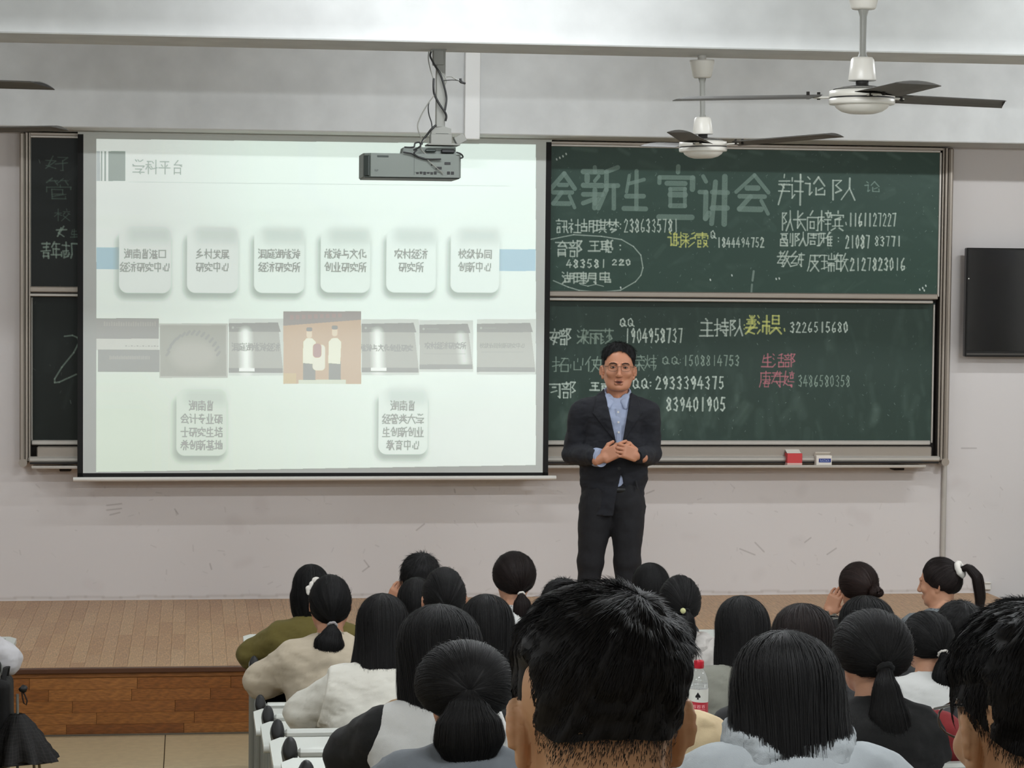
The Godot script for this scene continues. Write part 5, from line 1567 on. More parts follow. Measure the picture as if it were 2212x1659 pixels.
# hair combed back from the hairline to a tie at the point tie
func combed(r: Vector3, tie: Vector3, nape := -0.75, front := 0.85) -> Callable:
	var c := Vector3(0, 0.020, 0.008)
	var td := ((tie - c) / r).normalized()
	return func(u: float, t: float) -> Vector3:
		var h := hairline(u, nape, front, false)
		var m := (h + td).normalized() if (h + td).length() > 0.1 else Vector3.UP
		m = m.lerp(Vector3(h.x * 0.9, 1.25, 0.25), clampf(-h.z * 1.3 + 0.15, 0.0, 1.0))
		var d := (h * (1.0 - t) * (1.0 - t) + m * 2.0 * t * (1.0 - t) + td * t * t).normalized()
		var k := 0.93 + 0.07 * minf(1.0, t * 5.0)
		var p := c + d * r * k
		return p.lerp(tie, smoothstep(0.86, 1.0, t) * 0.9)

# a tail of hair along points with half widths
func tail(pts: Array, rad: Array, flat := 0.7) -> Callable:
	var c := Curve3D.new()
	for i in pts.size():
		var q: Vector3 = pts[maxi(i - 1, 0)]
		var n: Vector3 = pts[mini(i + 1, pts.size() - 1)]
		c.add_point(pts[i], -(n - q) / 6.0, (n - q) / 6.0)
	var L := c.get_baked_length()
	return func(u: float, t: float) -> Vector3:
		var p := c.sample_baked(t * L)
		var d := (c.sample_baked(minf(t * L + 0.006, L)) - c.sample_baked(maxf(t * L - 0.006, 0.0))).normalized()
		var x := Vector3(0, 0, 1).cross(d).normalized() if absf(d.z) < 0.9 else Vector3.RIGHT
		var y := d.cross(x)
		var f := t * (rad.size() - 1)
		var i := mini(int(f), rad.size() - 2)
		var r: float = lerpf(rad[i], rad[i + 1], smoothstep(0.0, 1.0, f - i))
		return p - x * cos(u * TAU) * r + y * sin(u * TAU) * r * flat

# loose hair: rings [y, half width, half depth, centre z, half opening at the face in turns]
func loose(rings: Array, part_x := 0.0) -> Callable:
	return func(u: float, t: float) -> Vector3:
		var f := t * (rings.size() - 1)
		var i := mini(int(f), rings.size() - 2)
		var w := f - i
		var a: Array = rings[i]
		var b: Array = rings[i + 1]
		var a0: Array = rings[maxi(i - 1, 0)]
		var b1: Array = rings[mini(i + 2, rings.size() - 1)]
		var q := []
		for k in 5:
			q.append(maxf(0.0, cubic_interpolate(a[k], b[k], a0[k], b1[k], w)) if k != 0 and k != 3 else cubic_interpolate(a[k], b[k], a0[k], b1[k], w))
		var az: float = (u * 2.0 - 1.0) * (0.5 - q[4]) * TAU
		return Vector3(sin(az) * q[1] + part_x * maxf(0.0, 1.0 - t * 4.0), q[0], q[3] + cos(az) * q[2])

func dome(w: float, top := 0.130) -> Array:
	# the upper half of loose hair: from the crown down to the ears
	return [[top, 0.002, 0.002, -0.01, 0.0], [top - 0.006, w * 0.32, 0.04, -0.006, 0.0], [top - 0.022, w * 0.60, 0.070, 0.0, 0.02], [top - 0.048, w * 0.82, 0.094, 0.006, 0.06], [top - 0.080, w * 0.94, 0.106, 0.010, 0.10], [top - 0.115, w * 0.99, 0.110, 0.014, 0.13]]

# short hairs over a cap, as many copies of one blade
func stubble(parent: Node, t: Transform3D, cap: Callable, count: int, len0: float, len1: float, m: Material, sd: int, spread := 0.35, past := 1.10, thick := 1.0, opt_mess := 0.2) -> void:
	var s := shp()
	var rings := []
	for q in [[0.0, 0.00060, 0.0], [0.4, 0.00055, 0.03], [0.75, 0.0004, 0.10], [1.0, 0.00008, 0.19]]:
		var ring := PackedVector3Array()
		for k in 3:
			ring.append(Vector3(cos(TAU * k / 3) * q[1], q[0], sin(TAU * k / 3) * q[1] * 30.0 - q[2]))
		rings.append(ring)
	s.skin(rings, false, 1)
	var mm := MultiMesh.new()
	mm.transform_format = MultiMesh.TRANSFORM_3D
	mm.mesh = s.done()
	mm.instance_count = count
	var rg := RandomNumberGenerator.new()
	rg.seed = sd
	for i in count:
		var u := rg.randf()
		var f := sqrt(rg.randf()) * past
		if f > 1.0 and rg.randf() < (f - 1.0) / maxf(past - 1.0, 0.001):
			f = rg.randf() * 0.9
		var p: Vector3 = cap.call(u, f)
		var q: Vector3 = cap.call(u, f + 0.02)
		var r: Vector3 = cap.call(u + 0.004, f)
		var tn := (q - p).normalized()
		var nm := tn.cross(r - p).normalized()
		var l := lerpf(len0, len1, smoothstep(0.35, 1.0, f)) * rg.randf_range(0.6, 1.25)
		var lay := lerpf(spread, spread * 0.6, smoothstep(0.3, 1.0, f))
		var d := (tn * (1.0 - lay * 0.6) + nm * lay + Vector3(rg.randf_range(-1, 1), rg.randf_range(-1, 1), rg.randf_range(-1, 1)) * opt_mess).normalized()
		var x := d.cross(nm).normalized()
		var z := x.cross(d)
		mm.set_instance_transform(i, Transform3D(Basis(x * thick, d * l, z * l), p))
	var o := MultiMeshInstance3D.new()
	o.multimesh = mm
	o.name = "short_hairs"
	o.material_override = m
	o.transform = t
	o.set_meta("kind", "stuff")
	parent.add_child(o)

var head_tables := {}

# how far the head reaches from the middle of the skull, by direction
func head_table(man: bool) -> PackedFloat32Array:
	if head_tables.has(man):
		return head_tables[man]
	var H := Field.new(Vector3(-0.12, -0.20, -0.13), Vector3(0.12, 0.14, 0.16), 0.006)
	head_into(H, Transform3D.IDENTITY, man)
	H.cap(Vector3(0, -0.03, 0.022), Vector3(0, -0.14, 0.045), 0.058 if man else 0.05, 0.062 if man else 0.055, 0.025)
	if man:
		for s in [-1, 1]:
			H.cap(Vector3(s * 0.026, -0.02, 0.07), Vector3(s * 0.033, -0.12, 0.065), 0.020, 0.026, 0.03)
	var tab := PackedFloat32Array()
	for e in 33:
		for a in 64:
			var el := (e / 32.0 - 0.5) * PI
			var az := a / 64.0 * TAU
			var d := Vector3(sin(az) * cos(el), sin(el), cos(az) * cos(el))
			var r := 0.062
			while r < 0.13:
				var q := (Vector3(0, 0.02, 0.01) + d * r - H.o) / H.c
				if H.f[int(q.x + 0.5) + H.nx * (int(q.y + 0.5) + H.ny * int(q.z + 0.5))] > 0.0:
					break
				r += 0.0015
			# the ears do not count
			if absf(d.x) > 0.75 and absf(el + 0.2) < 0.5:
				r = minf(r, 0.080)
			tab.append(r)
	head_tables[man] = tab
	return tab

func head_radius(tab: PackedFloat32Array, d: Vector3) -> float:
	var e := (asin(clampf(d.y, -1, 1)) / PI + 0.5) * 32.0
	var a := fposmod(atan2(d.x, d.z) / TAU, 1.0) * 64.0
	var e0 := mini(int(e), 31)
	var a0 := int(a) % 64
	var a1 := (a0 + 1) % 64
	return lerpf(lerpf(tab[e0 * 64 + a0], tab[e0 * 64 + a1], a - int(a)), lerpf(tab[e0 * 64 + 64 + a0], tab[e0 * 64 + 64 + a1], a - int(a)), e - e0)

func crop_cap(man: bool, broad: float, nape: float, front: float, crown: Vector3, thick: Array, grow := 1.0) -> Callable:
	var c := Vector3(0, 0.020, 0.010)
	var cd := crown.normalized()
	var tab := head_table(man)
	return func(u: float, t: float) -> Vector3:
		var h := hairline(u, nape, front, man)
		var d := slerp_dir(cd, h, t)
		var f := clampf(t, 0.0, 1.0)
		var k: float = lerpf(thick[0], thick[1], smoothstep(0.35, 1.0, f))
		var p := c + d * (head_radius(tab, d) + k)
		p.x *= broad
		return p * grow

# ---- one student
func student(label: String, x: float, top: float, z: float, k: int, lean: float, opt := {}) -> Node3D:
	neck = opt.get("neck", 0.155)
	var f := tier(k)
	var pose: String = opt.get("pose", "desk")
	var turn: Vector3 = opt.get("turn", Vector3(opt.get("nod", -0.05), 0, 0))
	var man: bool = opt.get("man", false)
	var h := head_at(lean)
	var sc: float = (top - f) / (h.y + opt.get("crown", 0.128))
	var o := part("person", skin_mesh(lean, pose, turn, man, opt.get("cell", 0.006)), M.skin_neck if man else M.skin, null, Vector3(x - h.x * sc, f, z - h.z * sc))
	o.scale = Vector3.ONE * sc
	if opt.has("yaw"):
		o.rotation.y = opt.yaw
	tag(o, label, "person", "students seated in the rows")
	var fat: float = opt.get("fat", 0.018)
	var col: String = opt.get("cloth", "charcoal")
	if opt.has("sleeves"):
		part("top", cloth_mesh(lean, pose, fat, "torso"), M["cloth_" + col], o)
		part("sleeves", cloth_mesh(lean, pose, fat - 0.001, "arms"), M["cloth_" + opt.sleeves], o)
	else:
		part(opt.get("wear", "sweater"), cloth_mesh(lean, pose, fat), M["cloth_" + col], o)
	part("trousers", trousers(lean), M.cloth_charcoal, o)
	var u := spine(lean)
	if opt.has("hood"):
		var F := Field.new(Vector3(-0.24, 0.55, h.z - 0.2), Vector3(0.24, 1.12, 0.30), 0.009)
		var nb: Vector3 = HIP + u * (0.455 + opt.get("hood_up", 0.0))
		var pv := Vector3.ZERO
		for q in 13:   # rolled rim round the neck, then the bag of the hood hanging behind
			var a := PI * 1.28 * (q / 12.0 - 0.5)
			var p := nb + Vector3(sin(a) * 0.108, 0.030 - 0.014 * cos(a), cos(a) * 0.085)
			if q > 0:
				F.cap(pv, p, 0.030, 0.030, 0.02)
			pv = p
		F.cap(nb + Vector3(-0.07, -0.02, 0.085), nb + Vector3(0.07, -0.02, 0.085), 0.045, 0.045, 0.03)
		F.cap(nb + Vector3(-0.055, -0.085, 0.115), nb + Vector3(0.055, -0.085, 0.115), 0.040, 0.040, 0.045)
		F.cap(nb + Vector3(-0.02, -0.14, 0.125), nb + Vector3(0.02, -0.14, 0.125), 0.030, 0.030, 0.045)
		F.cap(nb + Vector3(0, 0.02, -0.01), nb + Vector3(0, 0.14, -0.01), 0.066, 0.085, 0.015, Vector3.ONE, true)
		F.crease(noise, 0.014, Vector3(10, 16, 10))
		part("hood", net([F]), M["cloth_" + opt.hood], o)
	if opt.has("collar"):
		var F := Field.new(Vector3(-0.16, 0.70, h.z - 0.15), Vector3(0.16, 1.12, 0.22), 0.007)
		var nb := HIP + u * 0.462
		var pv := Vector3.ZERO
		for q in 17:
			var a := PI * 1.7 * (q / 16.0 - 0.5)
			var p := nb + Vector3(sin(a) * 0.070, 0.012, cos(a) * 0.066)
			if q > 0:
				F.cap(pv, p, 0.017, 0.017, 0.012, Vector3(0.7, 1.4, 0.7))
			pv = p
		part("collar", net([F]), M["cloth_" + opt.collar], o)
	# hair
	var hb := Transform3D(Basis.from_euler(turn), h)
	var hn := Node3D.new()
	var hm: Material = M[opt.get("hair_col", "hair_black")]
	var w: float = opt.get("width", 0.18) / sc / 2.0
	var n: int = opt.get("locks", 700)
	var sd: int = opt.get("seed", 1)
	var style: String = opt.get("hair", "tied")
	hn.free()
	if style == "tied":
		var r := Vector3(w, 0.110, opt.get("deep", 0.112))
		var tie: Vector3 = opt.get("tie", Vector3(0, -0.03, 0.118))
		var ht := part("hair", hair_sheet(combed(r, tie, opt.get("nape", -0.80)), n, 84, 24, sd, 0.0022, opt.get("wide", 0.0010)), hm, o)
		ht.transform = hb
		if opt.has("tail"):
			var tl := part("ponytail", hair_sheet(tail(opt.tail, opt.tail_r, opt.get("tail_flat", 0.62)), n * 2 / 3, 40, 24, sd + 50, 0.003, opt.get("wide", 0.0010), true, 0.16), hm, o)
			tl.transform = hb
		if opt.has("band"):
			var bd := shp()
			var tr: float = opt.get("band_r", 0.015)
			var pts := []
			var bx: Vector3 = opt.get("band_dir", Vector3(0, -0.6, 0.8)).normalized()
			var ax := bx.cross(Vector3.RIGHT).normalized()
			for q in 19:
				var a := TAU * q / 18.0
				pts.append(tie + Vector3.RIGHT * cos(a) * tr * (1.0 + 0.12 * sin(q * 2.6)) + ax * sin(a) * tr * (1.0 + 0.12 * cos(q * 1.9)) + bx * 0.004)
			bd.tube(pts, opt.get("band_w", 0.005), 8)
			part("hair_tie", bd.done(), opt.band, o).transform = hb
	elif style == "bun":
		var r := Vector3(w, 0.110, 0.112)
		var tie: Vector3 = opt.get("tie", Vector3(0.05, -0.01, 0.11))
		part("hair", hair_sheet(combed(r, tie, -0.80), n, 84, 24, sd, 0.0024), hm, o).transform = hb
		var bc := tie + Vector3(0.006, 0, 0.018)
		var bun := func(uu: float, t: float) -> Vector3:
			var a := uu * TAU + t * 2.0
			var e := (t - 0.5) * 2.9
			return bc + Vector3(cos(a) * cos(e) * 0.036, sin(a) * cos(e) * 0.030, sin(e) * 0.030) * (1.0 + 0.10 * sin(a * 3.0 + t * 5.0))
		part("bun", hair_sheet(bun, n / 3, 40, 18, sd + 9, 0.003), hm, o).transform = hb
	elif style == "loose":
		var rings := dome(w)
		rings.append_array(opt.rings)
		part("hair", hair_sheet(loose(rings, opt.get("part_x", 0.0)), n, 90, 40, sd, opt.get("lift", 0.004), opt.get("wide", 0.0011), false, 0.10), hm, o).transform = hb
		if opt.has("parting"):
			var q: Array = opt.parting
			part("parting", shp().tube([Vector3(q[0], 0.1285, 0.0), Vector3(q[1], 0.1235, 0.035), Vector3(q[2], 0.106, 0.067)], [0.0008, 0.0018, 0.0006], 6).done(), M.scalp, o).transform = hb
	else:
		var cap := crop_cap(man, clampf(w / (0.0915 if man else 0.088), 0.96, 1.2), opt.get("nape", -0.62), 0.80, opt.get("whorl", Vector3(0.1, 0.9, 0.35)), opt.get("thick", [0.014, 0.004]))
		part("hair", hair_sheet(cap, 0, 80, 26, sd, 0.003), hm, o).transform = hb
		stubble(o, hb, cap, opt.get("blades", 1500), opt.get("len0", 0.026), opt.get("len1", 0.012), hm, sd, opt.get("spread", 0.38), opt.get("past", 1.08), opt.get("thickness", 1.0), opt.get("mess", 0.2))
	return o

# ---- the lecturer: feet on the stage, facing the hall (+z)
func suit_into(F: Field, e: float) -> void:
	var fl := Vector3(1, 1, 0.62)
	F.cap(Vector3(-0.005, 0.79, -0.005), Vector3(0.005, 1.03, 0), 0.182 + e, 0.160 + e, 0.05, fl)
	F.cap(Vector3(0.005, 1.03, 0), Vector3(0.008, 1.26, -0.005), 0.160 + e, 0.172 + e, 0.06, fl)
	F.cap(Vector3(-0.150, 1.325, -0.015), Vector3(0.165, 1.325, -0.015), 0.056 + e, 0.056 + e, 0.07)
	F.cap(Vector3(0.008, 1.29, -0.02), Vector3(0.012, 1.405, -0.022), 0.115 + e, 0.058 + e, 0.05)

func lecturer() -> void:
	var o := part("person", null, M.skin_lecturer, null, Vector3(2.293, 0.36, 2.2), Vector3(0, -0.16, 0))
	tag(o, "lecturer in navy suit, light blue shirt and glasses standing on the stage, hands clasped", "person")
	# skin: head, neck, chest, forearms and hands as one body
	var hb := Basis.from_euler(Vector3(0.02, PI + 0.03, 0.02)).scaled(Vector3.ONE * 1.06)
	var t := Transform3D(hb, Vector3(0.022, 1.556, 0.022))
	var H := Field.new(Vector3(-0.13, 1.28, -0.15), Vector3(0.17, 1.72, 0.18), 0.0036)
	head_into(H, t, true, 0.0035)
	H.cap(Vector3(0.012, 1.30, -0.02), Vector3(0.020, 1.50, -0.005), 0.062, 0.056, 0.02)
	H.ball(Vector3(0.018, 1.415, 0.040), Vector3(0.014, 0.022, 0.016), 0.02)   # Adam's apple
	H.cap(Vector3(-0.10, 1.31, -0.02), Vector3(0.13, 1.31, -0.02), 0.045, 0.045, 0.03)
	var B := Field.new(Vector3(-0.34, 0.66, -0.2), Vector3(0.34, 1.36, 0.33), 0.016)
	suit_into(B, -0.03)
	B.chop(Plane(Vector3.DOWN, -1.0))
	var wl := Vector3(-0.062, 1.083, 0.222)
	var wr := Vector3(0.128, 1.096, 0.215)
	B.cap(Vector3(-0.185, 1.30, -0.01), Vector3(-0.228, 1.085, -0.03), 0.045, 0.042, 0.03)
	B.cap(Vector3(-0.228, 1.085, -0.03), wl, 0.040, 0.026, 0.02)
	B.cap(Vector3(0.195, 1.30, -0.01), Vector3(0.212, 1.085, -0.02), 0.045, 0.042, 0.03)
	B.cap(Vector3(0.212, 1.085, -0.02), wr, 0.040, 0.026, 0.02)
	# the hands: fingers of the one laid over the fingers of the other
	var A := Field.new(Vector3(-0.12, 1.0, 0.12), Vector3(0.20, 1.20, 0.34), 0.0028)
	var y1 := Vector3(0.85, 0.44, 0.22).normalized()
	var z1 := Vector3(-0.30, 0.18, 0.93)
	z1 = (z1 - y1 * y1.dot(z1)).normalized()
	hand_into(A, wl, -y1.cross(z1), y1, z1, [0.28, 0.30, 0.34, 0.40], 0.15)
	var C := Field.new(Vector3(-0.10, 1.0, 0.12), Vector3(0.20, 1.20, 0.36), 0.0028)
	var y2 := Vector3(-0.80, 0.30, 0.42).normalized()
	var z2 := Vector3(0.42, 0.20, 0.88)
	z2 = (z2 - y2 * y2.dot(z2)).normalized()
	hand_into(C, wr, y2.cross(z2), y2, z2, [0.62, 0.66, 0.70, 0.74], 0.30)
	o.mesh = net([H, B, A, C])
	# suit jacket: solid, opened at the front
	var J := Field.new(Vector3(-0.36, 0.70, -0.22), Vector3(0.36, 1.48, 0.32), 0.0085)
	suit_into(J, 0.0)
	J.cap(Vector3(-0.183, 1.318, -0.012), Vector3(-0.226, 1.085, -0.03), 0.059, 0.053, 0.03)
	J.cap(Vector3(-0.226, 1.085, -0.03), wl - Vector3(0.045, -0.002, 0.045), 0.053, 0.046, 0.02)
	J.cap(Vector3(0.197, 1.318, -0.012), Vector3(0.210, 1.085, -0.02), 0.059, 0.053, 0.03)
	J.cap(Vector3(0.212, 1.085, -0.02), wr + Vector3(0.012, 0, -0.02), 0.053, 0.045, 0.02)
	J.crease(noise, 0.009, Vector3(6, 11, 8))
	J.slot(PackedVector2Array([Vector2(0.018, 1.140), Vector2(0.044, 1.140), Vector2(0.098, 1.47), Vector2(-0.062, 1.47)]), 0.0, 0.5)
	J.slot(PackedVector2Array([Vector2(-0.030, 0.60), Vector2(0.105, 0.60), Vector2(0.080, 0.80), Vector2(0.040, 1.015), Vector2(0.034, 1.015), Vector2(0.010, 0.82)]), 0.0, 0.5)
	J.cap(Vector3(0.012, 1.36, -0.02), Vector3(0.016, 1.5, -0.018), 0.064, 0.070, 0.004, Vector3.ONE, true)
	J.chop(Plane(Vector3.DOWN, -0.756))
	var jk := part("jacket", net([J]), M.suit_navy, o)
	# lapels: folded-back strips along the opening
	for s in [-1, 1]:
		var L := Field.new(Vector3(-0.2, 1.10, -0.05), Vector3(0.22, 1.46, 0.2), 0.006)
		suit_into(L, 0.009)
		L.crease(noise, 0.009, Vector3(6, 11, 8))
		var inner := [Vector2(-0.062, 1.47), Vector2(0.018, 1.140)] if s < 0 else [Vector2(0.044, 1.140), Vector2(0.098, 1.47)]
		if s < 0:
			L.slot(PackedVector2Array([Vector2(0.016, 1.150), Vector2(-0.056, 1.45), Vector2(-0.092, 1.42), Vector2(-0.118, 1.315)]), 0.0, 0.5, true)
		else:
			L.slot(PackedVector2Array([Vector2(0.046, 1.150), Vector2(0.152, 1.315), Vector2(0.126, 1.42), Vector2(0.094, 1.45)]), 0.0, 0.5, true)
		part("lapel", net([L]), M.suit_navy, jk)
	part("pocket_flap", shp().box(Vector3(0.128, 0.93, 0.098), Vector3(0.012, 0.05, 0.006), 0.002, Basis(Vector3.BACK, 0.25) * Basis(Vector3.UP, 0.7)).done(), M.suit_trousers, jk)
	part("button", shp().tube([Vector3(0.030, 1.02, 0.108), Vector3(0.030, 1.02, 0.114)], 0.009, 14).done(), M.cable_black, jk)
	# shirt
	var S := Field.new(Vector3(-0.22, 0.80, -0.15), Vector3(0.22, 1.46, 0.2), 0.008)
	suit_into(S, -0.013)
	S.chop(Plane(Vector3.DOWN, -0.915))
	S.crease(noise, 0.007, Vector3(9, 12, 9))
	S.cap(Vector3(0.012, 1.375, -0.02), Vector3(0.020, 1.5, 0.03), 0.050, 0.060, 0.004, Vector3.ONE, true)
	var sh := part("shirt", net([S]), M.shirt_blue, o)
	var K := Field.new(Vector3(-0.12, 1.28, -0.14), Vector3(0.15, 1.48, 0.16), 0.0045)
	var pv := Vector3.ZERO
	for q in 25:
		var a := TAU * (q / 24.0) * 0.93 + PI * 0.57
		var fr := 0.5 + 0.5 * sin(a)    # 1 at the front
		var p := Vector3(0.016 + cos(a) * 0.070, 1.428 - 0.050 * fr * fr, -0.012 + sin(a) * 0.066)
		if q > 0:
			K.cap(pv, p, 0.018, 0.018, 0.008, Vector3(0.42, 1.2, 0.42))
		pv = p
	for s in [-1, 1]:
		K.cap(Vector3(0.016 + s * 0.052, 1.405, 0.045), Vector3(0.016 + s * 0.046, 1.352, 0.082), 0.017, 0.009, 0.010, Vector3(1.0, 1.0, 0.45))
		K.cap(Vector3(0.016 + s * 0.030, 1.378, 0.066), Vector3(0.016 + s * 0.044, 1.352, 0.083), 0.012, 0.007, 0.008, Vector3(1.0, 1.0, 0.5))
	part("collar", net([K]), M.shirt_blue, sh)
	var pb := shp()
	for q in [[1.325, 0.098], [1.27, 0.106], [1.215, 0.104]]:
		pb.tube([Vector3(0.022 + (1.33 - q[0]) * 0.04, q[0], q[1] - 0.006), Vector3(0.022 + (1.33 - q[0]) * 0.04, q[0], q[1])], 0.0055, 12)
	part("shirt_buttons", pb.done(), M.white_plastic, sh)
	part("placket", shp().box(Vector3(0.026, 1.25, 0.094), Vector3(0.028, 0.19, 0.006), 0.002, Basis(Vector3.BACK, 0.04)).done(), M.shirt_blue, sh)
	for w in [[wl, Vector3(-0.228, 1.085, -0.03), 0.040], [wr, Vector3(0.212, 1.085, -0.02), 0.0]]:
		var d: Vector3 = (w[0] - w[1]).normalized()
		if w[2] > 0.0:
			part("cuff", shp().tube([w[0] - d * 0.062, w[0] - d * 0.008], [0.045, 0.043], 24, true, Vector2(1.0, 1.15)).done(), M.shirt_blue, sh)
		else:
			part("watch_strap", shp().tube([w[0] + d * 0.002, w[0] + d * 0.018], 0.0285, 20, false).done(), M.cable_black, o)
	# trousers, belt, shoes
	var T := Field.new(Vector3(-0.26, 0.0, -0.16), Vector3(0.24, 0.98, 0.16), 0.011)
	T.cap(Vector3(-0.07, 0.86, 0.0), Vector3(0.07, 0.86, 0.0), 0.098, 0.098, 0.05)
	T.cap(Vector3(-0.04, 0.94, 0.0), Vector3(0.05, 0.94, 0.0), 0.09, 0.09, 0.05)
	T.cap(Vector3(-0.088, 0.80, 0.0), Vector3(-0.117, 0.50, 0.012), 0.099, 0.070, 0.03)
	T.cap(Vector3(-0.117, 0.50, 0.012), Vector3(-0.142, 0.07, -0.005), 0.070, 0.050, 0.02)
	T.cap(Vector3(0.082, 0.80, 0.0), Vector3(0.084, 0.50, 0.012), 0.099, 0.071, 0.03)
	T.cap(Vector3(0.084, 0.50, 0.012), Vector3(0.072, 0.07, -0.005), 0.071, 0.050, 0.02)
	T.crease(noise, 0.008, Vector3(7, 7, 7))
	part("trousers", net([T]), M.suit_trousers, o)
	part("belt", shp().tube([Vector3(-0.06, 0.90, 0.090), Vector3(0.03, 0.90, 0.101), Vector3(0.10, 0.90, 0.088)], 0.014, 8, true, Vector2(0.4, 1.0)).done(), M.cable_black, o)
	for x in [-0.145, 0.075]:
		var Q := Field.new(Vector3(x - 0.08, -0.01, -0.12), Vector3(x + 0.08, 0.14, 0.24), 0.008)
		Q.cap(Vector3(x, 0.045, -0.05), Vector3(x * 1.12, 0.035, 0.13), 0.045, 0.040, 0.02, Vector3(1, 0.85, 1))
		Q.cap(Vector3(x, 0.05, -0.02), Vector3(x, 0.11, -0.015), 0.042, 0.040, 0.02)
		Q.chop(Plane(Vector3.DOWN, -0.004))
		part("shoe", net([Q]), M.cable_black, o)
	# hair: cropped sides, longer on top; brows, eyes, lips, glasses
	var ht := Transform3D(hb, t.origin)
	var cap := crop_cap(true, 1.0, -0.55, 0.80, Vector3(-0.1, 0.9, 0.15), [0.020, 0.004])
	var hr := part("hair", hair_sheet(cap, 0, 84, 26, 8, 0.003), M.hair_black, o)
	hr.transform = ht
	stubble(o, ht, cap, 1500, 0.030, 0.010, M.hair_black, 12, 0.40, 1.02)
	var brow_m := mat("brow_dark", Color(0.17, 0.095, 0.06), 0.8)
	for s in [-1, 1]:
		part("eyebrow", shp().tube([ht * Vector3(s * 0.013, 0.0265, -0.0985), ht * Vector3(s * 0.028, 0.0315, -0.0955), ht * Vector3(s * 0.043, 0.0305, -0.0885), ht * Vector3(s * 0.053, 0.025, -0.080)], [0.0030, 0.0038, 0.0034, 0.0015], 8).done(), brow_m, o)
		var E := Field.new(ht * Vector3(s * 0.0315, 0.010, -0.080) - Vector3.ONE * 0.02, ht * Vector3(s * 0.0315, 0.010, -0.080) + Vector3.ONE * 0.02, 0.0016)
		E.ball(ht * Vector3(s * 0.0315, 0.0085, -0.0815), Vector3(0.0132, 0.0045, 0.0125), 0.001, hb.orthonormalized())
		part("eye", net([E]), mat("eye_white", Color(0.62, 0.54, 0.49), 0.3), o)
		part("iris", shp().tube([ht * Vector3(s * 0.0312, 0.0088, -0.0900), ht * Vector3(s * 0.0312, 0.0088, -0.0940)], 0.0046, 14).done(), mat("iris_dark", Color(0.05, 0.03, 0.025), 0.2), o)
		part("upper_lid", shp().tube([ht * Vector3(s * 0.019, 0.0105, -0.0905), ht * Vector3(s * 0.0315, 0.0142, -0.0935), ht * Vector3(s * 0.045, 0.0105, -0.0855)], [0.0011, 0.0018, 0.0012], 6).done(), brow_m, o)
	part("lips", shp().tube([ht * Vector3(-0.021, -0.063, -0.0905), ht * Vector3(-0.009, -0.0592, -0.0955), ht * Vector3(0.0, -0.0605, -0.0965), ht * Vector3(0.009, -0.0592, -0.0955), ht * Vector3(0.021, -0.063, -0.0905)], [0.0012, 0.0030, 0.0028, 0.0030, 0.0012], 8).tube([ht * Vector3(-0.018, -0.067, -0.0905), ht * Vector3(0.0, -0.0745, -0.0945), ht * Vector3(0.018, -0.067, -0.0905)], [0.0012, 0.0040, 0.0012], 8).done(), mat("lips_brown", Color(0.50, 0.27, 0.235), 0.5), o)
	part("mouth", shp().tube([ht * Vector3(-0.014, -0.066, -0.0925), ht * Vector3(0.0, -0.0672, -0.0955), ht * Vector3(0.014, -0.066, -0.0925)], [0.0012, 0.0028, 0.0012], 8, true).done(), mat("mouth_dark", Color(0.16, 0.06, 0.05), 0.6), o)
	var gl := shp()
	for s in [-1, 1]:
		var pts := []
		for q in 25:
			var a := TAU * q / 24.0
			var ex := signf(cos(a)) * pow(absf(cos(a)), 0.7)
			var ey := signf(sin(a)) * pow(absf(sin(a)), 0.7)
			pts.append(ht * Vector3(s * 0.033 + ex * 0.0245, 0.007 + ey * 0.0165, -0.1035 + 0.010 * (ex * s + 0.4)))
		gl.tube(pts, 0.0010, 6, false)
		gl.tube([ht * Vector3(s * 0.057, 0.014, -0.092), ht * Vector3(s * 0.073, 0.014, -0.074), ht * Vector3(s * 0.079, 0.012, -0.01), ht * Vector3(s * 0.080, 0.008, 0.012)], 0.0013, 6)
	gl.tube([ht * Vector3(-0.0085, 0.012, -0.1065), ht * Vector3(0, 0.0145, -0.1085), ht * Vector3(0.0085, 0.012, -0.1065)], 0.0011, 6)
	part("glasses", gl.done(), mat("glasses_metal", Color(0.45, 0.38, 0.33), 0.3, 0.8), o)

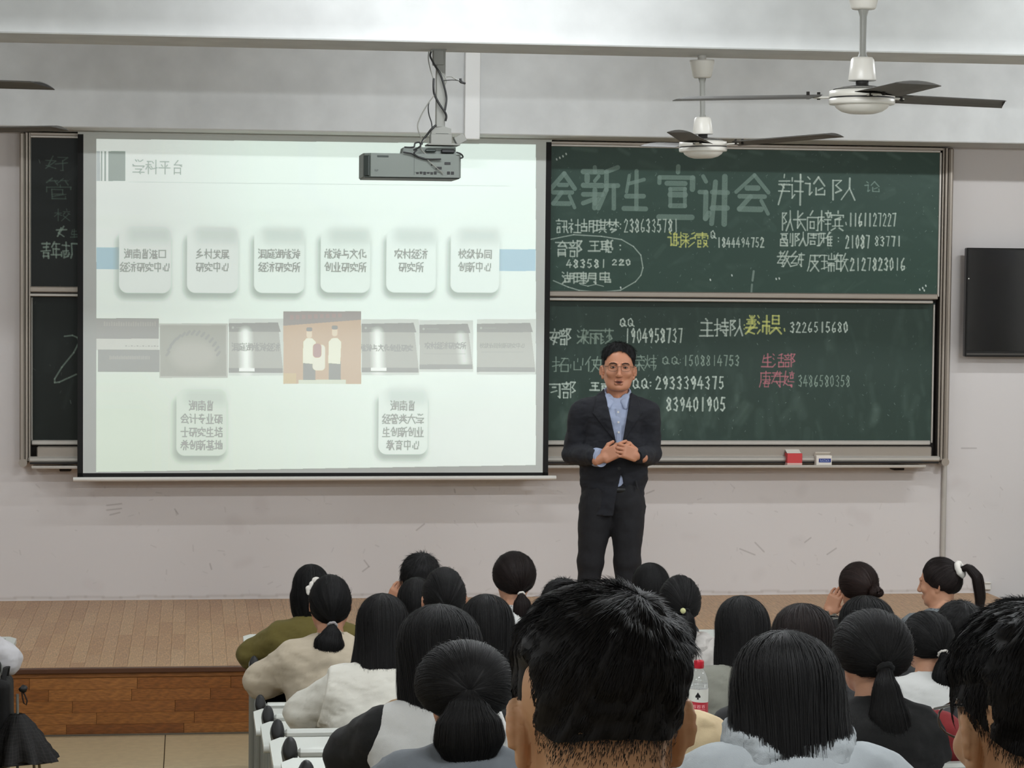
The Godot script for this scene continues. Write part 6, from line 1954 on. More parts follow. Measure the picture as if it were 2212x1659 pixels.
func people() -> void:
	people_materials()
	lecturer()
	var white_band: StandardMaterial3D = cloth_mat("band_white", Color(0.85, 0.83, 0.80))
	var grey_band: StandardMaterial3D = cloth_mat("band_grey", Color(0.62, 0.60, 0.60))
	var black_band: StandardMaterial3D = cloth_mat("band_black", Color(0.04, 0.04, 0.045))
	var lo := 0.16
	var hi := 0.50
	# --- front row
	var p := student("girl in an olive sweater with a white hair clip in her black hair", 0.536, 1.122, 4.38, 0, 0.36, {"cloth": "olive", "pose": "wide", "fat": 0.026, "hair": "loose", "width": 0.168, "seed": 2, "rings": [[-0.02, 0.100, 0.108, 0.018, 0.15], [-0.07, 0.097, 0.100, 0.022, 0.17], [-0.11, 0.088, 0.085, 0.03, 0.19], [-0.14, 0.072, 0.070, 0.035, 0.2]]})
	var cl := Field.new(Vector3(-0.05, -0.05, -0.03), Vector3(0.05, 0.05, 0.03), 0.003)
	for q in [[-0.016, -0.024, 0.014, 0.018], [-0.008, 0.0, 0.010, 0.014], [0.012, 0.018, 0.018, 0.012], [-0.02, -0.012, 0.012, 0.010]]:
		cl.ball(Vector3(q[0], q[1], 0) * 1.25, Vector3(q[2] * 1.25, q[3] * 1.25, 0.008), 0.006)
	var clip := part("hair_clip", net([cl]), white_band, p)
	clip.transform = Transform3D(Basis.from_euler(Vector3(-0.1, 0.25, 0)), head_at(0.36) + Vector3(0.006, 0.046, 0.116))
	student("student with short dark hair and plain dark clothes, cheek on a raised fist, front row", 1.028, 1.167, 4.38, 0, 0.30, {"pose": "cheek", "cloth": "charcoal", "hair": "crop", "width": 0.176, "nape": -0.75, "seed": 3, "thick": [0.018, 0.010], "len0": 0.03, "len1": 0.03})
	student("girl in a white top with a low dark brown ponytail, front row, left of lecturer", 1.467, 1.166, 4.30, 0, 0.30, {"cloth": "jacket_white", "collar": "collar_white", "hair_col": "hair_dark_brown", "width": 0.200, "deep": 0.118, "nape": -0.95, "tie": Vector3(0.022, -0.066, 0.098), "tail": [Vector3(0.022, -0.066, 0.100), Vector3(0.024, -0.12, 0.122), Vector3(0.026, -0.19, 0.120), Vector3(0.028, -0.255, 0.105)], "tail_r": [0.014, 0.040, 0.044, 0.026, 0.006], "band": white_band, "band_r": 0.014, "seed": 4})
	student("student with smooth short black hair seen just right of the lecturer's legs", 2.088, 1.119, 4.38, 0, 0.36, {"cloth": "charcoal", "hair": "loose", "width": 0.178, "seed": 5, "lift": 0.002, "rings": [[-0.02, 0.096, 0.106, 0.018, 0.14], [-0.07, 0.088, 0.095, 0.020, 0.16], [-0.11, 0.070, 0.075, 0.022, 0.18]]})
	student("girl in a black checked shirt with a low reddish brown bun, cheek on hand", 3.074, 1.113, 4.35, 0, 0.36, {"pose": "cheek", "cloth": "plaid", "hair": "bun", "hair_col": "hair_brown", "width": 0.186, "tie": Vector3(0.050, -0.012, 0.104), "seed": 6})
	student("girl turned to the left with a high ponytail tied with a white scrunchie", 3.463, 1.132, 4.35, 0, 0.30, {"cloth": "denim_grey", "collar": "denim_grey", "turn": Vector3(-0.12, 0.95, 0.0), "hair_col": "hair_dark_brown", "width": 0.176, "nape": -0.85, "tie": Vector3(0.0, 0.062, 0.112), "tail": [Vector3(0, 0.062, 0.115), Vector3(0, 0.072, 0.160), Vector3(0, 0.02, 0.200), Vector3(0.0, -0.08, 0.205), Vector3(0, -0.20, 0.185)], "tail_r": [0.018, 0.034, 0.040, 0.038, 0.030, 0.008], "band": white_band, "band_r": 0.030, "band_w": 0.016, "band_dir": Vector3(0, 0.3, 1.0), "seed": 7})
	# --- second row
	student("girl in a cream sweater with a low ponytail tied light grey near the aisle", 0.569, 1.193, 5.30, 1, 0.30, {"cloth": "cream", "pose": "wide", "fat": 0.030, "collar": "collar_white", "width": 0.176, "nape": -0.95, "tie": Vector3(0.004, -0.072, 0.100), "tail": [Vector3(0.004, -0.072, 0.104), Vector3(0.0, -0.11, 0.128), Vector3(-0.012, -0.16, 0.132), Vector3(-0.020, -0.225, 0.122)], "tail_r": [0.015, 0.040, 0.062, 0.056, 0.018], "band": grey_band, "band_r": 0.017, "band_w": 0.006, "seed": 8, "locks": 900})
	student("student with black hair squeezed between the cheek-resting student and the tied hair before it", 0.931, 1.172, 5.25, 1, 0.30, {"cloth": "charcoal", "hair": "loose", "width": 0.165, "seed": 9, "rings": [[-0.03, 0.088, 0.1, 0.018, 0.15], [-0.09, 0.085, 0.09, 0.024, 0.18], [-0.16, 0.076, 0.07, 0.03, 0.2], [-0.24, 0.064, 0.04, 0.05, 0.2]]})
	student("student with black hair peeping out left of the lecturer's legs above the cropped man", 1.542, 1.162, 5.25, 1, 0.30, {"cloth": "charcoal", "hair": "crop", "width": 0.178, "nape": -0.8, "seed": 10, "thick": [0.016, 0.008]})
	p = student("girl in a pale grey hooded top whose ponytail has a small flower tie", 2.033, 1.180, 5.30, 1, 0.30, {"cloth": "hood_cream", "hood": "hood_cream", "fat": 0.026, "width": 0.178, "tie": Vector3(0.006, -0.014, 0.116), "tail": [Vector3(0.006, -0.014, 0.118), Vector3(0.008, -0.05, 0.140), Vector3(0.006, -0.12, 0.138), Vector3(0.010, -0.20, 0.115)], "tail_r": [0.013, 0.030, 0.038, 0.032, 0.008], "band": black_band, "band_r": 0.013, "seed": 11})
	part("flower", shp().lathe([[0.0, 0.004], [0.011, 0.004], [0.013, 0.0], [0.0, -0.004]], 8, Vector3(0, 0, 0)).done(), cloth_mat("flower_yellow", Color(0.75, 0.75, 0.55)), p).transform = Transform3D(Basis(Vector3.RIGHT, 1.3), head_at(0.30) + Vector3(-0.012, -0.004, 0.140))
	# --- third row
	student("girl with black hair combed back and tied, behind the cheek-resting front-row student", 0.950, 1.328, 6.15, 2, 0.30, {"cloth": "charcoal", "width": 0.166, "tie": Vector3(0.0, -0.02, 0.114), "tail": [Vector3(0, -0.02, 0.116), Vector3(0, -0.06, 0.135), Vector3(0.0, -0.14, 0.125)], "tail_r": [0.014, 0.032, 0.034, 0.010], "seed": 12, "locks": 900})
	student("student with loose black hair directly below the reddish brown bun of the checked-shirt girl", 2.553, 1.227, 6.30, 2, 0.36, {"cloth": "charcoal", "hair": "loose", "width": 0.216, "seed": 13, "rings": [[-0.03, 0.114, 0.112, 0.018, 0.15], [-0.1, 0.112, 0.10, 0.024, 0.18], [-0.18, 0.105, 0.08, 0.04, 0.2], [-0.26, 0.09, 0.05, 0.06, 0.2]]})
	student("student in a white top with round black hair below the white-scrunchie girl", 2.951, 1.190, 6.20, 2, 0.36, {"cloth": "jacket_white", "fat": 0.024, "hair": "crop", "width": 0.190, "nape": -0.75, "seed": 14, "thick": [0.016, 0.010]})
	# --- fourth row
	p = student("girl with long straight black hair in a white top with a broad flat collar", 0.639, 1.368, 7.15, 3, 0.36, {"cloth": "shirt_white", "pose": "wide", "fat": 0.030, "hair": "loose", "width": 0.180, "seed": 15, "locks": 1500, "lift": 0.0025, "rings": [[-0.02, 0.099, 0.110, 0.020, 0.15], [-0.07, 0.106, 0.108, 0.032, 0.18], [-0.12, 0.118, 0.098, 0.052, 0.20], [-0.17, 0.128, 0.085, 0.075, 0.21], [-0.215, 0.132, 0.070, 0.095, 0.21], [-0.235, 0.130, 0.060, 0.105, 0.21]]})
	var F := cloth_field(0.36, "wide", 0.030, "all", 0.0095)
	F.shift(-0.010)
	F.slot(PackedVector2Array([Vector2(-0.02, 0.66), Vector2(0.225, 0.80), Vector2(0.19, 1.0), Vector2(-0.19, 1.0), Vector2(-0.245, 0.735)]), -0.30, 0.5, true)
	F.box(Vector3(0, 0.90, -0.42), Vector3(0.4, 0.4, 0.2), 0.0, 0.004, Basis.IDENTITY, true)
	part("flat_collar", net([F]), M.cloth_collar_white, p)
	student("girl with long loose black hair and a visible parting, below the low brown ponytail", 0.997, 1.355, 7.10, 3, 0.36, {"cloth": "charcoal", "hair": "loose", "width": 0.184, "seed": 16, "locks": 1200, "parting": [0.02, 0.025, 0.03], "rings": [[-0.02, 0.102, 0.108, 0.02, 0.15], [-0.09, 0.108, 0.100, 0.03, 0.18], [-0.16, 0.112, 0.085, 0.05, 0.2], [-0.24, 0.108, 0.065, 0.075, 0.21], [-0.30, 0.10, 0.05, 0.09, 0.21]]})
	student("girl with long straight black hair in a grey jacket before the water bottle", 1.871, 1.350, 7.15, 3, 0.36, {"cloth": "jacket_grey", "fat": 0.032, "hair": "loose", "width": 0.190, "seed": 17, "locks": 1300, "lift": 0.002, "rings": [[-0.02, 0.104, 0.108, 0.02, 0.15], [-0.09, 0.112, 0.100, 0.03, 0.18], [-0.15, 0.116, 0.085, 0.05, 0.2], [-0.20, 0.112, 0.070, 0.07, 0.21], [-0.235, 0.10, 0.06, 0.085, 0.21]]})
	student("girl in a white shirt with a ponytail held by a white ring", 2.541, 1.285, 7.10, 3, 0.36, {"cloth": "jacket_white", "fat": 0.026, "width": 0.184, "tie": Vector3(0.036, -0.035, 0.106), "tail": [Vector3(0.036, -0.035, 0.108), Vector3(0.042, -0.07, 0.132), Vector3(0.034, -0.14, 0.135), Vector3(0.025, -0.22, 0.12)], "tail_r": [0.014, 0.042, 0.052, 0.044, 0.012], "band": white_band, "band_r": 0.020, "seed": 18, "locks": 900})
	# --- fifth row
	student("person in a tan jacket whose head is hidden by a dome of long black hair", 0.735, 1.410, 8.10, 4, 0.36, {"cloth": "tan", "fat": 0.030, "hair": "crop", "width": 0.178, "seed": 19})
	student("girl with dark brown parted hair between the grey jacket girl and the black scrunchie girl", 1.839, 1.457, 8.10, 4, 0.36, {"cloth": "charcoal", "hair": "loose", "hair_col": "hair_dark_brown", "width": 0.196, "seed": 20, "locks": 1200, "parting": [0.01, 0.02, 0.028], "rings": [[-0.02, 0.106, 0.108, 0.02, 0.15], [-0.09, 0.110, 0.100, 0.03, 0.18], [-0.18, 0.108, 0.08, 0.05, 0.2], [-0.28, 0.10, 0.05, 0.08, 0.21]]})
	# --- sixth row
	p = student("girl with a big dome of long black hair in a black and white jacket", 0.623, 1.613, 9.15, 5, 0.36, {"cloth": "jacket_white", "sleeves": "black", "fat": 0.032, "hair": "loose", "width": 0.214, "seed": 21, "locks": 2200, "wide": 0.0009, "rings": [[-0.02, 0.116, 0.114, 0.02, 0.15], [-0.07, 0.119, 0.110, 0.03, 0.18], [-0.13, 0.118, 0.098, 0.05, 0.20], [-0.19, 0.112, 0.082, 0.075, 0.21], [-0.235, 0.100, 0.065, 0.095, 0.21], [-0.26, 0.085, 0.055, 0.105, 0.21]]})
	for q in [-0.012, 0.028]:
		part("cord", shp().tube([HIP + spine(0.36) * 0.44 + Vector3(0.02 + q, 0.02, 0.10), HIP + spine(0.36) * 0.34 + Vector3(0.012 + q * 1.6, 0.0, 0.135), HIP + spine(0.36) * 0.20 + Vector3(0.03 + q * 1.2, 0.0, 0.132), HIP + spine(0.36) * 0.05 + Vector3(0.055 + q, 0.0, 0.13)], 0.004, 6).done(), M.cloth_black, p)
	student("person in a beige top with folds, mostly hidden behind the cropped man's right ear", 1.150, 1.560, 9.15, 5, 0.36, {"cloth": "beige", "fat": 0.040, "pose": "wide", "hair": "crop", "width": 0.17, "seed": 22})
	student("girl with a long low ponytail, black scrunchie and black jacket with red sleeves", 1.719, 1.606, 9.25, 5, 0.36, {"cloth": "black", "sleeves": "red", "fat": 0.030, "pose": "wide", "collar": "maroon", "width": 0.206, "deep": 0.118, "tie": Vector3(0.005, -0.024, 0.120), "tail": [Vector3(0.005, -0.024, 0.122), Vector3(-0.002, -0.07, 0.150), Vector3(0.006, -0.16, 0.155), Vector3(0.03, -0.27, 0.140), Vector3(0.055, -0.38, 0.125)], "tail_r": [0.016, 0.040, 0.056, 0.060, 0.052, 0.02], "band": black_band, "band_r": 0.018, "band_w": 0.008, "seed": 23, "locks": 2400, "wide": 0.0008, "hair_col": "hair_soft"})
	student("student with round dark hair at the right edge, above the man with glasses", 2.151, 1.605, 9.10, 5, 0.36, {"cloth": "charcoal", "hair": "crop", "width": 0.200, "nape": -0.8, "seed": 24, "blades": 3000, "thick": [0.018, 0.012]})
	# --- seventh and eighth rows
	student("girl in a grey jacket with black hair tied close, left of the cropped man", 0.567, 1.687, 10.20, 6, 0.36, {"cloth": "slate", "fat": 0.032, "collar": "hoodie_grey", "width": 0.210, "deep": 0.116, "nape": -0.85, "tie": Vector3(0.0, 0.020, 0.122), "tail": [Vector3(0.0, 0.020, 0.124), Vector3(-0.004, -0.02, 0.148), Vector3(-0.004, -0.075, 0.150), Vector3(0.0, -0.135, 0.128), Vector3(0.004, -0.165, 0.105)], "tail_r": [0.016, 0.050, 0.078, 0.084, 0.066, 0.02], "tail_flat": 0.45, "seed": 25, "locks": 2600, "wide": 0.0007, "hair_col": "hair_soft"})
	student("girl with long loose black hair in a light grey hooded top", 1.054, 1.822, 11.00, 7, 0.36, {"neck": 0.120, "hood_up": 0.035, "cloth": "hoodie_grey", "hood": "hoodie_grey", "fat": 0.040, "pose": "wide", "hair": "loose", "width": 0.196, "seed": 26, "locks": 3200, "wide": 0.0008, "lift": 0.006, "parting": [0.004, 0.012, 0.016], "rings": [[-0.02, 0.112, 0.110, 0.02, 0.15], [-0.07, 0.122, 0.108, 0.032, 0.18], [-0.12, 0.132, 0.098, 0.052, 0.2], [-0.15, 0.136, 0.088, 0.066, 0.21], [-0.175, 0.132, 0.078, 0.074, 0.21], [-0.195, 0.122, 0.07, 0.078, 0.21]]})
	# --- tenth row: the two men close to the camera
	student("man with cropped black hair and bare neck, largest head in the middle", 0.378, 2.168, 12.95, 9, 0.36, {"man": true, "cell": 0.0035, "turn": Vector3(-0.30, 0.0, 0.0), "cloth": "charcoal", "hair": "crop", "width": 0.180, "seed": 27, "nape": -0.56, "blades": 26000, "len0": 0.016, "len1": 0.0045, "past": 1.15, "thickness": 0.75, "spread": 0.22, "mess": 0.12, "whorl": Vector3(0.30, 0.80, 0.50), "thick": [0.016, 0.001], "hair_col": "hair_soft", "crown": 0.128})
	p = student("man with dark hair close at the right edge, one ear and glasses arm showing", 0.822, 2.144, 12.90, 9, 0.36, {"man": true, "cell": 0.0035, "turn": Vector3(-0.22, 0.10, 0.0), "cloth": "charcoal", "hair": "crop", "width": 0.186, "seed": 28, "nape": -0.55, "blades": 16000, "len0": 0.018, "len1": 0.007, "past": 1.1, "thickness": 0.8, "spread": 0.22, "mess": 0.12, "thick": [0.018, 0.002], "crown": 0.132})
	var hb := Transform3D(Basis.from_euler(Vector3(-0.22, 0.10, 0)), head_at(0.36))
	var gl := shp()
	for s in [-1, 1]:
		gl.tube([hb * Vector3(s * 0.082, 0.022, 0.012), hb * Vector3(s * 0.083, 0.024, -0.02), hb * Vector3(s * 0.078, 0.022, -0.085)], 0.0016, 8)
		var pts := []
		for q in 17:
			var a := TAU * q / 16.0
			pts.append(hb * Vector3(s * 0.036 + cos(a) * 0.030, 0.010 + sin(a) * 0.021, -0.112 + absf(cos(a)) * 0.006))
		gl.tube(pts, 0.0014, 6, false)
	gl.tube([hb * Vector3(-0.009, 0.014, -0.113), hb * Vector3(0.009, 0.014, -0.113)], 0.0014, 6)
	part("glasses", gl.done(), M.tv_trim, p)
	# --- across the aisle
	student("person in a white top at the left edge, only a sleeve showing", -1.075, 1.123, 4.40, 0, 0.30, {"cloth": "sleeve_white", "pose": "wide", "fat": 0.034, "hair": "crop", "width": 0.175, "seed": 29})
# ---------------------------------------------------------------- a small raster for print, chalk and stains
class Canvas:
	var w := 0
	var h := 0
	var d := PackedByteArray()
	func _init(ww: int, hh: int, c: Color):
		w = ww
		h = hh
		var im := Image.create(w, h, false, Image.FORMAT_RGBA8)
		im.fill(c)
		d = im.get_data()
	func line(x0: float, y0: float, x1: float, y1: float, wd: float, c: Color, al := 1.0, soft := 1.2, grain := 0.0) -> void:
		var r := wd / 2.0 + soft
		var bx := x1 - x0
		var by := y1 - y0
		var l := 1.0 / maxf(bx * bx + by * by, 1e-6)
		var cr := int(c.r * 255)
		var cg := int(c.g * 255)
		var cb := int(c.b * 255)
		for y in range(maxi(0, int(minf(y0, y1) - r)), mini(h - 1, int(maxf(y0, y1) + r) + 1) + 1):
			var py := y + 0.5 - y0
			for x in range(maxi(0, int(minf(x0, x1) - r)), mini(w - 1, int(maxf(x0, x1) + r) + 1) + 1):
				var px := x + 0.5 - x0
				var t := clampf((px * bx + py * by) * l, 0.0, 1.0)
				var ex := px - bx * t
				var ey := py - by * t
				var a := clampf((wd * 0.5 + soft * 0.5 - sqrt(ex * ex + ey * ey)) / soft, 0.0, 1.0) * al
				if a <= 0.004:
					continue
				if grain > 0.0:
					a *= 1.0 - grain * (((x * 7919 + y * 104729 + x * y * 31) & 1023) / 1023.0)
				var i := (y * w + x) * 4
				d[i] = d[i] + int((cr - d[i]) * a)
				d[i + 1] = d[i + 1] + int((cg - d[i + 1]) * a)
				d[i + 2] = d[i + 2] + int((cb - d[i + 2]) * a)
	# a filled outline
	func fill(pts: Array, c: Color, al := 1.0) -> void:
		var pg := PackedVector2Array(pts)
		var lo := pg[0]
		var hi := pg[0]
		for p in pg:
			lo = lo.min(p)
			hi = hi.max(p)
		var n := pg.size()
		for y in range(maxi(0, int(lo.y)), mini(h - 1, int(hi.y)) + 1):
			var xs := []
			for k in n:
				var p := pg[k]
				var q := pg[(k + 1) % n]
				if (p.y > y + 0.5) != (q.y > y + 0.5):
					xs.append(p.x + (y + 0.5 - p.y) / (q.y - p.y) * (q.x - p.x))
			xs.sort()
			for k in range(0, xs.size() - 1, 2):
				for x in range(maxi(0, int(ceil(xs[k] - 0.5))), mini(w - 1, int(floor(xs[k + 1] - 0.5))) + 1):
					var i := (y * w + x) * 4
					d[i] = d[i] + int((c.r * 255 - d[i]) * al)
					d[i + 1] = d[i + 1] + int((c.g * 255 - d[i + 1]) * al)
					d[i + 2] = d[i + 2] + int((c.b * 255 - d[i + 2]) * al)
	# a rounded card with a soft border of s pixels
	func card(x0: float, y0: float, x1: float, y1: float, r: float, c: Color, al: float, s: float) -> void:
		for y in range(maxi(0, int(y0 - s)), mini(h - 1, int(y1 + s)) + 1):
			for x in range(maxi(0, int(x0 - s)), mini(w - 1, int(x1 + s)) + 1):
				var qx := maxf(absf(x + 0.5 - (x0 + x1) / 2) - (x1 - x0) / 2 + r, 0.0)
				var qy := maxf(absf(y + 0.5 - (y0 + y1) / 2) - (y1 - y0) / 2 + r, 0.0)
				var a := clampf(0.5 - (sqrt(qx * qx + qy * qy) - r) / s, 0.0, 1.0)
				a = a * a * (3.0 - 2.0 * a) * al
				if a <= 0.004:
					continue
				var i := (y * w + x) * 4
				d[i] = d[i] + int((c.r * 255 - d[i]) * a)
				d[i + 1] = d[i + 1] + int((c.g * 255 - d[i + 1]) * a)
				d[i + 2] = d[i + 2] + int((c.b * 255 - d[i + 2]) * a)
	func image() -> Image:
		return Image.create_from_data(w, h, false, Image.FORMAT_RGBA8, d)
	func texture() -> ImageTexture:
		return ImageTexture.create_from_image(image())

# writes one character from its strokes into the box at x, y
func glyph(cv: Canvas, ch: String, x: float, y: float, gw: float, gh: float, th: float, c: Color, al := 1.0, grain := 0.0, jit := 0.0, rg: RandomNumberGenerator = null) -> void:
	if not STROKES.has(ch):
		return
	for s in STROKES[ch].split(" "):
		var p := Vector2.ZERO
		var tt := th * (rg.randf_range(0.8, 1.25) if rg else 1.0)
		for k in range(0, s.length(), 2):
			var q := Vector2(x + (int(s[k]) + 0.5) / 10.0 * gw, y + (int(s[k + 1]) + 0.5) / 10.0 * gh)
			if jit > 0.0:
				q += Vector2(rg.randf_range(-jit, jit), rg.randf_range(-jit, jit))
			if k > 0:
				cv.line(p.x, p.y, q.x, q.y, tt, c, al, 1.2, grain)
			p = q
# ---------------------------------------------------------------- signed distance grids, meshed as surface nets
class Field:
	var o := Vector3.ZERO
	var c := 0.01
	var nx := 0
	var ny := 0
	var nz := 0
	var f := PackedFloat32Array()
	func _init(lo: Vector3, hi: Vector3, cell: float):
		o = lo
		c = cell
		nx = int(ceil((hi.x - lo.x) / cell)) + 1
		ny = int(ceil((hi.y - lo.y) / cell)) + 1
		nz = int(ceil((hi.z - lo.z) / cell)) + 1
		f.resize(nx * ny * nz)
		f.fill(1.0)
	# a tapered capsule, flattened by s; k is the width of the blend; cut: take away instead of adding
	func cap(a: Vector3, b: Vector3, ra: float, rb: float, k := 0.02, s := Vector3.ONE, cut := false) -> void:
		var m := k + 2.5 * c
		var rm := maxf(ra, rb)
		var x0 := maxi(0, int((minf(a.x, b.x) - rm * s.x - m - o.x) / c))
		var x1 := mini(nx - 1, int((maxf(a.x, b.x) + rm * s.x + m - o.x) / c) + 1)
		var y0 := maxi(0, int((minf(a.y, b.y) - rm * s.y - m - o.y) / c))
		var y1 := mini(ny - 1, int((maxf(a.y, b.y) + rm * s.y + m - o.y) / c) + 1)
		var z0 := maxi(0, int((minf(a.z, b.z) - rm * s.z - m - o.z) / c))
		var z1 := mini(nz - 1, int((maxf(a.z, b.z) + rm * s.z + m - o.z) / c) + 1)
		var inv := Vector3.ONE / s
		var sa := a * inv
		var ba := b * inv - sa
		var l := 1.0 / maxf(ba.length_squared(), 1e-9)
		var sm := minf(s.x, minf(s.y, s.z))
		var dr := rb - ra
		for z in range(z0, z1 + 1):
			for y in range(y0, y1 + 1):
				var i := x0 + nx * (y + ny * z)
				var p := (o + Vector3(x0, y, z) * c) * inv - sa
				var st := c * inv.x
				for x in range(x0, x1 + 1):
					var h := clampf(p.dot(ba) * l, 0.0, 1.0)
					var d := ((p - ba * h).length() - ra - dr * h) * sm
					var g := f[i]
					if cut:
						d = -d
						var q := k - absf(g - d)
						f[i] = maxf(g, d) + (q * q / (4.0 * k) if q > 0.0 else 0.0)
					else:
						var q := k - absf(g - d)
						f[i] = minf(g, d) - (q * q / (4.0 * k) if q > 0.0 else 0.0)
					i += 1
					p.x += st
	# an ellipsoid turned by t
	func ball(at: Vector3, r: Vector3, k := 0.02, t := Basis.IDENTITY, cut := false) -> void:
		var e := maxf(r.x, maxf(r.y, r.z)) + k + 2.5 * c
		if t == Basis.IDENTITY:
			cube_(at, r + Vector3.ONE * (k + 2.5 * c), r, 0.0, k, t, cut, true)
		else:
			cube_(at, Vector3(e, e, e), r, 0.0, k, t, cut, true)
	# a rounded box turned by t
	func box(at: Vector3, h: Vector3, rnd: float, k := 0.02, t := Basis.IDENTITY, cut := false) -> void:
		var e := h.length() + k + 2.5 * c
		cube_(at, Vector3(e, e, e), h, rnd, k, t, cut, false)
	func cube_(at: Vector3, e: Vector3, h: Vector3, rnd: float, k: float, t: Basis, cut: bool, round_: bool) -> void:
		var lo := (at - e - o) / c
		var hi := (at + e - o) / c
		var ti := t.transposed()
		var ir := Vector3.ONE / h
		var hh := h - Vector3.ONE * rnd
		for z in range(maxi(0, int(lo.z)), mini(nz - 1, int(hi.z) + 1) + 1):
			for y in range(maxi(0, int(lo.y)), mini(ny - 1, int(hi.y) + 1) + 1):
				for x in range(maxi(0, int(lo.x)), mini(nx - 1, int(hi.x) + 1) + 1):
					var p := ti * (o + Vector3(x, y, z) * c - at)
					var d := 0.0
					if round_:
						var q := p * ir
						var k0 := q.length()
						var k1 := (q * ir).length()
						d = k0 * (k0 - 1.0) / k1 if k1 > 1e-6 else -minf(h.x, minf(h.y, h.z))
					else:
						var q := p.abs() - hh
						d = Vector3(maxf(q.x, 0), maxf(q.y, 0), maxf(q.z, 0)).length() + minf(maxf(q.x, maxf(q.y, q.z)), 0.0) - rnd
					var i := x + nx * (y + ny * z)
					var g := f[i]
					if cut:
						d = -d
						var w := k - absf(g - d)
						f[i] = maxf(g, d) + (w * w / (4.0 * k) if w > 0.0 else 0.0)
					else:
						var w := k - absf(g - d)
						f[i] = minf(g, d) - (w * w / (4.0 * k) if w > 0.0 else 0.0)
	# cloth creases: the surface moves by noise that is stretched by s
	func crease(n: FastNoiseLite, amp: float, s: Vector3) -> void:
		var i := 0
		for z in nz:
			for y in ny:
				for x in nx:
					if absf(f[i]) < 0.04:
						f[i] += amp * n.get_noise_3d((o.x + x * c) * s.x, (o.y + y * c) * s.y, (o.z + z * c) * s.z)
					i += 1
	func chop(plane: Plane) -> void:   # keeps what lies under the plane
		var i := 0
		for z in nz:
			for y in ny:
				for x in nx:
					f[i] = maxf(f[i], plane.distance_to(o + Vector3(x, y, z) * c))
					i += 1
	func shift(a: float) -> void:
		for i in f.size():
			f[i] += a
	# a convex outline in x and y (anticlockwise), from z0 to z1: taken away, or all else taken away
	func slot(pg: PackedVector2Array, z0: float, z1: float, keep := false) -> void:
		var i := 0
		for z in nz:
			var pz := o.z + z * c
			for y in ny:
				for x in nx:
					var p := Vector2(o.x + x * c, o.y + y * c)
					var d := maxf(z0 - pz, pz - z1)
					for k in pg.size():
						var a := pg[k]
						var e := pg[(k + 1) % pg.size()] - a
						d = maxf(d, (p - a).dot(Vector2(e.y, -e.x).normalized()))
					f[i] = maxf(f[i], d if keep else -d)
					i += 1
	func into(v: PackedVector3Array, n: PackedVector3Array, ix: PackedInt32Array) -> void:
		var id := PackedInt32Array()
		id.resize(nx * ny * nz)
		id.fill(-1)
		var sy := nx
		var sz := nx * ny
		for z in nz - 1:
			for y in ny - 1:
				var i := nx * (y + ny * z) - 1
				for x in nx - 1:
					i += 1
					var a := f[i]
					var b := f[i + 1]
					var d := f[i + sy]
					var e := f[i + sy + 1]
					var p := f[i + sz]
					var q := f[i + sz + 1]
					var r := f[i + sz + sy]
					var t := f[i + sz + sy + 1]
					if a > 0.0:
						if b > 0.0 and d > 0.0 and e > 0.0 and p > 0.0 and q > 0.0 and r > 0.0 and t > 0.0:
							continue
					elif b <= 0.0 and d <= 0.0 and e <= 0.0 and p <= 0.0 and q <= 0.0 and r <= 0.0 and t <= 0.0:
						continue
					var s := Vector3.ZERO
					var m := 0
					if (a > 0.0) != (b > 0.0): s += Vector3(a / (a - b), 0, 0); m += 1
					if (d > 0.0) != (e > 0.0): s += Vector3(d / (d - e), 1, 0); m += 1
					if (p > 0.0) != (q > 0.0): s += Vector3(p / (p - q), 0, 1); m += 1
					if (r > 0.0) != (t > 0.0): s += Vector3(r / (r - t), 1, 1); m += 1
					if (a > 0.0) != (d > 0.0): s += Vector3(0, a / (a - d), 0); m += 1
					if (b > 0.0) != (e > 0.0): s += Vector3(1, b / (b - e), 0); m += 1
					if (p > 0.0) != (r > 0.0): s += Vector3(0, p / (p - r), 1); m += 1
					if (q > 0.0) != (t > 0.0): s += Vector3(1, q / (q - t), 1); m += 1
					if (a > 0.0) != (p > 0.0): s += Vector3(0, 0, a / (a - p)); m += 1
					if (b > 0.0) != (q > 0.0): s += Vector3(1, 0, b / (b - q)); m += 1
					if (d > 0.0) != (r > 0.0): s += Vector3(0, 1, d / (d - r)); m += 1
					if (e > 0.0) != (t > 0.0): s += Vector3(1, 1, e / (e - t)); m += 1
					id[i] = v.size()
					v.append(o + (Vector3(x, y, z) + s / m) * c)
					n.append(Vector3(b - a + e - d + q - p + t - r, d - a + e - b + r - p + t - q, p - a + q - b + r - d + t - e).normalized())
		for z in range(1, nz - 1):
			for y in range(1, ny - 1):
				var i := nx * (y + ny * z)
				for x in range(1, nx - 1):
					i += 1
					if id[i] < 0:
						continue
					var a := f[i] > 0.0
					if a != (f[i + 1] > 0.0):
						quad(ix, id[i], id[i - sy], id[i - sy - sz], id[i - sz], a)
					if a != (f[i + sy] > 0.0):
						quad(ix, id[i], id[i - sz], id[i - sz - 1], id[i - 1], a)
					if a != (f[i + sz] > 0.0):
						quad(ix, id[i], id[i - 1], id[i - 1 - sy], id[i - sy], a)
	func quad(ix: PackedInt32Array, a: int, b: int, d: int, e: int, flip: bool) -> void:
		if a < 0 or b < 0 or d < 0 or e < 0:
			return
		if flip:
			ix.append_array([a, b, d, a, d, e])
		else:
			ix.append_array([a, d, b, a, e, d])

func net(fields: Array) -> ArrayMesh:
	var v := PackedVector3Array()
	var n := PackedVector3Array()
	var ix := PackedInt32Array()
	for q in fields:
		q.into(v, n, ix)
	return arrays(v, n, ix)

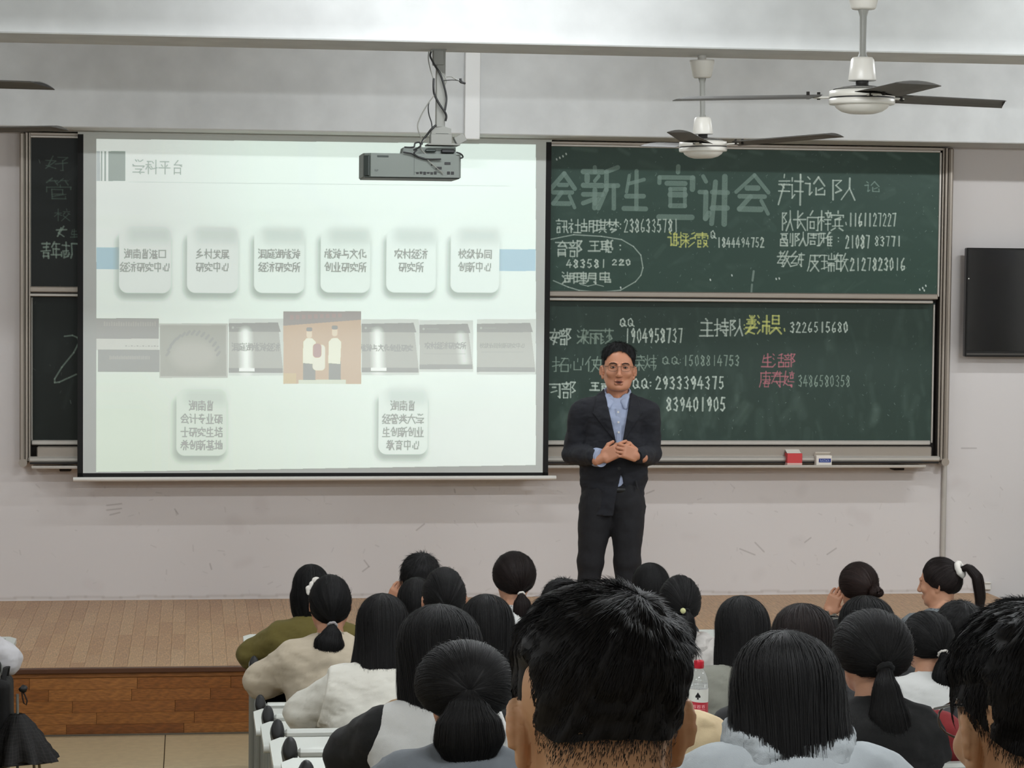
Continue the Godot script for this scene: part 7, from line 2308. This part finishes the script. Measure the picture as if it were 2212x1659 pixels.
func arrays(v: PackedVector3Array, n: PackedVector3Array, ix: PackedInt32Array, uv := PackedVector2Array()) -> ArrayMesh:
	var a := []
	a.resize(Mesh.ARRAY_MAX)
	a[Mesh.ARRAY_VERTEX] = v
	a[Mesh.ARRAY_NORMAL] = n
	a[Mesh.ARRAY_INDEX] = ix
	if uv.size():
		a[Mesh.ARRAY_TEX_UV] = uv
	var m := ArrayMesh.new()
	m.add_surface_from_arrays(Mesh.PRIMITIVE_TRIANGLES, a)
	return m
